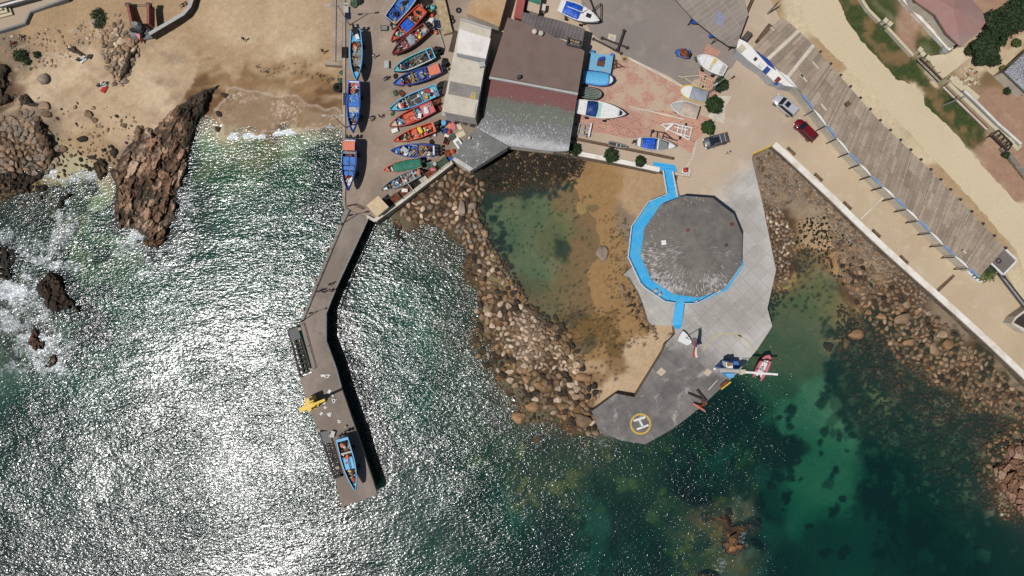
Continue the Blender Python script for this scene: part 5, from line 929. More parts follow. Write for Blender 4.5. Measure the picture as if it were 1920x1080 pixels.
# droppings run down the slopes: stretch the fleck noise along the radius of the roof
t = droppings.node_tree; N, L = t.nodes, t.links; tcn = [n for n in N if n.type == 'TEX_COORD'][-1]; mpn = [n for n in N if n.type == 'MAPPING'][-1]
sepx = N.new('ShaderNodeSeparateXYZ'); sub = N.new('ShaderNodeVectorMath'); sub.operation = 'SUBTRACT'; L.new(tcn.outputs['Object'], sub.inputs[0]); sub.inputs[1].default_value = tuple(Vector((cen.x, cen.y, 0)) - Vector(pv.location)); L.new(sub.outputs[0], sepx.inputs[0])
at = N.new('ShaderNodeMath'); at.operation = 'ARCTAN2'; L.new(sepx.outputs[1], at.inputs[0]); L.new(sepx.outputs[0], at.inputs[1]); ln = N.new('ShaderNodeVectorMath'); ln.operation = 'LENGTH'; L.new(sub.outputs[0], ln.inputs[0])
cmb = N.new('ShaderNodeCombineXYZ'); a1 = N.new('ShaderNodeMath'); a1.operation = 'MULTIPLY'; a1.inputs[1].default_value = 13.0; L.new(at.outputs[0], a1.inputs[0]); L.new(a1.outputs[0], cmb.inputs[0]); a2 = N.new('ShaderNodeMath'); a2.operation = 'MULTIPLY'; a2.inputs[1].default_value = .8; L.new(ln.outputs['Value'], a2.inputs[0]); L.new(a2.outputs[0], cmb.inputs[1]); L.new(cmb.outputs[0], mpn.inputs[0])
mrn = [n for n in N if n.type == 'MAP_RANGE' and n.inputs[4].default_value > .8 and n.inputs[4].default_value < .9][-1]; osk = mrn.inputs[0].links[0].from_socket
apx = N.new('ShaderNodeMapRange'); apx.inputs[1].default_value = .4; apx.inputs[2].default_value = 4.5; apx.inputs[3].default_value = .2; apx.inputs[4].default_value = 0; L.new(ln.outputs['Value'], apx.inputs[0])
sw = N.new('ShaderNodeVectorMath'); sw.operation = 'DOT_PRODUCT'; sw.inputs[1].default_value = (-.006, -.011, 0); L.new(sub.outputs[0], sw.inputs[0])
s1 = N.new('ShaderNodeMath'); L.new(osk, s1.inputs[0]); L.new(apx.outputs[0], s1.inputs[1]); s2 = N.new('ShaderNodeMath'); L.new(s1.outputs[0], s2.inputs[0]); L.new(sw.outputs['Value'], s2.inputs[1]); L.new(s2.outputs[0], mrn.inputs[0])
b = MB(); vs = [tuple(apex)] + [tuple(v) for v in rq] + [(v.x, v.y, v.z - .3) for v in rq]; fs = []
for i in range(12): j = (i + 1) % 12; fs += [(0, 1 + j, 1 + i), (1 + i, 1 + j, 13 + j, 13 + i)]
b.add(vs, fs); b.build('roof', droppings, pv, world=True)
ins = [v + (cen - v) * .09 for v in rq]
MB().prism([(v.x, v.y) for v in ins], ZD, ZR - 1.15).build('glazed_wall', M['glass'], pv, world=True)
OUT = [(1183.5, 424), (1215, 378), (1236, 369), (1300, 366), (1356, 385), (1386, 420), (1391, 470), (1393, 501), (1363, 544), (1306, 570), (1282, 570), (1246, 566), (1209, 540), (1200, 531), (1177, 482)]
bluedeck = mat('blue_deck', C(52, 166, 224), .7, .12, .6, 5, col2=C(98, 174, 208), mixat=.58)
MB().prism([(v[0], v[1]) for v in pp(OUT, ZD)], ZD - .25, ZD).build('deck', bluedeck, pv, world=True)
MB().prism([(v[0] + (cen.x - v[0]) * .04, v[1] + (cen.y - v[1]) * .04) for v in pp(OUT, ZD)], .2, ZD - .25).build('plinth', M['blue'], pv, world=True)
BR = [(1243, 319), (1262, 321), (1271, 372), (1251, 364)]
MB().prism(pp([BR[0], BR[1], (1271, 371), (1240, 367), (1251, 363)], ZD + .004), ZD - .25, ZD + .004).build('bridge_deck', bluedeck, pv, world=True)
for k in range(5): MB().prism(pp([(1224 + k * 1.2, 303 + k * 3), (1265 + k * .9, 309 + k * 2.6), (1267 + k * .6, 313 + k * 2.2), (1225 + k * 1.2, 307 + k * 3)], 3.05 + .05 * k), 2.9, 3.05 + .05 * k).build('step', mat('blue_step%d' % (k % 2), C(40, 158, 222) if k % 2 else C(70, 176, 230), .6, .06), pv, world=True)
for k in range(11):
    y = 569 + k * 3.6; a = (1266.5 - k * .42, y); w = 16.5
    z = ZD - .05 - k * .115; MB().prism(pp([a, (a[0] + w, y), (a[0] + w - .4, y + 3.9), (a[0] - .4, y + 3.9)], z), z - .2, z).build('step', MATS['blue_step0'], pv, world=True)
MB().prism(pp([(1262, 608.5), (1279, 608.5), (1275, 617), (1267, 617)], ZPL + .06), ZPL, ZPL + .06).build('step', MATS['blue_step1'], pv, world=True)
rails('deck_railing', 'white railing curving round the seaward side of the blue deck', [(1244, 320), (1251, 363), (1216, 378), (1184.5, 424), (1178, 482), (1201, 531), (1210, 540), (1247, 565), (1265, 568)], ZD, m=M['white'], sp=1.6, hgt=.9)
rails('deck_railing', 'white railing on the platform side of the blue deck', [(1284, 569), (1306, 569), (1359, 540), (1389, 500)], ZD, m=M['white'], sp=1.6, hgt=.9)
rails('bridge_railing', 'white railing along the landward side of the blue footbridge', [(1262, 321), (1271, 369)], ZD, m=M['white'], sp=1.6, hgt=.9)
def on_roof(x, y): d = (P(x, y, ZR) - cen).length / 8.3; return ZR + .5 - 1.5 * d
for (x, y, s, c, nm) in ((1244, 455, .75, 'white', 'roof_box'), (1289, 432, .4, 'maroon', 'roof_vent'), (1372, 421, .5, 'rust', 'roof_vent'), (1361, 460, .35, 'darkgrey', 'roof_vent'), (1230, 525, .3, 'darkgrey', 'roof_vent')):
    z = on_roof(x, y); p = P(x, y, z); MB().box((p.x, p.y, z), (s, s, .7), .1).build(nm, M[c], pv, world=True, bevel=.03)
for (x, y) in ((1236, 552), (1346, 546), (1304, 566), (1228, 545)):
    p = P(x, y, ZD); rt = root('deck_lamp', 'small white box on the blue deck %s' % {1236: 'at the lower left corner', 1346: 'at the lower right corner', 1304: 'just right of the stair head', 1228: 'nearest the tide pool'}[x], 'box', p); MB().box((0, 0, .25), (.5, .4, .5), .5).build('box', M['white'], rt, bevel=.03); MB().box((0, 0, .53), (.56, .46, .06), .5).build('lid', M['lightgrey'], rt)
rt = root('mooring_buoy', 'round red buoy resting on the white block beside the footbridge', 'buoy', P(1284, 320, 3.55)); MB().sphere((0, 0, .42), .42, n=14, k=9).build('ball', M['red'], rt, smooth=True); MB().torus((0, 0, .86), .09, .025).build('ring', M['iron'], rt)
rt = root('gate_block', 'white L shaped concrete block at the footbridge entrance', 'block', P(1287, 325, 3.0)); MB().prism(pp([(1291, 315), (1296, 316), (1294, 332), (1266, 327), (1266, 324), (1290, 328)], 3.5), 2.6, 3.5).build('block', M['palecon'], rt, world=True); MB().prism(pp([(1279, 316), (1290, 318), (1289, 327), (1278, 324)], 3.53), 2.9, 3.53).build('plinth', M['white'], rt, world=True)
# ---------------------------------------------------------------- boats
HB = lambda t: (.80 + .20 * min(1, t / .35) ** .7) if t < .4 else max(0.0, 1 - ((t - .4) / .6) ** 2.3) ** .85
def hb_round(t): return max(0.0, 1 - ((t - .45) / .55) ** 2.6) ** .6 if t > .45 else .9 + .1 * (t / .45)
rb_ = random.Random(21)
def outline(L_, Wd, hb, inset=0.0, n=14, t0=0.0, t1=1.0):
    up, dn = [], []
    for i in range(n + 1):
        t = t0 + (t1 - t0) * i / n; y = max(hb(t) * Wd / 2 - inset, .0); x = -L_ / 2 + t * L_ - (inset if t > .97 else 0) + (inset if t < .02 else 0)
        up.append((x, y)); dn.append((x, -y))
    return up, dn
COLN = {}
def boat_frame(name, label, bow, stern, zb, zg, cat='boat', group=None):
    A, B_ = P(*bow, zg), P(*stern, zg); c = (A + B_) / 2; d = A - B_; L_ = math.hypot(d.x, d.y); rz = math.atan2(d.y, d.x)
    return root(name, label, cat, (c.x, c.y, zb), rz, group), L_
def hull(rt, L_, Wd, hh, hb, mh, mr, mi, floor=.42, sheer=.35, lift=0.0, rim=.13, name='hull'):
    n = 16; zg = lambda t: lift + hh + sheer * max(0, t - .35) ** 2 * 2.2 + .06 * max(0, .2 - t)
    def loop(scale, zf, inset=0.0, rake=0.0):
        up, dn = outline(L_, Wd * scale, hb, inset, n); r = []
        for i, (x, y) in enumerate(up): t = i / n; r.append((x - rake * (t ** 3), y, zf(t)))
        for i in range(n, -1, -1): x, y = dn[i]; t = i / n; r.append((x - rake * (t ** 3), y, zf(t)))
        return r
    k0 = loop(.22, lambda t: lift + .02 + .25 * max(0, t - .7), rake=.9); k1 = loop(.80, lambda t: lift + hh * .45 + .15 * max(0, t - .6), rake=.45); k2 = loop(1.0, zg)
    MB().loft([k0, k1, k2], 0, True, False).build(name, mh, rt)
    i2 = loop(1.0, lambda t: zg(t) - .01, .09); i1 = loop(.93, lambda t: lift + hh * floor, .09)
    MB().loft([i2, i1], 0, False, True).build('inner_planking', mi, rt)
    o1 = loop(1.02, lambda t: zg(t) - .07); o2 = loop(1.02, lambda t: zg(t) + .05); o3 = loop(1.0, lambda t: zg(t) + .05, rim); o4 = loop(1.0, lambda t: zg(t) - .07, rim)
    MB().loft([o1, o2, o3, o4], 0, False, False).build('gunwale', mr, rt)
    return zg
def deckpart(rt, L_, Wd, hb, t0, t1, z, m, name, inset=.12, thick=.06):
    up, dn = outline(L_, Wd, hb, inset, 6, t0, t1); q = dn + up[::-1]
    pts = []
    for p in q:
        if not pts or (abs(p[0] - pts[-1][0]) + abs(p[1] - pts[-1][1])) > 1e-4: pts.append(p)
    if abs(pts[0][0] - pts[-1][0]) + abs(pts[0][1] - pts[-1][1]) < 1e-4: pts.pop()
    return MB().prism(pts, z - thick, z).build(name, m, rt)
CLUT = {}
def lump(seed, m, nm):
    if (seed, nm) in CLUT: return CLUT[(seed, nm)]
    bm = bmesh.new(); bmesh.ops.create_icosphere(bm, subdivisions=3, radius=.5); r = random.Random(seed); ph = [r.uniform(0, 6) for _ in range(6)]
    for v in bm.verts:
        k = 1 + .16 * math.sin(v.co.x * 9 + ph[0]) * math.sin(v.co.y * 8 + ph[1]) + .10 * math.sin(v.co.y * 17 + ph[2]) * math.cos(v.co.x * 15 + ph[3]) + r.uniform(-.05, .05)
        v.co *= k; v.co.z = max(v.co.z * .7, -.12) + .12
    me = bpy.data.meshes.new(nm); bm.to_mesh(me); bm.free(); me.materials.append(m); me.polygons.foreach_set('use_smooth', [True] * len(me.polygons)); CLUT[(seed, nm)] = me; return me
GEAR_SEEN = {}
def gear(kind, c, loc, size, label, rz=0.0, group=None):
    """loose fishing gear: each piece is its own thing"""
    m = M[c]
    if kind == 'net':
        o = bpy.data.objects.new('net_heap', lump(rb_.randrange(5), m, 'net_heap_' + c)); COL.objects.link(o); o.location = loc; o.scale = (size, size * rb_.uniform(.6, .9), size * .55); o.rotation_euler = (0, 0, rb_.uniform(0, 6))
        return tag(o, label, 'net', group)
    rt = root({'buoy': 'buoy', 'crate': 'crate', 'drum': 'drum', 'box': 'cooler_box', 'rope': 'rope_coil', 'can': 'fuel_can', 'tyre': 'tyre', 'cloth': 'oilskin'}[kind], label, {'buoy': 'buoy', 'crate': 'crate', 'drum': 'drum', 'box': 'box', 'rope': 'rope', 'can': 'can', 'tyre': 'tyre', 'cloth': 'cloth'}[kind], loc, rz, group)
    s = size
    if kind == 'buoy': MB().sphere((0, 0, s * .5), s * .5, n=12, k=8).build('ball', m, rt, smooth=True); MB().tube([(0, 0, s * .92), (0, 0, s * 1.12)], s * .1, 6).build('eye', M['black'], rt)
    elif kind == 'crate':
        b = MB(); w, l, h = s, s * .68, s * .45; b.box((0, 0, .03), (w, l, .05))
        for q in (-1, 1): b.box((q * (w / 2 - .02), 0, h / 2 + .055), (.04, l - .09, h)); b.box((0, q * (l / 2 - .02), h / 2 + .055), (w, .04, h))
        b.build('bin', m, rt); MB().box((0, 0, .1 + h * .3), (w - .1, l - .1, h * .5)).build('contents', M[rb_.choice(['netgreen', 'net', 'grey', 'netblack'])], rt)
    elif kind == 'drum': MB().tube([(0, 0, 0), (0, 0, s), (0, 0, s * 1.01)], [s * .36, s * .36, s * .3], 14).build('barrel', m, rt); MB().torus((0, 0, s * .66), s * .36, s * .03).build('hoop', m, rt)
    elif kind == 'box': MB().box((0, 0, s * .25), (s, s * .62, s * .5), 0).build('box', m, rt, bevel=.03); MB().box((0, 0, s * .54), (s * 1.05, s * .66, s * .07)).build('lid', M['white'] if c != 'white' else M['lightgrey'], rt, bevel=.02)
    elif kind == 'rope':
        b = MB(); [b.torus((0, 0, .05 + .07 * k), s * (.42 - .05 * k), .05, n=18) for k in range(3)]; b.build('coil', m, rt)
    elif kind == 'can': MB().box((0, 0, s * .45), (s * .7, s * .4, s * .9)).build('body', m, rt, bevel=.04); MB().tube([(s * .15, 0, s * .9), (s * .15, 0, s * 1.05)], s * .1, 8).build('cap', M['black'], rt)
    elif kind == 'tyre': MB().torus((0, 0, s * .18), s * .36, s * .16, n=20, k=8).build('tread', M['rubber'], rt, smooth=True); MB().torus((0, 0, s * .18), s * .22, s * .05).build('bead', M['rubber'], rt)
    elif kind == 'cloth':
        b = MB(); r = rb_.random() * 6; g = [[(-s / 2 + s * i / 6, -s * .3 + s * .6 * j / 5, .05 + .09 * math.sin(i * 1.7 + r) * math.cos(j * 1.9 + r) + .08) for i in range(7)] for j in range(6)]
        b.add([p for q in g for p in q], [(j * 7 + i, j * 7 + i + 1, j * 7 + i + 8, j * 7 + i + 7) for j in range(5) for i in range(6)]); o = b.build('sheet', m, rt, smooth=True); q = o.modifiers.new('thick', 'SOLIDIFY'); q.thickness = .02
    return rt
KW = {'net': 'heap of fishing net', 'buoy': 'round buoy', 'crate': 'open fish crate', 'drum': 'drum', 'box': 'cool box', 'rope': 'coil of rope', 'can': 'fuel can', 'tyre': 'old tyre', 'cloth': 'oilskin cloth'}
CW = {'net': 'rusty brown', 'netgreen': 'dull green', 'netblack': 'black', 'orange': 'orange', 'red': 'red', 'yellow': 'yellow', 'white': 'white', 'teal': 'turquoise', 'blue': 'blue', 'deepblue': 'dark blue', 'green': 'green', 'salmon': 'salmon', 'pink': 'pink', 'grey': 'grey', 'black': 'black', 'wood': 'tan', 'plank': 'pale tan', 'skyblue': 'sky blue', 'cream': 'cream', 'whitecloth': 'white', 'lightgrey': 'light grey', 'rust': 'rusty', 'tarpgrey': 'grey', 'maroon': 'dark red', 'rubber': 'black', 'bluecloth': 'blue', 'redcloth': 'red', 'olive': 'olive'}
def fishing_boat(label, short, bow, stern, wpx, hullc, rimc, inc, items, lift=.35, hh=1.45, group='wooden fishing boats on the quay', zb=ZQ, hb=HB, cradle=True, name='fishing_boat', cat='fishing boat', sheer=.35, floor=.42):
    zt_ = zb + lift + hh; rt, L_ = boat_frame(name, label, bow, stern, zb, zt_, cat, group); Wd = wpx * 1.1 * (H - zt_) / F
    if hb is HB:
        sw, pw = rb_.uniform(.66, .9), rb_.uniform(1.9, 2.7); hb = lambda t: (sw + (1 - sw) * min(1, t / .38) ** .7) if t < .4 else max(0.0, 1 - ((t - .4) / .6) ** pw) ** .85
    zg = hull(rt, L_, Wd, hh, hb, M[hullc], M[rimc], M[inc], floor, sheer, lift)
    fz = lift + hh * floor; X = lambda t: -L_ / 2 + t * L_; Yh = lambda t: hb(t) * Wd / 2
    if cradle:
        for t in (.22, .68): MB().box((X(t), 0, lift * .5), (.5, Wd * .55, lift)).build('cradle', M['deckwood'], rt)
        if lift > .6:
            for t in (.25, .62):
                for s in (-1, 1):
                    b = MB(); b.tube([(X(t), s * Wd * .36, .32), (X(t), s * Wd * .44, .32)], .32, 14); b.build('wheel', M['rubber'], rt)
    ca, sa = math.cos(rt.rotation_euler.z), math.sin(rt.rotation_euler.z)
    def wpt(t, y, z): x = X(t); y = y * Yh(t); return (rt.location.x + x * ca - y * sa, rt.location.y + x * sa + y * ca, zb + z)
    for it in items:
        k = it[0]
        if k == 'deck': deckpart(rt, L_, Wd, hb, it[1], it[2], lift + hh * it[3], M[it[4]], it[5] if len(it) > 5 else 'deck')
        elif k == 'thwart': deckpart(rt, L_, Wd, hb, it[1], it[1] + it[2], lift + hh * .86, M[it[3]], 'thwart', .1, .07)
        elif k == 'hatch':
            t0, t1, c, nx, ny = it[1:6]; w = min(Yh(t0), Yh(t1)) * 2 - .34; l = (t1 - t0) * L_
            for i in range(nx):
                for j in range(ny): MB().box((X(t0) + l * (i + .5) / nx, -w / 2 + w * (j + .5) / ny, lift + hh * .80), (l / nx - .07, w / ny - .07, .16)).build('hatch_cover', M[c], rt, bevel=.02)
        elif k == 'cabin':
            t0, t1, cw, cr, hgt = it[1:6]; w = min(Yh(t0), Yh(t1)) * 2 * .88; l = (t1 - t0) * L_
            MB().box((X((t0 + t1) / 2), 0, lift + hh * .5 + hgt / 2), (l, w, hgt + hh * .2)).build('cabin', M[cw], rt); MB().box((X((t0 + t1) / 2), 0, lift + hh * .5 + hgt + hh * .1 + .05), (l + .16, w + .16, .1)).build('cabin_roof', M[cr], rt, bevel=.03)
            for s in (-1, 1): MB().box((X((t0 + t1) / 2), s * (w / 2 + .012), lift + hh * .5 + hgt * .72), (l * .6, .02, hgt * .32)).build('window', M['glass'], rt)
        elif k == 'cover':
            t0, t1, c = it[1:4]; bul = it[4] if len(it) > 4 else .25; vs = []; fs = []; n, mm = 14, 8
            for i in range(n + 1):
                t = t0 + (t1 - t0) * i / n
                for j in range(mm + 1):
                    s = -1 + 2 * j / mm; y = s * (Yh(t) + .04); vs.append((X(t), y, zg(t) + .07 + bul * (1 - s * s) * (.6 + .4 * math.sin(math.pi * i / n)) + .03 * math.sin(i * 2.1 + j) + (-.12 if abs(s) == 1 else 0)))
            for i in range(n):
                for j in range(mm): a = i * (mm + 1) + j; fs.append((a, a + mm + 1, a + mm + 2, a + 1))
            o = MB().add(vs, fs).build('tarpaulin', M[c], rt, smooth=True); q = o.modifiers.new('thick', 'SOLIDIFY'); q.thickness = .03; q.offset = -1
            if len(it) > 5:
                b = MB()
                for j in range(1, mm): b.tube([tuple(Vector(vs[i * (mm + 1) + j]) + Vector((0, 0, .03))) for i in range(n + 1)], .035, 4)
                b.build('cover_strap', M[it[5]], rt)
        elif k == 'motor':
            for y in it[1]:
                b = MB(); b.box((X(0) - .38, y * Wd / 2, lift + hh * 1.12), (.55, .38, .45)); o = b.build('outboard_motor', M['black'], rt, bevel=.08); MB().bar((X(0) - .4, y * Wd / 2, lift + hh * .95), (X(0) - .55, y * Wd / 2, lift * .6), .16, .2).build('motor_leg', M['darkgrey'], o)
        elif k == 'spar': MB().tube([(X(it[1]), it[2] * Wd / 2, lift + hh * it[3]), (X(it[4]), it[5] * Wd / 2, lift + hh * it[6])], it[8] if len(it) > 8 else .045, 6).build('spar', M[it[7]], rt)
        elif k == 'box': MB().box((X(it[1]), it[2] * Yh(it[1]), lift + hh * .42 + it[5] / 2), (it[3], it[4], it[5])).build('engine_box', M[it[6]], rt, bevel=.03)
        elif k == 'letters':
            b = MB()
            for i in range(it[1]): b.box((X(.3) + i * .26, -Yh(.4) * 1.0 + .03, lift + hh + .06), (.07, .16, .03), rb_.uniform(-.4, .4))
            b.build('hull_number', M['white'], rt)
        elif k == 'g':
            kd, c, t, y, s = it[1:6]; kf = it[6] if len(it) > 6 else floor + .03
            pos = ('in the bow of' if t > .72 else 'in the fore part of' if t > .55 else 'amidships in' if t > .38 else 'in the after part of' if t > .2 else 'in the stern of')
            gear(kd, c, wpt(t, y, lift + hh * kf + .03), s, f'{CW[c]} {KW[kd]} {pos} the {short}', rb_.uniform(0, 3), 'fishing gear in the boats')
    if name == 'fishing_boat':
        b = MB(); cs = [M[k] for k in ('netblack', 'wood', 'white', 'lightgrey', rb_.choice(['orange', 'red', 'skyblue', 'yellow', 'teal']), 'net', 'rust')]
        for _ in range(46):
            t = rb_.uniform(.06, .86); y = rb_.uniform(-.8, .8) * (Yh(t) - .15); z = lift + hh * rb_.choice([.46, .6, .7]) ; k = rb_.randrange(7); r = rb_.random()
            if r < .4: b.box((X(t), y, z + .1), (rb_.uniform(.12, .5), rb_.uniform(.1, .35), rb_.uniform(.1, .35)), rb_.uniform(0, 3), k)
            elif r < .65: b.sphere((X(t), y, z + .12), rb_.uniform(.1, .24), k, 7, 5)
            else: a = rb_.uniform(0, 6); l = rb_.uniform(.5, 1.4); b.tube([(X(t) + l * (q - 1) * .5 * math.cos(a + .5 * q), max(-Yh(t) + .1, min(Yh(t) - .1, y + l * (q - 1) * .5 * math.sin(a + .5 * q))), z + .22 + .05 * q) for q in range(3)], rb_.uniform(.025, .06), 5, k)
        b.build('stowed_gear', cs, rt)['kind'] = 'stuff'
    return rt
G = 'g'
fishing_boat('sky blue fishing boat nearest the lamp post, stern stacked with gear, on the quay edge', 'lamp post boat', (668, 151), (667, 54), 22, 'navy', 'skyblue', 'grey', [('deck', 0, .1, .9, 'skyblue'), ('deck', .84, .985, .95, 'skyblue', 'foredeck'), ('thwart', .2, .035, 'skyblue'), ('deck', .12, .21, .75, 'skyblue'), ('deck', .44, .7, .62, 'grey'), ('motor', (-.35, .35)), (G, 'box', 'skyblue', .16, .3, .8, .8), (G, 'net', 'netblack', .05, 0, 1.4, .9), (G, 'cloth', 'orange', .3, -.45, 1.1), (G, 'net', 'net', .28, .1, 1.2), (G, 'box', 'white', .37, -.2, .7), (G, 'rope', 'lightgrey', .37, .5, .7), (G, 'net', 'netblack', .76, 0, 1.2, .6)], lift=1.3)
fishing_boat('blue fishing boat with white framed stern and cobalt holds on the quay edge', 'white sterned blue boat', (661, 249), (664, 151), 23, 'navy', 'tarpblue', 'grey', [('deck', 0, .04, 1.03, 'white'), ('deck', .04, .1, .7, 'pink'), ('deck', .27, .31, .9, 'blue'), ('hatch', .31, .5, 'blue', 1, 1), ('deck', .5, .6, .8, 'lightgrey'), ('hatch', .6, .72, 'blue', 1, 1), ('deck', .86, .985, .96, 'lightgrey', 'foredeck'), (G, 'net', 'orange', .17, -.3, 1.1), (G, 'net', 'netblack', .19, .4, .9), (G, 'rope', 'white', .24, .3, .6), (G, 'net', 'net', .8, -.2, 1.0), (G, 'cloth', 'cream', .82, .4, .9), (G, 'box', 'white', .68, 0, .6, .9)], lift=1.3)
fishing_boat('blue fishing boat with an orange roofed cabin moored hard against the quay edge', 'orange cabined blue boat', (652, 358), (656, 261), 26, 'deepblue', 'deepblue', 'navy', [('cabin', .06, .22, 'maroon', 'salmon', 1.1), ('deck', 0, .05, 1.03, 'white'), ('deck', .235, .28, .95, 'grey'), ('hatch', .33, .5, 'blue', 1, 2), ('hatch', .51, .6, 'blue', 1, 1), ('hatch', .61, .7, 'blue', 1, 2), ('deck', .9, .985, .98, 'deepblue', 'foredeck'), ('letters', 7), ('motor', (-.4, .1)), (G, 'net', 'net', .3, .1, .9, .7), (G, 'net', 'whitecloth', .78, -.2, .8), (G, 'cloth', 'whitecloth', .87, 0, 1.3, .7), (G, 'box', 'skyblue', .77, .5, .7)], lift=1.3, floor=.5)
fishing_boat('big bright blue boat cut by the top edge of the photo, stern toward the quay', 'big bright blue boat', (794, -39), (731, 38), 28, 'blue', 'lightgrey', 'blue', [('deck', .07, .24, .7, 'deepblue'), ('thwart', .28, .02, 'deepblue'), ('deck', .3, .62, .72, 'blue'), ('motor', (-.5,)), (G, 'net', 'wood', .33, -.2, .9, .8), (G, 'net', 'netblack', .43, .0, .9, .8), (G, 'tyre', 'rubber', .17, -.1, .8, .8), (G, 'buoy', 'yellow', .02, -.7, .5, .9), (G, 'rope', 'blue', .12, .4, .8, .8)])
fishing_boat('orange red boat with a blue tarpaulin over its hold and a green bow hatch', 'blue tarpaulin boat', (733, 78), (793, 15), 23, 'maroon', 'red', 'red', [('deck', 0, .2, .75, 'orange'), ('hatch', .38, .62, 'tarpblue', 1, 1), ('deck', .78, .86, .8, 'olive'), ('deck', .865, .985, .98, 'orange', 'foredeck'), ('thwart', .34, .025, 'wood'), ('thwart', .66, .02, 'wood'), ('motor', (0,)), (G, 'net', 'netblack', .14, -.2, .8, .85), (G, 'cloth', 'wood', .25, .0, .9), (G, 'net', 'net', .29, .3, .7), (G, 'net', 'netgreen', .72, 0, .8), (G, 'box', 'white', .7, .5, .5)])
fishing_boat('dark red boat with pale grey net over its hold, third in the row', 'dark red boat', (735, 102), (800, 50), 21, 'maroon', 'maroon', 'wood', [('deck', .6, .7, .78, 'maroon'), ('thwart', .57, .02, 'maroon'), ('deck', .84, .9, .85, 'maroon'), ('deck', .91, .985, .98, 'maroon', 'foredeck'), ('thwart', .33, .02, 'maroon'), ('motor', (.1, .6)), ('deck', 0, .03, 1.0, 'lightgrey'), (G, 'net', 'tarpgrey', .45, 0, 1.9, .6), (G, 'cloth', 'redcloth', .23, -.3, .9), (G, 'net', 'yellow', .25, .25, .8), (G, 'box', 'white', .08, .2, .8), (G, 'tyre', 'rubber', .76, .1, .9), (G, 'buoy', 'white', .77, -.4, .35)])
fishing_boat('pale turquoise boat with an open dark hold crossed by spars', 'pale turquoise boat', (737, 133), (813, 98), 22, 'teal', 'teal', 'darkgrey', [('deck', 0, .03, 1.02, 'skyblue'), ('thwart', .12, .03, 'skyblue'), ('spar', .15, -.6, 1.0, .55, .5, 1.0, 'plank'), ('spar', .3, .6, 1.0, .45, -.5, 1.0, 'plank'), ('spar', .1, .95, 1.08, .7, .85, 1.08, 'white', .07), ('deck', .86, .985, .97, 'teal', 'foredeck'), ('motor', (-.2, .3)), (G, 'net', 'net', .05, -.2, .9, .9), (G, 'net', 'netblack', .55, 0, 1.1), (G, 'rope', 'plank', .47, .2, .8), (G, 'crate', 'deepblue', .68, -.1, .9), (G, 'net', 'netgreen', .62, .5, .7), (G, 'buoy', 'orange', .82, .4, .5), (G, 'cloth', 'pink', .8, -.3, .7)])
fishing_boat('dark blue boat with a flaking salmon red cabin top at the stern', 'salmon topped boat', (737, 158), (828, 127), 23, 'deepblue', 'deepblue', 'grey', [('cabin', .05, .25, 'deepblue', 'salmon', .8), ('deck', .36, .52, .65, 'deepblue'), ('thwart', .3, .03, 'deepblue'), ('thwart', .58, .025, 'wood'), ('deck', .82, .985, .9, 'blue', 'foredeck'), ('motor', (-.4, .2)), (G, 'net', 'netblack', .74, -.2, 1.0), (G, 'buoy', 'orange', .72, .3, .5), (G, 'buoy', 'red', .82, .55, .55, .85), (G, 'cloth', 'salmon', .76, .6, .7), (G, 'net', 'net', .63, .0, .8), (G, 'crate', 'blue', .42, .2, .9, .7), (G, 'box', 'white', .28, .6, .5)])
fishing_boat('blue green boat with two large dark hatch covers amidships', 'boat with dark hatches', (730, 206), (820, 168), 23, 'navy', 'skyblue', 'darkgrey', [('deck', .02, .2, .75, 'teal'), ('hatch', .36, .62, 'darkgrey', 1, 2), ('spar', .4, -.1, .95, .56, .05, .95, 'white', .05), ('thwart', .34, .015, 'skyblue'), ('thwart', .63, .015, 'lightgrey'), ('deck', .85, .95, .85, 'teal', 'foredeck'), ('deck', .22, .33, .65, 'grey'), ('motor', (-.3, .3)), (G, 'cloth', 'redcloth', .17, -.5, .9, .8), (G, 'net', 'white', .1, -.1, .8, .8), (G, 'net', 'netblack', .13, .25, .9, .8), (G, 'buoy', 'yellow', .24, .4, .6, .7), (G, 'cloth', 'whitecloth', .78, -.1, 1.2, .7), (G, 'buoy', 'red', .73, .1, .7, .7), (G, 'buoy', 'pink', .74, .4, .6, .7), (G, 'crate', 'blue', .06, .5, .9, .8)])
fishing_boat('red boat with white foredeck, orange hold covers and pink stern deck', 'white bowed red boat', (730, 237), (813, 199), 23, 'red', 'red', 'darkgrey', [('deck', 0, .27, .95, 'pink'), ('hatch', .42, .66, 'orange', 1, 2), ('deck', .29, .39, .6, 'deepblue'), ('deck', .74, .82, .8, 'skyblue'), ('deck', .84, .985, .98, 'cream', 'foredeck'), ('thwart', .39, .02, 'grey'), ('motor', (-.2,)), (G, 'net', 'whitecloth', .17, .1, 1.3, .98), (G, 'rope', 'lightgrey', .06, -.5, .7, .98), (G, 'crate', 'teal', .33, -.3, .7, .65), (G, 'box', 'blue', .34, .4, .8, .65), (G, 'net', 'grey', .7, .0, .9, .6)])
fishing_boat('orange boat crowded with yellow oilskins and nets, eighth down the row', 'bright orange boat', (737, 265), (815, 237), 20, 'maroon', 'orange', 'orange', [('deck', .42, .52, .75, 'orange'), ('thwart', .33, .02, 'orange'), ('thwart', .6, .02, 'wood'), ('deck', .86, .985, .95, 'orange', 'foredeck'), ('deck', 0, .05, 1.0, 'salmon'), ('motor', (-.3, .3)), (G, 'cloth', 'yellow', .34, -.3, 1.1, .8), (G, 'net', 'yellow', .23, -.2, .8), (G, 'net', 'netblack', .17, .2, 1.1), (G, 'cloth', 'orange', .1, -.2, .8, .8), (G, 'net', 'net', .68, .1, 1.1), (G, 'rope', 'plank', .78, 0, .8), (G, 'buoy', 'cream', .74, .3, .5)])
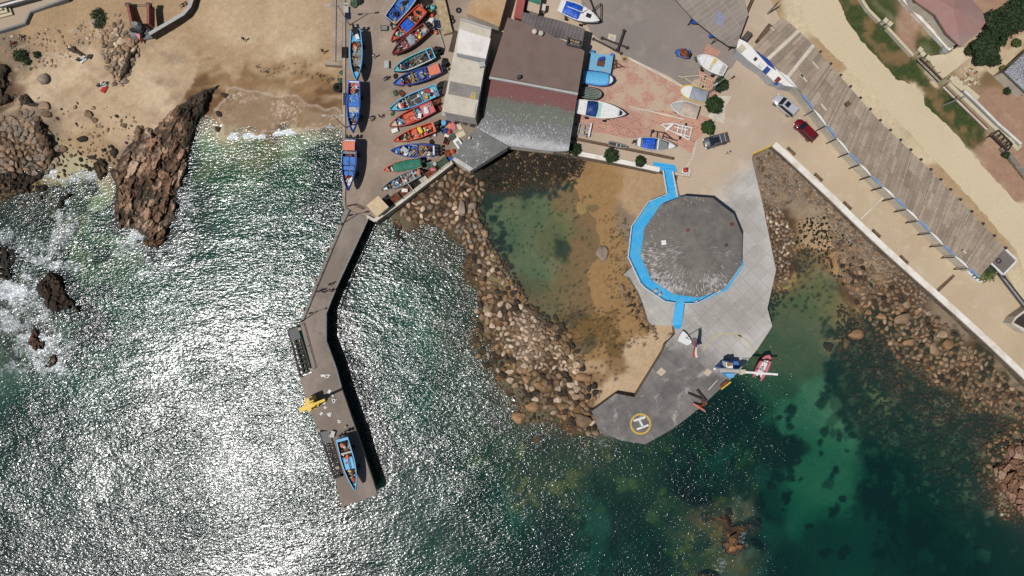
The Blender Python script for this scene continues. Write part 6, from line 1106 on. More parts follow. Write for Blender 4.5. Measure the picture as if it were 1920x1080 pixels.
fishing_boat('blue boat lying level with a white transom and two big black outboards', 'white transom boat', (732, 283), (816, 282), 24, 'deepblue', 'deepblue', 'blue', [('deck', 0, .05, 1.02, 'white'), ('deck', .08, .2, .55, 'rust'), ('deck', .22, .38, .6, 'wood'), ('thwart', .4, .03, 'deepblue'), ('thwart', .2, .025, 'wood'), ('thwart', .58, .025, 'blue'), ('deck', .8, .9, .85, 'blue'), ('deck', .91, .985, .98, 'deepblue', 'foredeck'), ('motor', (-.5, 0, .5)), ('spar', .4, -.7, .98, .68, -.95, .98, 'cream', .06), ('spar', .45, 0, .98, .62, .9, .98, 'cream', .06), (G, 'box', 'white', .68, -.15, 1.1, .6), (G, 'box', 'skyblue', .66, .5, .8, .6), (G, 'cloth', 'cream', .15, .6, .9, .65), (G, 'net', 'netblack', .13, -.1, .9, .6), (G, 'net', 'netgreen', .3, 0, .8, .65), (G, 'buoy', 'white', .86, .4, .4, .88), (G, 'crate', 'wood', .5, .2, .9)])
fishing_boat('salmon pink boat under a dark green tarpaulin', 'green covered salmon boat', (718, 320), (790, 304), 20, 'salmon', 'salmon', 'salmon', [('cover', .0, .72, 'tarpgreen', .3), ('deck', .86, .985, .95, 'salmon', 'foredeck'), ('motor', (0,)), (G, 'net', 'white', .79, .1, .8), (G, 'buoy', 'white', .77, -.4, .4)])
fishing_boat('weathered grey boat nearest the beige hut, emptied of gear', 'weathered grey boat', (714, 357), (786, 322), 19, 'darkgrey', 'grey', 'grey', [('deck', .1, .4, .6, 'grey'), ('thwart', .42, .03, 'lightgrey'), ('thwart', .14, .03, 'lightgrey'), ('thwart', .78, .02, 'darkgrey'), ('deck', .86, .985, .9, 'olive', 'foredeck'), ('spar', .3, 0, 1.0, .42, .1, 1.0, 'pink'), ('motor', (.2,)), (G, 'net', 'salmon', .02, 0, 1.0, .9), (G, 'cloth', 'bluecloth', .6, .1, .9), (G, 'cloth', 'whitecloth', .64, -.3, .8), (G, 'box', 'cream', .88, .4, .6, .92), (G, 'net', 'net', .5, -.4, .8)])
fishing_boat('light blue open boat resting on the outer end of the pier', 'pier end boat', (667, 920), (641, 822), 23, 'skyblue', 'skyblue', 'navy', [('deck', 0, .05, 1.0, 'skyblue'), ('deck', .08, .24, .6, 'deckwood'), ('thwart', .27, .03, 'lightgrey'), ('hatch', .37, .6, 'skyblue', 1, 2), ('spar', .3, .2, 1, .75, .1, 1, 'darkgrey'), ('deck', .62, .74, .6, 'wood'), ('deck', .75, .82, .75, 'teal'), ('thwart', .83, .025, 'navy'), ('deck', .87, .95, .88, 'teal', 'foredeck'), ('motor', (-.2, .3)), (G, 'cloth', 'orange', .36, 0, .8, .8), (G, 'net', 'salmon', .14, -.2, 1.0, .65), (G, 'buoy', 'white', .17, .0, .5, .65), (G, 'net', 'netblack', .09, .1, 1.0, .65), (G, 'buoy', 'orange', .78, .2, .7, .78), (G, 'net', 'netgreen', .3, .4, .7, .7)], lift=1.0, group='boats away from the quay row')
YB = 'boats stored in the yard'
fishing_boat('white sailing boat with a blue cockpit cover at the top of the yard', 'sailing boat', (1124, 39), (1049, 9), 27, 'white', 'white', 'white', [('deck', .0, .985, 1.0, 'white'), ('cover', .12, .52, 'tarpblue', .3), ('spar', .2, 0, 1.45, .56, 0, 1.5, 'white', .06), ('hatch', .55, .62, 'lightgrey', 1, 1), ('spar', .55, 0, 1.0, .55, 0, 4.6, 'lightgrey', .06), ('box', .72, .1, .8, .6, 1.0, 'black')], lift=.9, hh=1.3, group=YB, name='sailing_boat', cat='sailing boat', sheer=.15)
rt = fishing_boat('white motor yacht with a navy cockpit canopy beside the restaurant wall', 'motor yacht', (1174, 214), (1081, 199), 28, 'white', 'white', 'white', [('deck', .0, .985, .97, 'white'), ('cabin', .40, .50, 'paleglass', 'paleglass', .5), ('cover', .2, .41, 'tarpnavy', .75), ('deck', .5, .84, 1.06, 'white', 'coachroof'), ('deck', .86, .92, 1.05, 'navy', 'anchor_well'), ('thwart', .14, .03, 'lightgrey'), ('hatch', .01, .1, 'lightgrey', 1, 3)], lift=1.0, hh=1.5, group=YB, name='motor_yacht', cat='yacht', sheer=.1)
fishing_boat('white cabin cruiser with open cockpit on a trailer beside the lamp lit tree', 'cabin cruiser', (1307, 105), (1360, 134), 25, 'white', 'white', 'white', [('deck', .02, .985, .9, 'white'), ('deck', .0, .16, 1.0, 'lightgrey'), ('hatch', .34, .42, 'black', 1, 1), ('deck', .42, .5, 1.02, 'cream'), ('hatch', .55, .7, 'darkgrey', 1, 3), ('deck', .72, .9, 1.04, 'white', 'coachroof'), (G, 'cloth', 'yellow', .45, -.5, .6, 1.05), (G, 'net', 'netgreen', .97, .9, .8, .4), (G, 'cloth', 'green', .0, 1.2, .9, .2)], lift=.7, hh=1.3, group=YB, name='cabin_cruiser', cat='motor boat', sheer=.1)
fishing_boat('inflatable boat with a yellow tube bow under a grey cover', 'yellow inflatable', (1274, 167), (1326, 182), 25, 'yellow', 'yellow', 'white', [('deck', .3, .95, .8, 'white'), ('cover', .0, .6, 'tarpgrey', .35)], lift=.4, hh=.8, group=YB, name='inflatable_boat', cat='inflatable boat', hb=hb_round, sheer=.1)
fishing_boat('white boat under a beige cover with a point at its bow', 'beige covered boat', (1257, 196), (1309, 211), 25, 'cream', 'white', 'white', [('cover', .0, .62, 'tarpbeige', .45), ('deck', .5, .985, 1.0, 'lightgrey', 'foredeck'), ('spar', .98, 0, 1.02, 1.1, 0, 1.05, 'cream', .06)], lift=.5, hh=1.1, group=YB, name='motor_boat', cat='motor boat', sheer=.15)
fishing_boat('grey and white open boat with a bright blue cover amidships at the yard kerb', 'blue covered open boat', (1269, 275), (1194, 266), 22, 'black', 'lightgrey', 'grey', [('cover', .14, .46, 'tarpblue', .15), ('deck', .02, .1, .98, 'white'), ('thwart', .52, .035, 'white'), ('deck', .8, .95, .95, 'white', 'foredeck'), ('deck', .56, .78, .6, 'grey'), ('motor', (0,))], lift=.5, hh=1.1, group=YB, name='open_boat', cat='open boat', sheer=.1)
fishing_boat('small grey dinghy half in the gap behind the yard kerb', 'grey dinghy', (1177, 277), (1141, 268), 8, 'grey', 'grey', 'darkgrey', [('thwart', .4, .06, 'lightgrey'), ('thwart', .6, .05, 'lightgrey'), ('deck', .8, .98, .9, 'darkgrey', 'foredeck')], lift=.1, hh=.6, group=YB, name='dinghy', cat='dinghy')
fishing_boat('pale blue covered launch with a white bow beside the blue raft', 'blue covered launch', (1151, 151), (1093, 144), 25, 'blue', 'deepblue', 'blue', [('cover', .0, .84, 'skyblue', .3), ('deck', .84, .985, 1.06, 'white', 'foredeck')], lift=.5, hh=1.2, group=YB, name='covered_launch', cat='boat', hb=hb_round)
fishing_boat('small boat under a striped green grey cover beside the motor yacht', 'striped cover boat', (1128, 179), (1088, 172), 22, 'darkgrey', 'black', 'green', [('cover', .0, .97, 'netgreen', .3, 'lightgrey')], lift=.3, hh=.9, group=YB, name='covered_boat', cat='boat', hb=hb_round)
fishing_boat('small blue skiff heaped with brown net in the asphalt yard', 'net laden skiff', (1265, 97), (1293, 102), 15, 'blue', 'blue', 'deepblue', [('deck', .7, .97, .9, 'blue', 'foredeck'), ('thwart', .62, .06, 'skyblue'), (G, 'net', 'net', .36, 0, 2.0, .6), (G, 'net', 'netblack', .06, 0, 1.4, .6)], lift=.2, hh=.7, group=YB, name='skiff', cat='skiff')
fishing_boat('small boat under a blue cover poking out beneath the canopy roof', 'first canopy boat', (1294, 40), (1326, 28), 17, 'blue', 'blue', 'blue', [('cover', .0, .95, 'tarpblue', .3)], lift=.3, hh=.8, group=YB, name='covered_boat', cat='boat', hb=hb_round)
fishing_boat('second blue covered boat with only its tip showing under the canopy corner', 'second canopy boat', (1329, 68), (1352, 56), 12, 'blue', 'blue', 'blue', [('cover', .0, .95, 'tarpblue', .3)], lift=.3, hh=.8, group=YB, name='covered_boat', cat='boat', hb=hb_round)
# inflatable rescue boat floating beneath the blue crane
rt, L_ = boat_frame('rescue_boat', 'pink inflatable boat floating under the crane boom by the platform', (1442, 667), (1421, 709), 0.0, .55, 'inflatable boat', 'boats away from the quay row'); k = H / F
pts = [(-L_ / 2 - .2, .72 * 1, .35), (-L_ / 2 + .8, .75, .36), (0, .78, .4), (L_ * .25, .68, .45), (L_ * .42, .38, .52), (L_ * .5, 0, .56)]
b = MB(); q = pts + [(x, -y, z) for x, y, z in pts[:-1][::-1]]; b.tube(q, [.12, .26] + [.28] * (len(q) - 4) + [.26, .12], 10); b.build('tube', M['pink'], rt, smooth=True)
MB().prism([(-L_ / 2 + .3, -.55), (L_ * .3, -.5), (L_ * .42, -.15), (L_ * .42, .15), (L_ * .3, .5), (-L_ / 2 + .3, .55)], .12, .3).build('floor', M['white'], rt); MB().box((-L_ * .1, .1, .5), (.7, .4, .4)).build('console', M['lightgrey'], rt, bevel=.04); MB().box((-L_ * .46, 0, .75), (.4, .35, .5)).build('outboard_motor', M['black'], rt, bevel=.06)
for t in (-.15, .2): MB().box((L_ * t, 0, .68), (.06, 1.9, .03)).build('strap', M['black'], rt)
for s in (-1, 1): MB().box((L_ * .32, 0, .34), (.4, .25, .06), .6 * s).build('marking', M['red'], rt) if s > 0 else None
# blue raft
rt = root('work_raft', 'square light blue raft deck with a rusty engine well beside the restaurant', 'raft', P(1126, 118, 3)); rq_ = [(1108, 98), (1150, 105), (1145, 138), (1102, 130)]; zr = 4.3
MB().prism(pp(rq_, zr), 3.9, zr).build('deck', mat('raft_blue', C(110, 172, 206), .7, .12, .7, 6, col2=C(150, 166, 166), mixat=.62), rt, world=True)
MB().prism(pp([(1121, 111), (1134, 113), (1132, 124), (1119, 122)], zr + .35), zr + .002, zr + .35).build('engine_well', M['rust'], rt, world=True); MB().box((*P(1128, 110, 4.9)[:2], 4.85), (.9, .5, .5), .3).build('engine_cover', M['deepblue'], rt, world=True, bevel=.05)
for x, y in ((1110, 101), (1146, 107), (1142, 134), (1106, 128)): p = P(x, y, 3); MB().tube([(p.x, p.y, 3), (p.x, p.y, 3.9)], .35, 10).build('float_drum', M['blue'], rt, world=True)
# ---------------------------------------------------------------- trailers, racks, beams, bins
def frame(name, label, cat, bars, z, m, w=.12, wheels=(), group=None):
    p0 = P(bars[0][0], bars[0][1], 3); rt = root(name, label, cat, (p0.x, p0.y, ZQ), 0, group)
    for i, (x0, y0, x1, y1) in enumerate(bars): MB().bar(P(x0, y0, z + .012 * i), P(x1, y1, z + .012 * i), w, w).build('rail', m, rt, world=True)
    for x, y in wheels:
        p = P(x, y, 3.3); MB().tube([(p.x - .1, p.y, 3.3), (p.x + .1, p.y, 3.3)], .3, 14).build('wheel', M['rubber'], rt, world=True)
    for (x0, y0, x1, y1) in bars[:2]:
        for x, y in ((x0, y0), (x1, y1)):
            p = P(x, y, z); MB().tube([(p.x, p.y, 3), (p.x, p.y, z)], w * .4, 6).build('leg', m, rt, world=True)
    return rt
frame('boat_trailer', 'white boat trailer with a loose plank across it on the brick paving', 'trailer', [(1240, 234, 1252, 242), (1252, 242, 1292, 262), (1242, 233, 1264, 232), (1264, 232, 1298, 240), (1273, 234, 1269, 250), (1297, 240, 1292, 262), (1280, 236, 1277, 254), (1264, 238, 1290, 244), (1270, 250, 1292, 256), (1286, 238, 1283, 257)], 3.6, M['white'], .16, ((1275, 258), (1286, 234)))
p = P(1256, 237, 4.1); rt = root('plank', 'white painted plank lying across the trailer tongue', 'plank', (p.x, p.y, 3.72), .75); MB().box((0, 0, .12), (1.7, .42, .08)).build('board', M['white'], rt); MB().box((0, .1, .05), (1.6, .05, .06)).build('cleat', M['white'], rt)
frame('boat_trailer', 'empty pale boat trailer under the tree beside the yellow inflatable', 'trailer', [(1272, 143, 1284, 146), (1284, 146, 1312, 166), (1282, 144, 1312, 142), (1312, 142, 1336, 152), (1312, 166, 1334, 166), (1314, 144, 1310, 164), (1324, 148, 1320, 166), (1300, 150, 1330, 162)], 3.6, M['cream'], .12, ((1318, 164), (1322, 146)))
frame('boat_cradle', 'black steel cradle frame between the blue covered boat and the white trailer', 'cradle', [(1222, 245, 1246, 249), (1219, 259, 1242, 262), (1222, 245, 1219, 259), (1233, 246, 1231, 260), (1245, 249, 1241, 262), (1246, 249, 1262, 262), (1242, 255, 1270, 264)], 3.5, M['iron'], .13, ((1224, 246), (1222, 260)))
frame('boat_cradle', 'grey steel launching cradle behind the motor yacht', 'cradle', [(1077, 230, 1104, 236), (1073, 250, 1106, 256), (1077, 230, 1073, 250), (1087, 232, 1083, 252), (1096, 234, 1094, 254), (1104, 236, 1106, 256), (1075, 240, 1105, 246)], 3.5, M['galv'], .14, ((1100, 254), (1080, 232)))
rt = root('plank', 'white board standing on the end of the grey launching cradle', 'plank', P(1106, 244, 3.65), 1.35); MB().box((0, 0, .1), (2.2, .28, .1)).build('board', M['white'], rt); MB().box((0, .08, .03), (2.0, .05, .05)).build('cleat', M['lightgrey'], rt)
frame('steel_stand', 'steel trestle behind the blue raft and green covered boat', 'stand', [(1150, 106, 1156, 124), (1156, 112, 1148, 130), (1150, 128, 1168, 124), (1153, 116, 1170, 126)], 3.6, M['rust'], .12)
rt = frame('steel_stand', 'tripod of thin dark struts beside the white sailing boat', 'stand', [(1103, -8, 1117, 28), (1127, 6, 1110, 20), (1127, 6, 1126, 40), (1117, 28, 1127, 38)], 4.0, M['iron'], .13)
for i, (x0, y0, x1, y1) in enumerate([(1113, 73, 1165, 100), (1129, 71, 1176, 89), (1170, 57, 1158, 92)]):
    a, c = P(x0, y0, 3.3 + .3 * i), P(x1, y1, 3.3 + .3 * i); rt = root('steel_beam', ['longer rusty steel beam lying nearest the restaurant wall', 'second rusty steel beam lying crosswise over the first', 'short steel beam propped on top of the crossed beams'][i], 'beam', ((a.x + c.x) / 2, (a.y + c.y) / 2, 3 + .3 * i), 0)
    MB().bar(a, c, .3, .06).build('flange', M['iron'], rt, world=True); MB().bar(a - Vector((0, 0, .13)), c - Vector((0, 0, .13)), .06, .22).build('web', M['iron'], rt, world=True)
    for q in (a, c): MB().box((q.x, q.y, q.z - .1), (.4, .4, .3), .4).build('end_plate', M['iron'], rt, world=True)
for (x, y, s, c, lab) in ((1147, 72, 1.3, 'cream', 'pale square board lying under the crossed steel beams'), (1171, 111, 1.15, 'plank', 'square tan board with a brown stain at the edge of the asphalt')):
    rt = root('board', lab, 'board', P(x, y, 3.016)); MB().box((0, 0, .04), (s, s, .06), -.2).build('panel', M[c], rt); MB().box((0, 0, .085), (s * .5, s * .35, .02), .2).build('patch', M['rust' if c == 'plank' else 'lightgrey'], rt)
BINS = [(741, 375, 2.0, 'green', 'green fish bin beside the hut, lowest of the bins along the quay wall'), (761, 361, 2.0, 'netgreen', 'grey green fish bin filled with white sacks, second up the quay wall'), (780, 346, 1.5, 'olive', 'small olive bin beneath the row of pallets by the quay wall'), (808, 324, 2.1, 'grey', 'grey bin with a pale cloth in it near the top of the quay wall'), (831, 308, 1.9, 'olive', 'olive bin of green net at the very top of the quay wall')]
for x, y, s, c, lab in BINS: gear('crate', c, P(x, y, 3.0), s, lab, .68, 'bins along the quay wall')
for i, (x, y) in enumerate(((785, 342), (790, 338), (795, 334), (799, 330))):
    rt = root('pallet', ['lowest', 'second', 'third', 'uppermost'][i] + ' of the four pale slatted trays leaning in a row by the quay wall', 'pallet', P(x, y, 3), .68, 'slatted trays by the quay wall')
    for q in (-.18, 0, .18): MB().box((q, 0, .42), (.12, 1.1, .05)).build('slat', M['palecon'], rt)
    for q in (-.45, .45): MB().box((0, q, .2), (.5, .1, .36)).build('bearer', M['wood'], rt)
gear('cloth', 'whitecloth', P(759, 357, 3.9), 1.0, 'white sacks heaped on the grey green fish bin'); gear('cloth', 'pink', P(812, 318, 3.9), .8, 'pale pink cloth over the grey bin near the quay wall')
gear('drum', 'lightgrey', P(816, 309, 3), .9, 'grey drum between the two uppermost bins by the quay wall'); gear('can', 'white', P(726, 373, 3), .9, 'white canister standing beside the beige hut'); gear('crate', 'teal', P(803, 312, 3), 1.3, 'turquoise crate behind the weathered grey boat')
rt = root('hand_cart', 'long handled white cart leaning over the weathered grey boat', 'cart', P(762, 340, 3.9), -.95)
MB().box((0, 0, .75), (.55, .45, .2)).build('tray', M['cream'], rt, bevel=.03); MB().tube([(.2, 0, .75), (2.2, 0, .1)], .05, 6).build('handle', M['white'], rt)
gear('box', 'white', P(726, 123, 3), 1.15, 'white cool box alone on the quay beside the turquoise boat bow', 1.6); gear('box', 'lightgrey', P(741, 246, 3), 1.0, 'grey white box under the bow of the orange boat', .4)
gear('box', 'white', P(651, 20, 3), 1.0, 'white box at the foot of the upper lamp post', 1.57); gear('crate', 'deepblue', P(652, 31, 3), 1.0, 'blue tub beside the white box by the upper lamp post', 1.57)
gear('net', 'netgreen', P(665, 3, 3), 2.2, 'dark green heap of net by the top edge of the photo on the quay'); gear('net', 'netblack', P(674, 2, 3), 1.5, 'black net bundle beside the green net heap on the quay'); gear('crate', 'olive', P(721, 54, 3), 1.1, 'olive wire trap beside the stern of the big blue boat')
gear('net', 'netgreen', P(641, 137, 2.9), .9, 'small weedy lump against the quay foot nearest the slipway'); gear('net', 'netgreen', P(638, 151, 1.2), 1.1, 'middle of the weedy lumps against the quay foot on the beach'); gear('tyre', 'rubber', P(634, 165, 1.3), 1.6, 'black tyre fender lying at the quay foot on the beach')
HEAP = [(799, 4, 'crate', 'maroon', 1.6, 'dark red crate at the top of the gear heap'), (806, 14, 'net', 'netgreen', 1.4, 'green net high in the gear heap'), (812, 16, 'buoy', 'teal', .9, 'turquoise ball in the gear heap by the ramp wall'), (805, 20, 'net', 'yellow', .8, 'yellow scrap of net in the gear heap'), (802, 28, 'net', 'net', 1.3, 'rusty net in the middle of the gear heap'), (811, 30, 'buoy', 'orange', .6, 'orange buoy in the middle of the gear heap'), (814, 24, 'net', 'netblack', .9, 'black net by the ramp wall in the gear heap'), (808, 39, 'net', 'whitecloth', 1.0, 'white net bag at the lower end of the gear heap'), (812, 37, 'buoy', 'white', .55, 'white buoy at the lower end of the gear heap'), (819, 47, 'crate', 'blue', 1.2, 'blue bin at the foot of the gear heap'), (802, 48, 'net', 'netblack', 1.6, 'black net behind the dark red boat'), (818, 62, 'buoy', 'salmon', .7, 'salmon float below the gear heap'), (820, 60, 'tyre', 'rubber', .9, 'tyre below the gear heap beside a salmon float'),
        (823, 96, 'net', 'netblack', 1.9, 'black net heaped behind the turquoise boat'), (808, 92, 'net', 'red', .9, 'red net draped behind the turquoise boat'), (836, 118, 'net', 'netblack', 1.7, 'black net heaped behind the dark blue boat'), (828, 160, 'net', 'netblack', 1.5, 'black net heaped behind the boat with dark hatches'), (818, 192, 'net', 'net', 1.7, 'rust brown net heaped behind the white bowed red boat'), (822, 203, 'net', 'maroon', 1.4, 'dark red net heaped behind the white bowed red boat'), (822, 232, 'net', 'netblack', 1.6, 'black net heaped behind the bright orange boat'), (742, 143, 'net', 'netblack', .9, 'black bundle on the quay between the turquoise and dark blue bows'), (742, 175, 'net', 'netgreen', 1.1, 'green net dropped under the dark blue bow'), (753, 176, 'crate', 'rust', 1.0, 'rusty crate with a yellow rope under the dark hatched boat'), (737, 213, 'net', 'netgreen', .9, 'green net under the bow of the dark hatched boat'),
        (833, 233, 'drum', 'skyblue', 1.1, 'sky blue drum outside the white building'), (842, 235, 'cloth', 'salmon', 1.2, 'pale pink sheet outside the white building'), (850, 236, 'cloth', 'pink', 1.3, 'pink crumpled sheet outside the white building'), (862, 238, 'cloth', 'cream', 1.1, 'cream crumpled sheet outside the white building'), (836, 246, 'buoy', 'deepblue', .8, 'dark blue ball among the boxes outside the white building'), (843, 248, 'buoy', 'red', .75, 'red ball among the boxes outside the white building'), (829, 246, 'crate', 'skyblue', .9, 'sky blue crate among the boxes outside the white building'), (838, 256, 'box', 'cream', .7, 'cream box above the red bin outside the white building'), (837, 265, 'crate', 'red', 1.15, 'red bin outside the white building'), (847, 258, 'crate', 'grey', 1.1, 'grey bin beside the red bin outside the white building'), (864, 252, 'cloth', 'cream', 1.7, 'cream tarpaulin crumpled against the terrace wing'), (816, 254, 'buoy', 'white', .5, 'white buoy on the quay below the orange boat'), (806, 255, 'net', 'net', .7, 'rusty scrap of net on the quay below the orange boat'), (810, 268, 'net', 'netblack', 1.2, 'black net beside the outboards of the level blue boat'),
        (840, 288, 'net', 'net', 1.4, 'brown net at the corner of the terrace wing'), (849, 285, 'buoy', 'orange', .8, 'orange buoy at the corner of the terrace wing'), (845, 298, 'cloth', 'bluecloth', 1.2, 'blue cloth at the corner of the terrace wing'), (792, 309, 'net', 'netblack', 1.2, 'black net behind the green covered boat'), (790, 319, 'net', 'salmon', 1.1, 'salmon net behind the weathered grey boat'), (798, 318, 'net', 'netblack', 1.0, 'black net behind the weathered grey boat'), (846, 33, 'tyre', 'rubber', .8, 'tyre lying behind the ramp wall, upper of the row'), (849, 40, 'tyre', 'rubber', .8, 'tyre lying behind the ramp wall, lower of the row'), (860, 20, 'tyre', 'rubber', .9, 'tyre lying by the rusty roofed shed')]
for x, y, kd, c, s, lab in HEAP: gear(kd, c, P(x, y, 3.0), s, lab, rb_.uniform(0, 3), 'fishing gear lying on the quay')
rt = root('display_stand', 'white framed board leaning beside the terrace wing', 'board', P(861, 272, 3.0), -.97); MB().box((0, 0, .55), (2.1, 1.1, .1)).build('frame', M['white'], rt); MB().box((0, 0, .62), (1.2, .5, .03)).build('panel', M['grey'], rt); MB().box((0, 0, .25), (1.8, .8, .5)).build('base', M['lightgrey'], rt)
frame('rope_rail', 'thin pale pipe rail between the gear heap and the white building', 'railing', [(818, 53, 827, 55), (822, 56, 832, 90)], 3.5, M['galv'], .1)
rt = root('ladder_platform', 'dark blue hanging platform on the seaward quay edge', 'platform', P(646, 183, 2)); MB().prism(pp([(643, 174), (650, 174), (650, 197), (643, 197)], 3.4), 2.6, 3.4).build('box', M['navy'], rt, world=True); MB().bar(P(643, 174, 3.5), P(643, 197, 3.5), .1, .1).build('rail', M['lightgrey'], rt, world=True)
rt = root('ladder_platform', 'rusty net platform on the seaward quay edge above the first boat', 'platform', P(645, 97, 2)); MB().prism(pp([(641, 88), (651, 88), (651, 108), (641, 108)], 3.35), 2.6, 3.35).build('box', M['netblack'], rt, world=True); MB().bar(P(641, 88, 3.5), P(641, 108, 3.5), .1, .1).build('rail', M['rust'], rt, world=True)
# white rope loops and splashes of paint on the pier head
for k, (x, y, a, bb, rz) in enumerate([(613, 705, 9, 5, .2), (626, 751, 5, 7, .3), (618, 777, 6, 6, 1), (636, 790, 4, 5, .4), (610, 764, 3.5, 3, 0)]):
    c = P(x, y, 3.05); kk = (H - 3) / F; pts = []
    for i in range(25): t_ = 2 * math.pi * i / 24; r = 1 + .22 * math.sin(3 * t_ + k) + .12 * math.sin(5 * t_ + 2 * k); u, v = a / 2 * kk * r * math.cos(t_), bb / 2 * kk * r * math.sin(t_); pts.append((u * math.cos(rz) - v * math.sin(rz), u * math.sin(rz) + v * math.cos(rz), .05))
    rt = root('rope_loop', 'thick white rope loop on the pier ' + ['just below the bend', 'right of the yellow crane', 'with a white sail scrap inside it', 'nearest the blue boat', 'small and closest to the crane'][k], 'rope', c); MB().tube(pts, .09, 6, cap=False).build('strand', M['white'], rt); MB().tube([pts[0], (pts[0][0] + .25, pts[0][1] + .12, .05)], .05, 5).build('tail', M['white'], rt)
for k, (x, y, s) in enumerate([(606, 704, .7), (618, 734, .8), (624, 741, .5), (607, 755, .7), (603, 775, .6), (617, 777, .55)]): gear('cloth', 'whitecloth', P(x, y, 3.0), s, 'white plastic scrap on the pier ' + ['by the rope loop below the bend', 'uppermost of the three by the crane shadow', 'between crane and right hand edge', 'at the tip of the yellow crane jib', 'left of the rope loops', 'inside a white rope loop'][k], k)
gear('box', 'white', P(625, 813, 3.0), 1.0, 'white cool box at the stern of the pier boat', 1.3); gear('drum', 'plank', P(649, 799, 3.0), .5, 'small cream bollard on the pier beside the blue boat stern')
# ---------------------------------------------------------------- cranes, flag, lamps, poles
rt = root('pier_crane', 'small yellow crane with cab and jib on the pier', 'crane', P(588, 765, 3)); zc = 5.0
MB().box((*P(585, 759, 3)[:2], 3.5), (1.5, 1.5, 1.0), .4).build('pedestal', M['yellow'], rt, world=True); MB().tube([tuple(P(590, 762, 3.9)), (P(590, 762, 3.9).x, P(590, 762, 3.9).y, 6.6)], .3, 10).build('column', M['yellow'], rt, world=True)
MB().prism(pp([(570, 749), (585, 743), (588, 752), (573, 758)], 5.6), 3.7, 5.6).build('cab', M['yellow'], rt, world=True); MB().prism(pp([(579, 746.5), (585, 744.5), (586.5, 750), (581, 752)], 5.66), 5.55, 5.66).build('window', M['glass'], rt, world=True)
MB().bar(P(563, 769, 6.4), P(590, 757, 6.6), .75, .5).build('counter_arm', M['yellow'], rt, world=True); MB().bar(P(586, 759, 6.9), P(610, 749, 7.6), .4, .4).build('jib', M['yellow'], rt, world=True); MB().bar(P(579, 768, 5.2), P(597, 760, 5.2), .28, .28).build('outrigger', M['yellow'], rt, world=True); MB().bar(P(597, 760, 5.2), P(595, 756, 5.2), .28, .28).build('outrigger', M['yellow'], rt, world=True)
MB().tube([tuple(P(610, 749, 7.5)), (P(610, 749, 7.5).x, P(610, 749, 7.5).y, 4.6)], .04, 5).build('hook_cable', M['black'], rt, world=True)
rt = root('harbour_crane', 'blue and white boat crane reaching over the water from the platform', 'crane', P(1372, 690, ZPL))
MB().prism(pp([(1347, 690), (1361, 677), (1384, 678), (1388, 690)], 4.2), 2, 4.2).build('engine_house', M['blue'], rt, world=True); MB().prism(pp([(1360, 700), (1376, 700), (1377, 707), (1368, 709), (1361, 704)], 4.0), 2, 4.0).build('ballast_box', M['skyblue'], rt, world=True); MB().tube([tuple(P(1374, 692, 2)), (P(1374, 692, 2).x, P(1374, 692, 2).y, 6.2)], .45, 12).build('mast', M['lightgrey'], rt, world=True)
MB().prism(pp([(1348, 692), (1392, 693), (1392, 699), (1350, 698)], 6.3), 5.7, 6.3).build('boom_base', M['lightgrey'], rt, world=True); MB().bar(P(1388, 697, 6.5), P(1458, 702, 7.2), .32, .35).build('boom', M['white'], rt, world=True); MB().prism(pp([(1388, 693), (1398, 693), (1398, 701), (1388, 701)], 6.8), 6.0, 6.8).build('winch', M['cream'], rt, world=True)
MB().prism(pp([(1361, 679), (1374, 681), (1374, 691), (1362, 689)], 6.0), 4.2, 6.0).build('cab', M['white'], rt, world=True); MB().box((*P(1368, 683, 6.1)[:2], 6.15), (.8, .5, .25), .2).build('cab_vent', M['wood'], rt, world=True)
b = MB(); a0, a1 = P(1390, 688, 5.6), P(1420, 690, 5.8)
for i in range(7): b.bar(a0.lerp(a1, i / 6) + Vector((0, .25, 0)), a0.lerp(a1, min(1, (i + 1) / 6)) - Vector((0, .25, 0)), .06, .06)
b.bar(a0 + Vector((0, .25, 0)), a1 + Vector((0, .25, 0)), .07, .07); b.bar(a0 - Vector((0, .25, 0)), a1 - Vector((0, .25, 0)), .07, .07); b.build('lattice', M['iron'], rt, world=True); MB().tube([tuple(P(1432, 700, 6.8)), (P(1430, 695, .8).x, P(1430, 695, .8).y, .8)], .03, 5).build('lifting_cable', M['black'], rt, world=True)
rt = root('davit', 'rusty orange davit on the platform edge over the dark water', 'davit', P(1322, 755, ZPL)); MB().bar(P(1300, 757, 2.5), P(1322, 771, 4.0), .28, .28).build('arm', M['salmon'], rt, world=True); MB().bar(P(1310, 763, 3.2), P(1321, 759, 2.2), .3, .3).build('arm', M['orange'], rt, world=True); MB().bar(P(1290, 737, 2.3), P(1323, 752, 2.5), .28, .28).build('stay', M['iron'], rt, world=True); MB().bar(P(1307, 731, 2.35), P(1323, 752, 2.55), .32, .3).build('stay', M['iron'], rt, world=True); MB().prism(pp([(1317, 752), (1326, 750), (1326, 759), (1318, 761)], 2.5), 2, 2.5).build('base', M['rust'], rt, world=True)
MB().tube([tuple(P(1340, 692, 2.1)), tuple(P(1340, 692, 2.2))], .2, 10).build('spot', M['white'], None)['kind'] = 'structure'
o = bpy.data.objects['spot']; tag(o, 'round white cap on the paving between flagpole and crane', 'cap'); o.name = 'drain_cap'; o['kind'] = 'thing'
rt = root('work_box', 'rusty brown steel plate and frame at the platform edge beside the crane', 'plate', P(1362, 720, ZPL)); MB().prism(pp([(1350, 722), (1362, 712), (1372, 717), (1354, 729)], 2.3), 2, 2.3).build('plate', M['rust'], rt, world=True); MB().bar(P(1370, 716, 2.35), P(1352, 730, 2.35), .2, .2).build('rail', M['yellow'], rt, world=True); MB().bar(P(1328, 731, 2.2), P(1345, 712, 2.2), .15, .15).build('pipe', M['palecon'], rt, world=True)
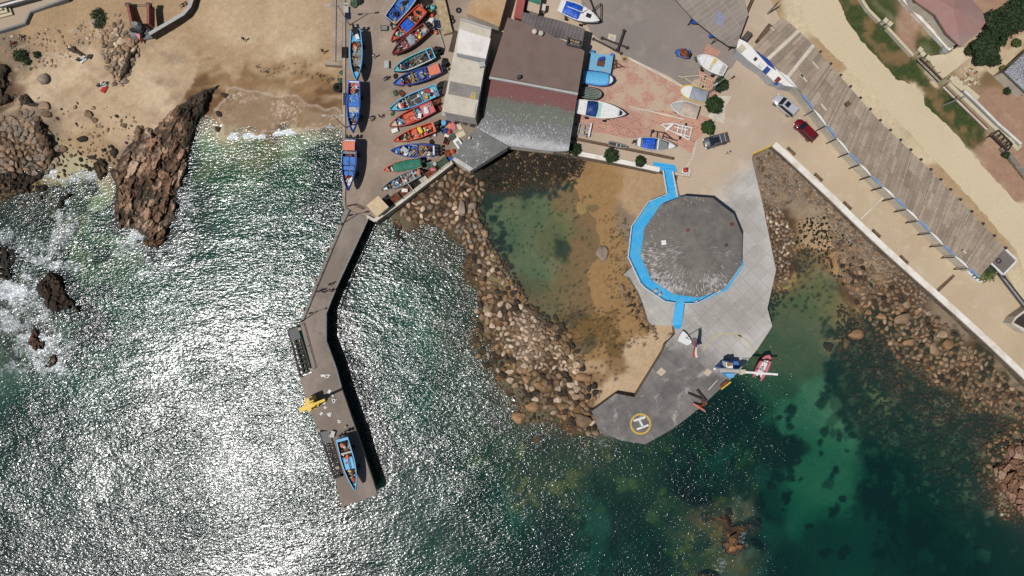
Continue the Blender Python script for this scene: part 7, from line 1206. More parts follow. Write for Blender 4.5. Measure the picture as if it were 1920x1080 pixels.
rt = root('flagpole', 'flagpole on a white boat shaped base below the pavilion steps', 'flagpole', P(1286, 635, ZPL)); MB().prism(pp([(1281, 620), (1288, 626), (1296, 637), (1297, 643), (1290, 648), (1285, 646), (1271, 639), (1274, 630)], 2.9), 2, 2.9).build('base', M['white'], rt, world=True, bevel=.05)
p = P(1286, 634, 2.9); MB().tube([(p.x, p.y, 2.9), (p.x, p.y, 9.5)], [.07, .045], 8).build('pole', M['lightgrey'], rt, world=True)
ft = root('flag', 'red white and blue flag with a star flying from the pole', 'flag', (p.x, p.y, 9.3)); nx, ny = 14, 8
def flagpt(u, v): w = .16 * math.sin(u * 7) * u; return (.06 + .25 * u + w * .6 - .35 * v * (.4 + u), -.1 - 2.5 * u, -.9 * v + w * .4 - .55 * u)
for nm, u0, u1, v0, v1, c in (('blue_canton', 0, .34, 0, .5, 'deepblue'), ('white_stripe', .34, 1, 0, .5, 'white'), ('red_stripe', 0, 1, .5, 1, 'red')):
    vs = [flagpt(u0 + (u1 - u0) * i / 10, v0 + (v1 - v0) * j / 5) for i in range(11) for j in range(6)]; o = MB().add(vs, [(i * 6 + j, i * 6 + j + 1, i * 6 + j + 7, i * 6 + j + 6) for i in range(10) for j in range(5)]).build(nm, M[c], ft, smooth=True)
sv = []
for i in range(10): r = (.14 if i % 2 == 0 else .055); t_ = math.pi / 2 + i * math.pi / 5; q = Vector(flagpt(.17 + r * .5 * math.cos(t_), .25 + r * 1.1 * math.sin(t_))); sv.append(tuple(q + Vector((.04, 0, .05))))
MB().add(sv, [tuple(range(10))]).build('star', M['white'], ft)
def lamp(base, h, a0, label, zb=ZQ, arms=2):
    rt = root('street_lamp', label, 'street lamp', P(*base, zb), a0, 'street lamps of the harbour'); MB().tube([(0, 0, 0), (0, 0, .5), (0, 0, h)], [.11, .09, .06], 8).build('post', M['galv'], rt)
    for s in ((1, -1) if arms == 2 else (1,)): MB().tube([(0, 0, h - .05), (s * .7, 0, h + .12), (s * 1.1, 0, h + .14)], .04, 6).build('arm', M['galv'], rt); MB().box((s * 1.4, 0, h + .12), (.7, .28, .12)).build('lamp_head', M['lightgrey'], rt, bevel=.03)
    return rt
lamp((656, 47), 8, .1, 'double armed street lamp beside the stern of the sky blue boat'); lamp((649, 240), 8, .0, 'street lamp on the quay edge at the bow of the white sterned blue boat'); lamp((638, 422), 8, .2, 'street lamp at the head of the pier beside the gate'); lamp((563, 604), 8, .3, 'street lamp at the bend of the pier above the landing frame'); lamp((1331, 173), 7, .6, 'street lamp rising through the tree beside the trailers')
for (x, y, h, lab) in ((1767, 198, 5.6, 'leaning wooden utility pole in the grass strip beside the road'), (1439, 26, 5, 'utility pole at the top of the market shed')):
    p = P(x, y, 2.95); rt = root('utility_pole', lab, 'pole', p); MB().tube([(0, 0, 0), (0, 0, h)], [.16, .11], 8).build('post', M['galv'], rt); MB().box((0, 0, h - .5), (1.2, .1, .1), .7).build('crossarm', M['deckwood'], rt)
for i, (x, y) in enumerate(((1482, 284), (1533, 333), (1587, 386), (1641, 438), (1693, 487))):
    rt = root('bench', ['dark bench nearest the yellow kerb, first along the sea wall', 'second dark bench along the sea wall from the yellow kerb', 'third and middle dark bench along the sea wall', 'fourth dark bench along the sea wall, just past the pale line', 'fifth dark bench along the sea wall, nearest the palm'][i], 'bench', P(x, y, 3), -.75, 'benches along the sea wall')
    for q in (-.16, 0, .16): MB().box((0, q, .45), (1.7, .12, .05)).build('seat_slat', M['deckwood'], rt)
    MB().box((0, -.3, .72), (1.7, .05, .35)).build('backrest', M['deckwood'], rt)
    for q in (-.65, .65): MB().box((q, 0, .21), (.1, .5, .42)).build('leg', M['iron'], rt)
rt = root('planter', 'white L shaped planter beside the palm at the shed end', 'planter', P(1825, 515, 3)); MB().prism(pp([(1809, 506), (1813, 503), (1837, 524), (1846, 524), (1848, 528), (1834, 529)], 3.6), 3, 3.6).build('wall', M['white'], rt, world=True); MB().prism(pp([(1814, 506), (1821, 503), (1836, 518), (1832, 521)], 3.4), 3, 3.4).build('cabinet', M['grey'], rt, world=True)
rt = root('ramp', 'long dark railed ramp leading away from the end of the market shed', 'ramp', P(1900, 550, 3)); MB().prism(pp([(1857, 494), (1862, 491), (1935, 582), (1928, 588)], 3.5), 3, 3.5).build('deck', M['galv'], rt, world=True)
for dx in (0, 6): MB().bar(P(1857 + dx, 495 - dx * .6, 4.2), P(1928 + dx, 586 - dx * .6, 4.2), .12, .12).build('rail', M['iron'], rt, world=True)
rt = root('kiosk', 'dark topped kiosk with pale rim cut by the right edge of the photo', 'kiosk', P(1915, 597, 3)); MB().prism(pp([(1896, 606), (1904, 594), (1930, 575), (1950, 600), (1925, 626)], 5.0), 3, 5.0).build('wall', M['palecon'], rt, world=True); MB().prism(pp([(1901, 605), (1907, 597), (1928, 581), (1940, 600), (1922, 616)], 5.06), 5.0, 5.06).build('roof', M['iron'], rt, world=True)
# ---------------------------------------------------------------- cars
def car(label, front, rear, wpx, body, kind):
    zc = ZQ + 1.2; A, B_ = P(*front, zc), P(*rear, zc); d = A - B_; L_ = math.hypot(d.x, d.y); c = (A + B_) / 2; Wd = wpx * (H - zc) / F
    rt = root('parked_car', label, 'car', (c.x, c.y, ZQ), math.atan2(d.y, d.x), 'parked cars'); hgt = 1.72 if kind == 'suv' else 1.45
    def ring(z, s, sx=1.0, n=24, e=3.6):
        r = []
        for i in range(n): t = 2 * math.pi * i / n; ct, st_ = math.cos(t), math.sin(t); r.append((L_ / 2 * sx * math.copysign(abs(ct) ** (2 / e), ct), Wd / 2 * s * math.copysign(abs(st_) ** (2 / e), st_), z))
        return r
    def hood(r): return [(x, y, z - .16 * max(0, (x / (L_ / 2) - .35)) - .06 * max(0, (-x / (L_ / 2) - .7))) for x, y, z in r]
    MB().loft([ring(.22, .93, .97), ring(.5, 1.0, 1.0), ring(.72, 1.0, .99), hood(ring(.93, .95, .97)), hood(ring(.985, .86, .93))]).build('body', body, rt, smooth=True)
    fr, re = (.12, -.42) if kind == 'suv' else (.1, -.36); f0, r0 = (.25, -.49) if kind == 'suv' else (.27, -.46); wb, wt = Wd * .45, Wd * .36; zb, zt2 = .95, hgt
    xs = (L_ * f0, L_ * fr, L_ * re, L_ * r0)
    for s in (-1, 1): MB().add([(xs[0] - .1, s * wb, zb), (xs[1] - .04, s * wt, zt2 - .05), (xs[2] + .04, s * wt, zt2 - .05), (xs[3] + .06, s * wb, zb)], [(0, 1, 2, 3) if s > 0 else (3, 2, 1, 0)]).build('side_window', M['glass'], rt)
    MB().add([(xs[0], -wb, zb), (xs[0], wb, zb), (xs[1], wt, zt2 - .03), (xs[1], -wt, zt2 - .03)], [(0, 1, 2, 3)]).build('windscreen', M['glass'], rt); MB().add([(xs[3], wb, zb), (xs[3], -wb, zb), (xs[2], -wt, zt2 - .03), (xs[2], wt, zt2 - .03)], [(0, 1, 2, 3)]).build('rear_window', M['glass'], rt)
    MB().prism([(xs[1] + .05, -wt - .03), (xs[1] + .05, wt + .03), (xs[2] - .05, wt + .03), (xs[2] - .05, -wt - .03)], zt2 - .06, zt2).build('roof', body, rt, bevel=.04)
    for s in (-1, 1):
        MB().bar((xs[0], s * (wb - .01), zb), (xs[1], s * (wt + .0), zt2 - .03), .09, .07).build('pillar', body, rt); MB().bar((xs[3], s * (wb - .01), zb), (xs[2], s * wt, zt2 - .03), .12, .07).build('pillar', body, rt)
        for t in (.31, -.31): o = MB().tube([(L_ * t, s * (Wd / 2 - .22), .33), (L_ * t, s * (Wd / 2 - .01), .33)], .33, 18).build('wheel', M['rubber'], rt); MB().tube([(L_ * t, s * (Wd / 2 - .02), .33), (L_ * t, s * (Wd / 2), .33)], .2, 14).build('rim', M['galv'], o)
        MB().box((L_ * .2, s * (Wd / 2 + .08), .98), (.14, .22, .14)).build('mirror', body, rt, bevel=.03); MB().box((L_ * .462, s * Wd * .35, .72), (.18, .36, .13), -.35 * s).build('headlight', M['white'], rt, bevel=.02); MB().box((-L_ * .488, s * Wd * .36, .8), (.06, .3, .16), .2 * s).build('tail_light', M['red'], rt)
    if kind == 'suv':
        MB().box((L_ * -.02, 0, zt2 + .005), (.75, wt * 1.3, .02)).build('sunroof', M['glass'], rt)
        for s in (-1, 1): MB().bar((xs[1] - .1, s * wt * .95, zt2 + .05), (xs[2] + .1, s * wt * .95, zt2 + .05), .05, .05).build('roof_rail', M['galv'], rt)
    if kind == 'wagon':
        for t in (-.12, -.3): MB().box((L_ * t, 0, zt2 + .06), (.08, wt * 2, .05)).build('roof_bar', M['lightgrey'], rt)
        MB().box((L_ * .02, 0, zt2 + .005), (.8, wt * 1.3, .02)).build('sunroof', M['glass'], rt)
    return rt
def carpaint(k, r, g, b, metal=.3): return mat('car_' + k, C(r, g, b), .3, .03, 2, 20, .5, metal=metal, coat=.6)
car('silver off-road car with a sunroof parked by the market shed awning', (1455, 180), (1494, 213), 22, carpaint('silver', 205, 208, 214), 'suv'); car('dark red saloon car parked beside the market shed', (1495, 225), (1531, 261), 21, carpaint('red', 112, 16, 26, .1), 'saloon'); car('dark grey estate car parked below the last round tree', (1321, 269), (1368, 256), 22, carpaint('graphite', 92, 94, 98), 'wagon')
# ---------------------------------------------------------------- plants
leafm = {}
def leafmat(k, c, c2):
    if k not in leafm: leafm[k] = mat('leaf_' + k, c, .6, .2, 3, 12, .25, col2=c2, mixat=.5, isl=.35)
    return leafm[k]
LG = leafmat('deep', (.028, .048, .014), (.016, .032, .010)); LD = leafmat('conifer', (.034, .050, .018), (.020, .034, .014)); LL = leafmat('light', (.075, .10, .022), (.04, .065, .016))
def crown(rt, lobes, m, n, leaf, seed, name='crown'):
    r = np.random.default_rng(seed); vs, fs = [], []; tot = sum(l[3] ** 2 for l in lobes)
    for (cx, cy, cz, rad, sq) in lobes:
        k = int(n * rad ** 2 / tot)
        for _ in range(k):
            d = r.normal(size=3); d /= np.linalg.norm(d); d[2] = abs(d[2]) if r.random() < .8 else d[2]; q = rad * 1.05 * r.random() ** .34 * (1 + .34 * math.sin(d[0] * 5 + seed) * math.cos(d[1] * 6 + seed)); c = np.array([cx, cy, cz]) + d * q * np.array([1, 1, sq])
            nrm = d + r.normal(size=3) * .5; nrm /= np.linalg.norm(nrm); u = np.cross(nrm, [0.1, .3, 1]); u /= np.linalg.norm(u) + 1e-9; w = np.cross(nrm, u); a = r.random() * 6.28; u, w = u * math.cos(a) + w * math.sin(a), w * math.cos(a) - u * math.sin(a)
            l = leaf * r.uniform(.6, 1.3); o = len(vs); vs += [tuple(c - u * l), tuple(c + w * l * .45 + nrm * l * .2), tuple(c + u * l), tuple(c - w * l * .45 + nrm * l * .1)]; fs.append((o, o + 1, o + 2, o + 3))
    return MB().add(vs, fs).build(name, m, rt)
def tree(name, label, x, y, rpx, zb, h, m=None, n=1500, leaf=.24, cat='tree', group=None, lob=5, sq=.7, seed=1, trunk=True):
    k = (H - zb - h * .6) / F; R = rpx * k; p = P(x, y, zb + h * .6); rt = root(name, label, cat, (p.x, p.y, zb), 0, group); r = random.Random(seed)
    L_ = [(0, 0, h * .55, R * .72, sq)] + [(R * (.38 + .2 * r.random()) * math.cos(i * 6.283 / lob + seed), R * (.38 + .2 * r.random()) * math.sin(i * 6.283 / lob + seed), h * (.42 + .26 * r.random()), R * r.uniform(.34, .56), sq) for i in range(lob)]
    crown(rt, L_, m or LG, n, leaf, seed)
    MB().tube([(0, 0, -.3), (.05, .03, h * .25), (0, 0, h * .55)], [.16, .12, .07], 8).build('trunk', M['deckwood'], rt)
    for i in range(3): a = i * 2.1 + seed; MB().tube([(0, 0, h * .25), (R * .4 * math.cos(a), R * .4 * math.sin(a), h * .5)], [.07, .03], 6).build('limb', M['deckwood'], rt)
    return rt
TG = 'round trees of the yard'
tree('round_tree', 'round dark green tree beneath the street lamp by the cabin cruiser', 1352, 157, 13.5, 3, 4.6, n=1800, seed=3, group=TG); tree('round_tree', 'largest round dark green tree, below the yellow inflatable boat', 1339, 196, 18, 3, 3.4, n=2600, seed=4, group=TG); tree('round_tree', 'round green tree just above the dark grey estate car', 1328, 238, 14, 3, 3.0, n=1900, seed=5, m=leafmat('mid', (.036, .065, .014), (.02, .042, .010)), group=TG)
SG = 'dark shrubs behind the terrace wall'
tree('shrub', 'dark shrub behind the white terrace wall nearest the pergola', 1077, 281, 12.5, 3, 2.0, n=1300, seed=6, cat='shrub', group=SG); tree('shrub', 'middle and widest dark shrub behind the white terrace wall', 1145, 291, 15, 3, 2.2, n=1500, seed=7, cat='shrub', group=SG); tree('shrub', 'dark shrub behind the white terrace wall nearest the blue steps', 1200, 303, 11, 3, 2.0, n=1200, seed=8, cat='shrub', group=SG)
crs = [(0, 0), (8, -6), (13, 2), (12, 12), (6, 18)]
rt = root('bush', 'crescent shaped green bush curling round a pale block on the upper beach', 'bush', P(186, 36, 2.6)); crown(rt, [((x - 6) * .088, -(y - 6) * .088, .35, .75, .6) for x, y in crs], leafmat('bush', (.045, .062, .026), (.03, .045, .018)), 1500, .14, 9); MB().tube([(0, 0, -.3), (.2, 0, .4)], [.08, .05], 6).build('stem', M['deckwood'], rt)
tree('bush', 'wide low green bush on the sand at the far left', 37, 105, 15, 1.7, 1.0, leafm['bush'], 1300, .15, 'bush', 'beach bushes', 4, .5, 10); tree('bush', 'smaller green bush right against the wide one at the far left', 50, 115, 8, 1.6, .9, leafm['bush'], 600, .15, 'bush', 'beach bushes', 4, .5, 11); tree('bush', 'green bush wrapped round a pale stone beside the wide bush', 68, 102, 7.5, 1.7, .9, leafm['bush'], 450, .15, 'bush', 'beach bushes', 4, .5, 12); tree('bush', 'smallest green bush, alone below the others on the beach', 58, 129, 5, 1.3, .7, leafm['bush'], 350, .13, 'bush', 'beach bushes', 4, .5, 13)
TT = [(1912, 12, 22, 5, 'topmost of the dark trees at the right edge'), (1890, 26, 20, 5.5, 'dark tree beside the bare lawn at the right edge'), (1862, 38, 20, 5, 'dark tree touching the corner of the red roof'), (1882, 52, 24, 6, 'broad dark tree at the heart of the grove beside the red roof'), (1908, 44, 18, 5, 'dark tree on the outer right side of the grove'), (1858, 66, 17, 4.5, 'dark tree in the narrow waist of the grove'), (1876, 72, 14, 4, 'small dark tree on the garden side of the grove'), (1838, 86, 18, 4.6, 'dark tree at the corner of the pale driveway'), (1858, 94, 20, 5, 'wide dark tree in the lower part of the grove'), (1846, 108, 15, 4.2, 'lowest dark tree of the grove over the rubble bed'), (1824, 92, 9, 3, 'small dark shrub-like tree nearest the driveway'), (1866, 112, 12, 3.6, 'dark tree over the path bend below the grove')]
for i, (x, y, r, h, lab) in enumerate(TT): tree('garden_tree', lab, x, y, r, 2.95, h, LD if i % 3 else LG, 2400, .22, 'tree', 'grove beside the red roofed house', 6, .75, 30 + i)
tree('bush', 'olive green bush by the stone path at the right edge', 1908, 80, 9, 2.95, 1.6, LL, 700, .18, 'bush', None, 4, .6, 60); tree('bush', 'yellowish bush at the corner of the grey shingled roof', 1882, 128, 7, 2.95, 1.2, leafmat('yellowish', (.14, .12, .03), (.09, .085, .02)), 500, .17, 'bush', None, 4, .5, 61); tree('bush', 'sparse dark plant in the bare brown garden', 1889, 171, 8, 2.95, 1.0, LG, 220, .2, 'bush', None, 5, .4, 62); tree('bush', 'dark green bush against the street wall near the right edge', 1886, 290, 8, 2.95, 1.2, LG, 500, .18, 'bush', None, 4, .5, 63)
p = P(1853, 512, 6.5); rt = root('palm_tree', 'palm tree with drooping fronds at the end of the market shed', 'palm tree', (P(1853, 512, 6).x, P(1853, 512, 6).y, 3)); MB().tube([(0, 0, 0), (.05, .05, 1.4), (0, 0, 2.9)], [.3, .22, .2], 10).build('trunk', M['deckwood'], rt)
rp_ = random.Random(4); pm1 = leafmat('palm', (.11, .13, .03), (.06, .08, .02)); pm2 = leafmat('palmdark', (.03, .045, .016), (.02, .03, .01))
for i in range(22):
    a = i * 2.4; ln_ = rp_.uniform(1.4, 2.0); rise = rp_.uniform(.2, .8); vs, fs = [], []
    for s in range(9):
        t = s / 8; r = ln_ * t; z = 2.9 + rise * math.sin(t * 2.4) - .9 * t * t; w = .34 * math.sin(math.pi * min(1, t * .92 + .08)) + .02; c = (r * math.cos(a), r * math.sin(a)); n_ = (-math.sin(a), math.cos(a))
        vs += [(c[0] + n_[0] * w, c[1] + n_[1] * w, z - .14), (c[0], c[1], z), (c[0] - n_[0] * w, c[1] - n_[1] * w, z - .14)]
    for s in range(8): fs += [(s * 3, s * 3 + 1, s * 3 + 4), (s * 3, s * 3 + 4, s * 3 + 3), (s * 3 + 1, s * 3 + 2, s * 3 + 5)] if s % 2 else [(s * 3, s * 3 + 1, s * 3 + 4), (s * 3 + 1, s * 3 + 2, s * 3 + 4), (s * 3 + 2, s * 3 + 5, s * 3 + 4)]
    MB().add(vs, fs).build('frond', pm1 if math.sin(a) < .3 else pm2, rt)
# ---------------------------------------------------------------- gardens beyond the road
redroof = mat('tile_red', C(158, 118, 112), .85, .08, .25, 8, .2, col2=C(150, 134, 124), mixat=.56)
h1 = build_house('house', 'large house with a dusty pink red hipped roof in the upper right corner', [(1700, -40), (1716, 2), (1754, 28), (1775, 62), (1801, 87), (1834, 62), (1848, 42), (1842, 21), (1822, -2), (1800, -45)], 2.95, 6.6, M['palecon'], redroof, .5)
a = P(1790, 10, 7.6); 
for (x, y) in ((1716, 2), (1801, 87), (1848, 42), (1754, 28)): MB().bar(P(1785, 20, 6.62), P(x, y, 6.64), .14, .05).build('ridge', mat('ridge_tile', C(150, 108, 104), .8, .1), h1, world=True)
b = MB(); ap = P(1788, 16, 7.9); rq = [P(x, y, 6.62) for x, y in ((1700, -40), (1716, 2), (1754, 28), (1775, 62), (1801, 87), (1834, 62), (1848, 42), (1842, 21), (1822, -2), (1800, -45))]
b.add([tuple(ap)] + [tuple(v) for v in rq], [(0, 1 + i, 1 + (i + 1) % 10) for i in range(10)]); b.build('hip_roof', redroof, h1, world=True)
h2 = build_house('house', 'house with a grey shingled roof at the right edge above the bare garden', [(1884, 134), (1922, 98), (1990, 40), (2040, 100), (1930, 178)], 2.95, 6.2, M['palecon'], speckle('shingle', C(120, 120, 126), C(176, 176, 180), .70, 4), .4)
sheet('terrace', [(1694, -30), (1712, 4), (1756, 36), (1777, 68), (1800, 92), (1790, 98), (1700, 8), (1685, -20)], 2.975, MP['prom']); sheet('driveway', [(1738, 106), (1778, 100), (1789, 92), (1806, 88), (1824, 104), (1766, 149)], 2.98, paved('cream_tiles', C(206, 190, 160), C(198, 182, 154), C(212, 198, 172), (2.2, 2.2), .75, (.85, .84, .82)))
sheet('garden_path', [(1838, 122), (1846, 130), (1862, 142), (1876, 130), (1874, 118), (1898, 104), (1915, 92), (1925, 60), (1905, 70), (1896, 90), (1868, 108), (1852, 118)], 2.975, MP['prom']); sheet('patio', [(1780, 152), (1792, 142), (1838, 181), (1830, 190), (1800, 168)], 2.985, M['cream'])
whw = MATS['whitewash']
walls('garden_wall', 'pale street wall along the top of the grass strip', 'wall', [(1604, -20), (1628, 18), (1650, 40)], 2.9, 3.7, .3, M['palecon'], (.08, .45, M['cream'])); walls('garden_wall', 'pale street wall between the two gate gaps above the grass strip', 'wall', [(1664, 52), (1690, 80), (1712, 104)], 2.9, 3.7, .3, M['palecon'], (.08, .45, M['cream'])); walls('garden_wall', 'double white wall in front of the red roofed house terrace', 'wall', [(1684, -12), (1720, 28), (1782, 94)], 2.9, 3.8, .35, whw, (.06, .5, whw)); walls('garden_wall', 'cream inner wall tight against the red roofed house terrace', 'wall', [(1694, -10), (1728, 26), (1788, 90)], 2.9, 3.7, .25, M['cream'])
for i, (x, y) in enumerate(((1653, 44), (1661, 50), (1717, 98), (1722, 106), (1732, 113), (1776, 152))):
    rt = root('gate_pillar', ['upper pillar of the first garden gate', 'lower pillar of the first garden gate', 'upper pillar of the second garden gate', 'middle pillar of the second garden gate', 'pillar at the corner of the cream driveway', 'cream square pillar where driveway and street wall meet'][i], 'pillar', P(x, y, 2.95), -.75, 'gate pillars of the gardens'); MB().box((0, 0, .6), (.55, .55, 1.2)).build('shaft', M['palecon'], rt); MB().box((0, 0, 1.26), (.75, .75, .1)).build('cap', M['cream'], rt)
for k, (o_, c, w, lab) in enumerate(((0, 'galv', .12, 'grey railing along the pale driveway edge of the street'), (5, 'deckwood', .2, 'brown timber rail beside the driveway along the street'))):
    rt = root('street_railing', lab, 'railing', P(1722 + o_, 112 - o_ * .6, 2.95)); 
    for z in (3.4, 3.9): MB().bar(P(1720 + o_, 112 - o_, z), P(1762 + o_, 154 - o_, z), w, .1).build('rail', M[c], rt, world=True)
    for i in range(5): p = P(1720 + o_ + i * 10.5, 112 - o_ + i * 10.5, 2.9); MB().tube([(p.x, p.y, 2.9), (p.x, p.y, 3.9)], .06, 6).build('post', M[c], rt, world=True)
rt = root('planter', 'long dark red planter strip along the street wall', 'planter', P(1812, 200, 2.95)); MB().prism(pp([(1771, 160), (1776, 156), (1857, 236), (1852, 241)], 3.5), 2.9, 3.5).build('bed', M['maroon'], rt, world=True); MB().bar(P(1768, 163, 3.6), P(1850, 243, 3.6), .22, .3).build('edge', M['palecon'], rt, world=True)
walls('garden_wall', 'cream wall running down behind the dark red planter', 'wall', [(1779, 156), (1800, 176), (1862, 236), (1900, 268)], 2.9, 4.2, .55, M['cream']); walls('garden_wall', 'lilac grey wall with white edge beside the bare brown garden', 'wall', [(1808, 170), (1830, 190), (1872, 232), (1915, 270)], 2.9, 4.0, .5, M['lightgrey'], (.06, .25, whw))
frame('pergola', 'black steel pergola over the street steps at the right', 'pergola', [(1861, 254, 1890, 282), (1872, 244, 1898, 270), (1861, 254, 1872, 244), (1868, 261, 1878, 250), (1875, 268, 1885, 257), (1882, 275, 1892, 264), (1890, 282, 1898, 270)], 4.4, M['iron'], .2)
rt = root('stairs', 'short flight of cream steps at the end of the lilac wall', 'stairs', P(1905, 270, 2.95))
for i in range(6): q = [(1896 + i * 3.5, 256 + i * 3), (1899 + i * 3.5, 259 + i * 3), (1890 + i * 3.5, 268 + i * 3), (1887 + i * 3.5, 265 + i * 3)]; MB().prism(pp(q, 3.1 + .12 * (6 - i)), 2.9, 3.1 + .12 * (6 - i)).build('step', M['cream'], rt, world=True)
walls('garden_wall', 'grey stone wall with a dark rail continuing to the right edge', 'wall', [(1880, 276), (1905, 306), (1940, 350)], 2.9, 3.6, .7, M['stonewall'], (.06, .3, M['grey']))
rt = root('tank_ring', 'pale concrete ring lying in the bare garden by the shingled house', 'ring', P(1899, 159, 2.95)); MB().torus((0, 0, .35), .42, .18).build('ring', M['palecon'], rt); MB().tube([(0, 0, 0), (0, 0, .25)], .3, 12).build('lid', M['iron'], rt)
rt = root('storage_box', 'grey metal box on the garden lawn beside the driveway', 'box', P(1767, 97, 2.95), -.4); MB().box((0, 0, .4), (1.0, .8, .8)).build('box', M['lightgrey'], rt); MB().box((0, 0, .83), (1.1, .9, .06)).build('lid', M['galv'], rt)
for i, (x, y) in enumerate(((1746, 45), (1757, 55), (1712, 10))):
    rt = root('garden_chair', ['dark garden chair on the terrace, middle of the three', 'dark garden chair nearest the driveway on the terrace', 'dark garden chair on the terrace by the top edge'][i], 'chair', P(x, y, 2.98), i * .8); MB().box((0, 0, .45), (.55, .55, .06)).build('seat', M['black'], rt); MB().box((-.27, 0, .7), (.05, .55, .5)).build('backrest', M['black'], rt)
    for q in ((-.22, -.22), (.22, -.22), (.22, .22), (-.22, .22)): MB().tube([(*q, 0), (*q, .42)], .025, 5).build('leg', M['black'], rt)
for i in range(26):
    x, y = 1800 + rb_.random() * 34, 128 + rb_.random() * 32
    if abs((x - 1817) - (y - 144)) > 24: continue
    p = P(x, y, 3.0); rt = root('stone_block', 'loose tan stone in the rubble bed beside the patio', 'stone', p, rb_.uniform(0, 3), 'loose stones in the rubble bed'); MB().box((0, 0, .15), (rb_.uniform(.3, .7), rb_.uniform(.25, .5), .3)).build('block', M[rb_.choice(['cream', 'plank', 'palecon', 'wood'])], rt, bevel=.07)
# ---------------------------------------------------------------- upper left: terrace, curved wall, beam frame, broken figure
slab('terrace', [(-80, 75), (0, 58), (47, 44), (57, 22), (124, -3), (180, -40), (-80, -60)], 3.5, 3, MP['yard'], M['concrete'])
walls('terrace_kerb', 'low grey kerb round the edge of the upper left terrace', 'kerb', [(-60, 71), (0, 57), (46, 43), (56, 22), (124, -3)], 1.5, 3.62, .3, M['grey']); walls('parapet', 'dark grey roadside parapet across the upper left corner', 'wall', [(-40, 22), (0, 11), (70, -8)], 3.5, 4.4, .9, M['darkgrey'], (.05, .3, whw))
rt = root('stepped_plinth', 'stepped cream plinth in the upper left corner', 'plinth', P(5, 25, 3.5))
for i, q in enumerate(([(-20, 14), (18, 14), (23, 27), (-20, 38)], [(-20, 16), (11, 14), (14, 22), (-20, 31)], [(-20, 17), (3, 15), (4, 18), (-20, 24)])): MB().prism(pp(q, 3.9 + .4 * i), 3.5 + .4 * i, 3.9 + .4 * i).build('step', M['cream'], rt, world=True)
rt = walls('beach_wall', 'curved concrete wall with a pale top above the beach', 'wall', [(280, 64), (300, 52), (324, 38), (344, 26), (356, 12), (362, -6), (364, -30)], .6, 3.3, .5, mat('shaded_concrete', C(92, 82, 74), .9, .25, .8, 4), (.1, .55, M['lightgrey']))  # wall coloured dark to hold the shade of its sunless face
rt = root('beam_frame', 'pair of red concrete beams joined by a thin bar beside the broken figure', 'frame', P(262, 25, 2.4)); 
for (x0, y0, x1, y1, hh) in ((238, 7, 247, 47, 3.9), (277, 7, 277, 44, 4.2)): a, c = P(x0, y0, hh), P(x1, y1, hh); MB().bar(a - Vector((0, 0, .9)), c - Vector((0, 0, .9)), .42, 1.8).build('beam', mat('beam_red', C(150, 92, 84), .85, .15, 1, 5), rt, world=True); MB().box((a.x, a.y, hh - .4), (.8, .5, .5)).build('beam_head', M['darkgrey'], rt, world=True)
MB().bar(P(240, 9, 3.8), P(277, 9, 3.9), .07, .07).build('tie_bar', M['iron'], rt, world=True)
rt = root('broken_figure', 'grey and pink broken concrete figure at the end of the curved wall', 'sculpture', P(262, 60, 1.8))
for (x, y, z, sx, sy, sz, rz, c) in ((256, 47, 3.6, 1.5, 1.0, 1.4, .3, 'grey'), (263, 52, 3.2, 1.3, 1.6, 1.2, .9, 'darkgrey'), (256, 56, 2.7, 2.2, .9, .9, -.4, 'black'), (266, 58, 2.6, 1.0, 2.0, 1.2, .2, 'netblack'), (272, 58, 2.3, 1.6, 1.4, 1.0, .5, 'grey'), (253, 63, 2.1, 1.6, 1.6, 1.0, .2, 'grey'), (270, 68, 1.9, 2.8, 1.0, .8, .3, 'grey')):
    p = P(x, y, z); MB().loft([[(p.x + sx / 2 * f * math.cos(a + rz) * 1.1, p.y + sy / 2 * f * math.sin(a + rz) * 1.1, p.z + dz * sz) for a in [i * 6.283 / 7 for i in range(7)]] for dz, f in ((-.6, .9), (0, 1.05), (.45, .7))]).build('block', M[c], rt, world=True)
p = P(261, 70, 2.6); MB().loft([[(p.x - .7, p.y + .7, 2.3), (p.x + .7, p.y + .8, 2.3), (p.x + .1, p.y - .9, 1.9)], [(p.x - .4, p.y + .4, 3.0), (p.x + .4, p.y + .5, 3.0), (p.x + .05, p.y - .5, 2.6)]]).build('wedge', M['pink'], rt, world=True)
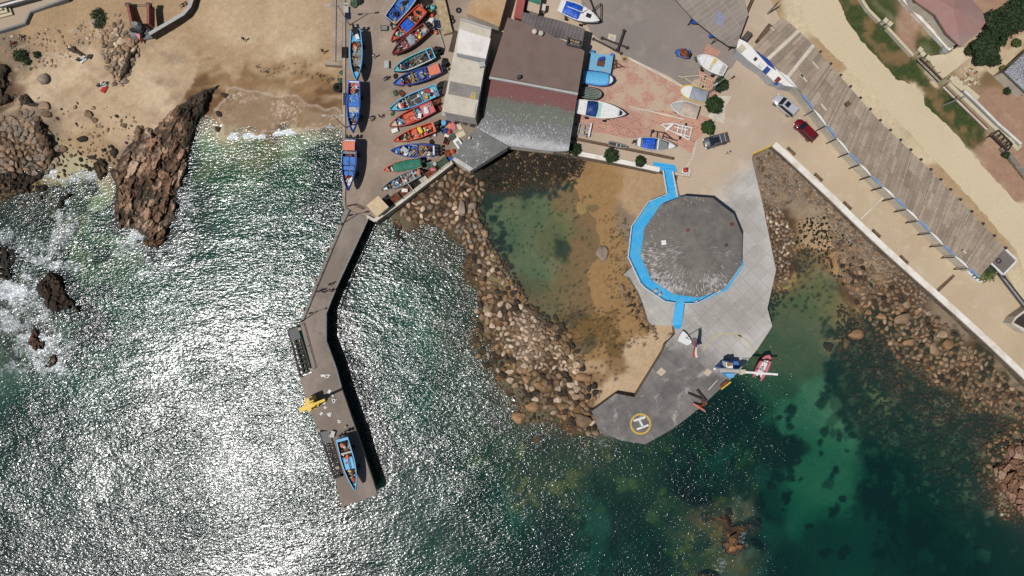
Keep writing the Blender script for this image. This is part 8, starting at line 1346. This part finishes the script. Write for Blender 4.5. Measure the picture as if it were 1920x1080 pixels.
# ---------------------------------------------------------------- people
def skin_body(pose):
    V, E, R = [], [], []
    def v(x, y, z, r, p=None): V.append((x, y, z)); R.append(r); (E.append((p, len(V) - 1)) if p is not None else None); return len(V) - 1
    st_ = pose == 'stand'; hip = .93 if st_ else .16; lean = 0 if st_ else -.12
    pel = v(0, 0, hip, .125); sp = v(0, lean * .5, hip + .26, .12, pel); ch = v(0, lean, hip + .46, .135, sp); nk = v(0, lean + .01, hip + .60, .05, ch); hd0 = v(0, lean + .03, hip + .66, .075, nk); hd = v(0, lean + .03, hip + .74, .092, hd0); v(0, lean + .02, hip + .83, .06, hd); v(0, lean + .13, hip + .735, .014, hd)
    for s in (-1, 1):
        v(s * .098, lean + .02, hip + .735, .016, hd)
        if st_: h = v(s * .1, 0, .86, .085, pel); kn = v(s * .11, .03 + .07 * s, .48, .06, h); an = v(s * .11, -.02 + .16 * s, .09, .042, kn); v(s * .12, .12 + .16 * s, .035, .035, an)
        else: h = v(s * .12, .06, .17, .09, pel); kn = v(s * .2, .42, .42, .06, h); an = v(s * .17, .68, .08, .042, kn); v(s * .18, .82, .05, .033, an)
        sh = v(s * .19, lean, hip + .5, .058, ch); el = v(s * .27, lean - .03 + (.05 * s if st_ else .1), hip + .22, .043, sh); wr = v(s * .28, lean + (.1 - .05 * s if st_ else .34), hip + (-.02 if st_ else .22), .03, el); pa = v(s * .28, lean + (.13 - .05 * s if st_ else .42), hip + (-.09 if st_ else .21), .034, wr)
        for i in range(4):
            o = (i - 1.5) * .02; f1 = v(s * .28, lean + (.14 - .05 * s if st_ else .46) + o, hip + (-.13 if st_ else .2), .0095, pa); v(s * .265, lean + (.15 - .05 * s if st_ else .5) + o, hip + (-.17 + .01 * abs(i - 1.5) if st_ else .17), .008, f1)
        t_ = v(s * .25, lean + (.16 - .05 * s if st_ else .44), hip + (-.1 if st_ else .22), .0105, pa); v(s * .235, lean + (.18 - .05 * s if st_ else .47), hip + (-.13 if st_ else .2), .009, t_)
    me = bpy.data.meshes.new('figure'); me.from_pydata(V, E, []); o = bpy.data.objects.new('figure', me); COL.objects.link(o); m = o.modifiers.new('skin', 'SKIN'); m.use_smooth_shade = True
    for i, d in enumerate(me.skin_vertices[0].data): d.radius = (R[i], R[i]); d.use_root = i == 0
    q = o.modifiers.new('sub', 'SUBSURF'); q.levels = 1; q.render_levels = 1; bpy.context.view_layer.update(); ev = o.evaluated_get(bpy.context.evaluated_depsgraph_get()); r = bpy.data.meshes.new_from_object(ev); bpy.data.objects.remove(o); return r
BODY = {'stand': skin_body('stand'), 'sit': skin_body('sit')}
def person(label, x, y, zb, rz, pose, top, legs, skin='skin'):
    me = BODY[pose].copy(); me.materials.clear(); [me.materials.append(M[k]) for k in (legs, top, skin, 'hair', 'black')]; mi = []
    hip = .93 if pose == 'stand' else .16
    for p in me.polygons:
        c = p.center; z = c.z - hip
        if pose == 'stand': k = 4 if c.z < .09 else 0 if c.z < .97 and abs(c.x) < .24 else 1 if z < .56 and (abs(c.x) < .24 or z > .2) else 2
        else: k = (0 if c.y > .05 and c.z < .6 and abs(c.x) < .26 and c.z < .52 else 1 if z < .56 and z > .05 else 0 if z <= .05 else 2)
        if z > .60: k = 2
        mi.append(k)
    me.polygons.foreach_set('material_index', mi); o = bpy.data.objects.new('person', me); COL.objects.link(o); p = P(x, y, zb); o.location = (p.x, p.y, zb); o.rotation_euler = (0, 0, rz); tag(o, label, 'person', 'people about the harbour')
    hz = hip + .74; ly = 0 if pose == 'stand' else -.12; MB().sphere((0, ly + .012, hz + .035), .108, n=12, k=8, sq=(.95, 1.05, 1)).build('hair', M['hair'], o, smooth=True)
    for s in (-1, 1): MB().sphere((s * .036, ly + .118, hz + .005), .012, n=6, k=4).build('eye', M['white'], o)
    return o
ZZ = lambda x, y: float(zt(np.array([float(x)]), np.array([float(y)]))[0])
for a in (('person in white top and dark trousers standing alone on the quay by the lamp shadow', 704, 108, 3, .4, 'stand', 'whitecloth', 'cloth'), ('person in a pale shirt walking on the quay, left of a pair', 697, 226, 3, 1.2, 'stand', 'whitecloth', 'cloth'), ('person dressed in black walking on the quay, right of a pair', 714, 220, 3, 2.0, 'stand', 'cloth', 'cloth'), ('person in black crouched by the bow of the turquoise boat', 727, 147, 3, 2.0, 'sit', 'cloth', 'cloth'),
          ('person in dark clothes first of the group walking up the pier', 599, 546, 3, 0, 'stand', 'cloth', 'denim'), ('person in blue walking in the middle of the group on the pier', 605, 545, 3, .4, 'stand', 'bluecloth', 'denim'), ('person in black walking behind the person in blue on the pier', 611, 547, 3, .2, 'stand', 'cloth', 'cloth'), ('person in a white top at the rail side of the pier group', 622, 546, 3, 2.2, 'stand', 'whitecloth', 'denim'), ('person in red at the far right of the pier group', 627, 544, 3, 1.2, 'stand', 'redcloth', 'cloth'), ('person in dark clothes standing apart on the pier above the group', 622, 533, 3, .8, 'stand', 'cloth', 'cloth'),
          ('person in a white shirt crossing the yard below the grey car', 1363, 288, 3, 2.5, 'stand', 'whitecloth', 'cloth'), ('person in a pink top sitting on the upper left beach', 26, 82, ZZ(26, 82), 2.5, 'sit', 'redcloth', 'cloth'), ('person in black sitting above the person in pink on the beach', 44, 70, ZZ(44, 70), 2.6, 'sit', 'cloth', 'cloth'), ('person in dark swimwear sitting by a white and blue towel', 150, 114, ZZ(150, 114), 1.0, 'sit', 'cloth', 'cloth'), ('person in black beside the red towel below the boulder pile', 188, 162, ZZ(188, 162), 1, 'sit', 'cloth', 'cloth'), ('person in white beside the red towel below the boulder pile', 199, 157, ZZ(199, 157), 2, 'sit', 'whitecloth', 'denim'), ('person in black leaning on the left of a pair at the curved wall', 346, 11, 2.9, 2, 'sit', 'cloth', 'cloth'), ('person in dark blue on the right of a pair at the curved wall', 352, 8, 2.9, 2, 'sit', 'denim', 'cloth'), ('person in black walking alone across the open sand', 461, 77, ZZ(461, 77), .4, 'stand', 'cloth', 'cloth'),
          ('person in white fitting out the stall under the market awning', 1652, 352, 3, .6, 'stand', 'whitecloth', 'cloth'), ('person in dark clothes on the sand near the slipway', 608, 99, ZZ(608, 99), .6, 'stand', 'cloth', 'cloth')): person(*a)
for (x, y, c, rz, lab) in ((156, 112, 'whitecloth', .6, 'white beach towel spread by the pale slab'), (194, 159, 'whitecloth', .3, 'white towel below the boulder pile on the beach'), (196, 167, 'redcloth', 1.0, 'red towel below the boulder pile on the beach'), (158, 110, 'bluecloth', .9, 'blue cloth at the end of the white beach towel'), (1650, 350, 'whitecloth', .4, 'white cloth hanging at the market stall')): gear('cloth', c, P(x, y, ZZ(x, y) + .02), 1.3 if c != 'bluecloth' else .6, lab, rz)
seen = {}
for o in SC.objects:
    if o.parent is None and 'label' in o: seen.setdefault(o['label'], []).append(o)
for l, os_ in seen.items():
    if len(os_) > 1 and len({o.get('group') for o in os_}) != 1 or (len(os_) > 1 and os_[0].name.split('.')[0] not in ('boulder', 'stone_block')): print('DUPLABEL', l, len(os_))
    n_ = len(l.split())
    if not 4 <= n_ <= 16: print('LEN', l)
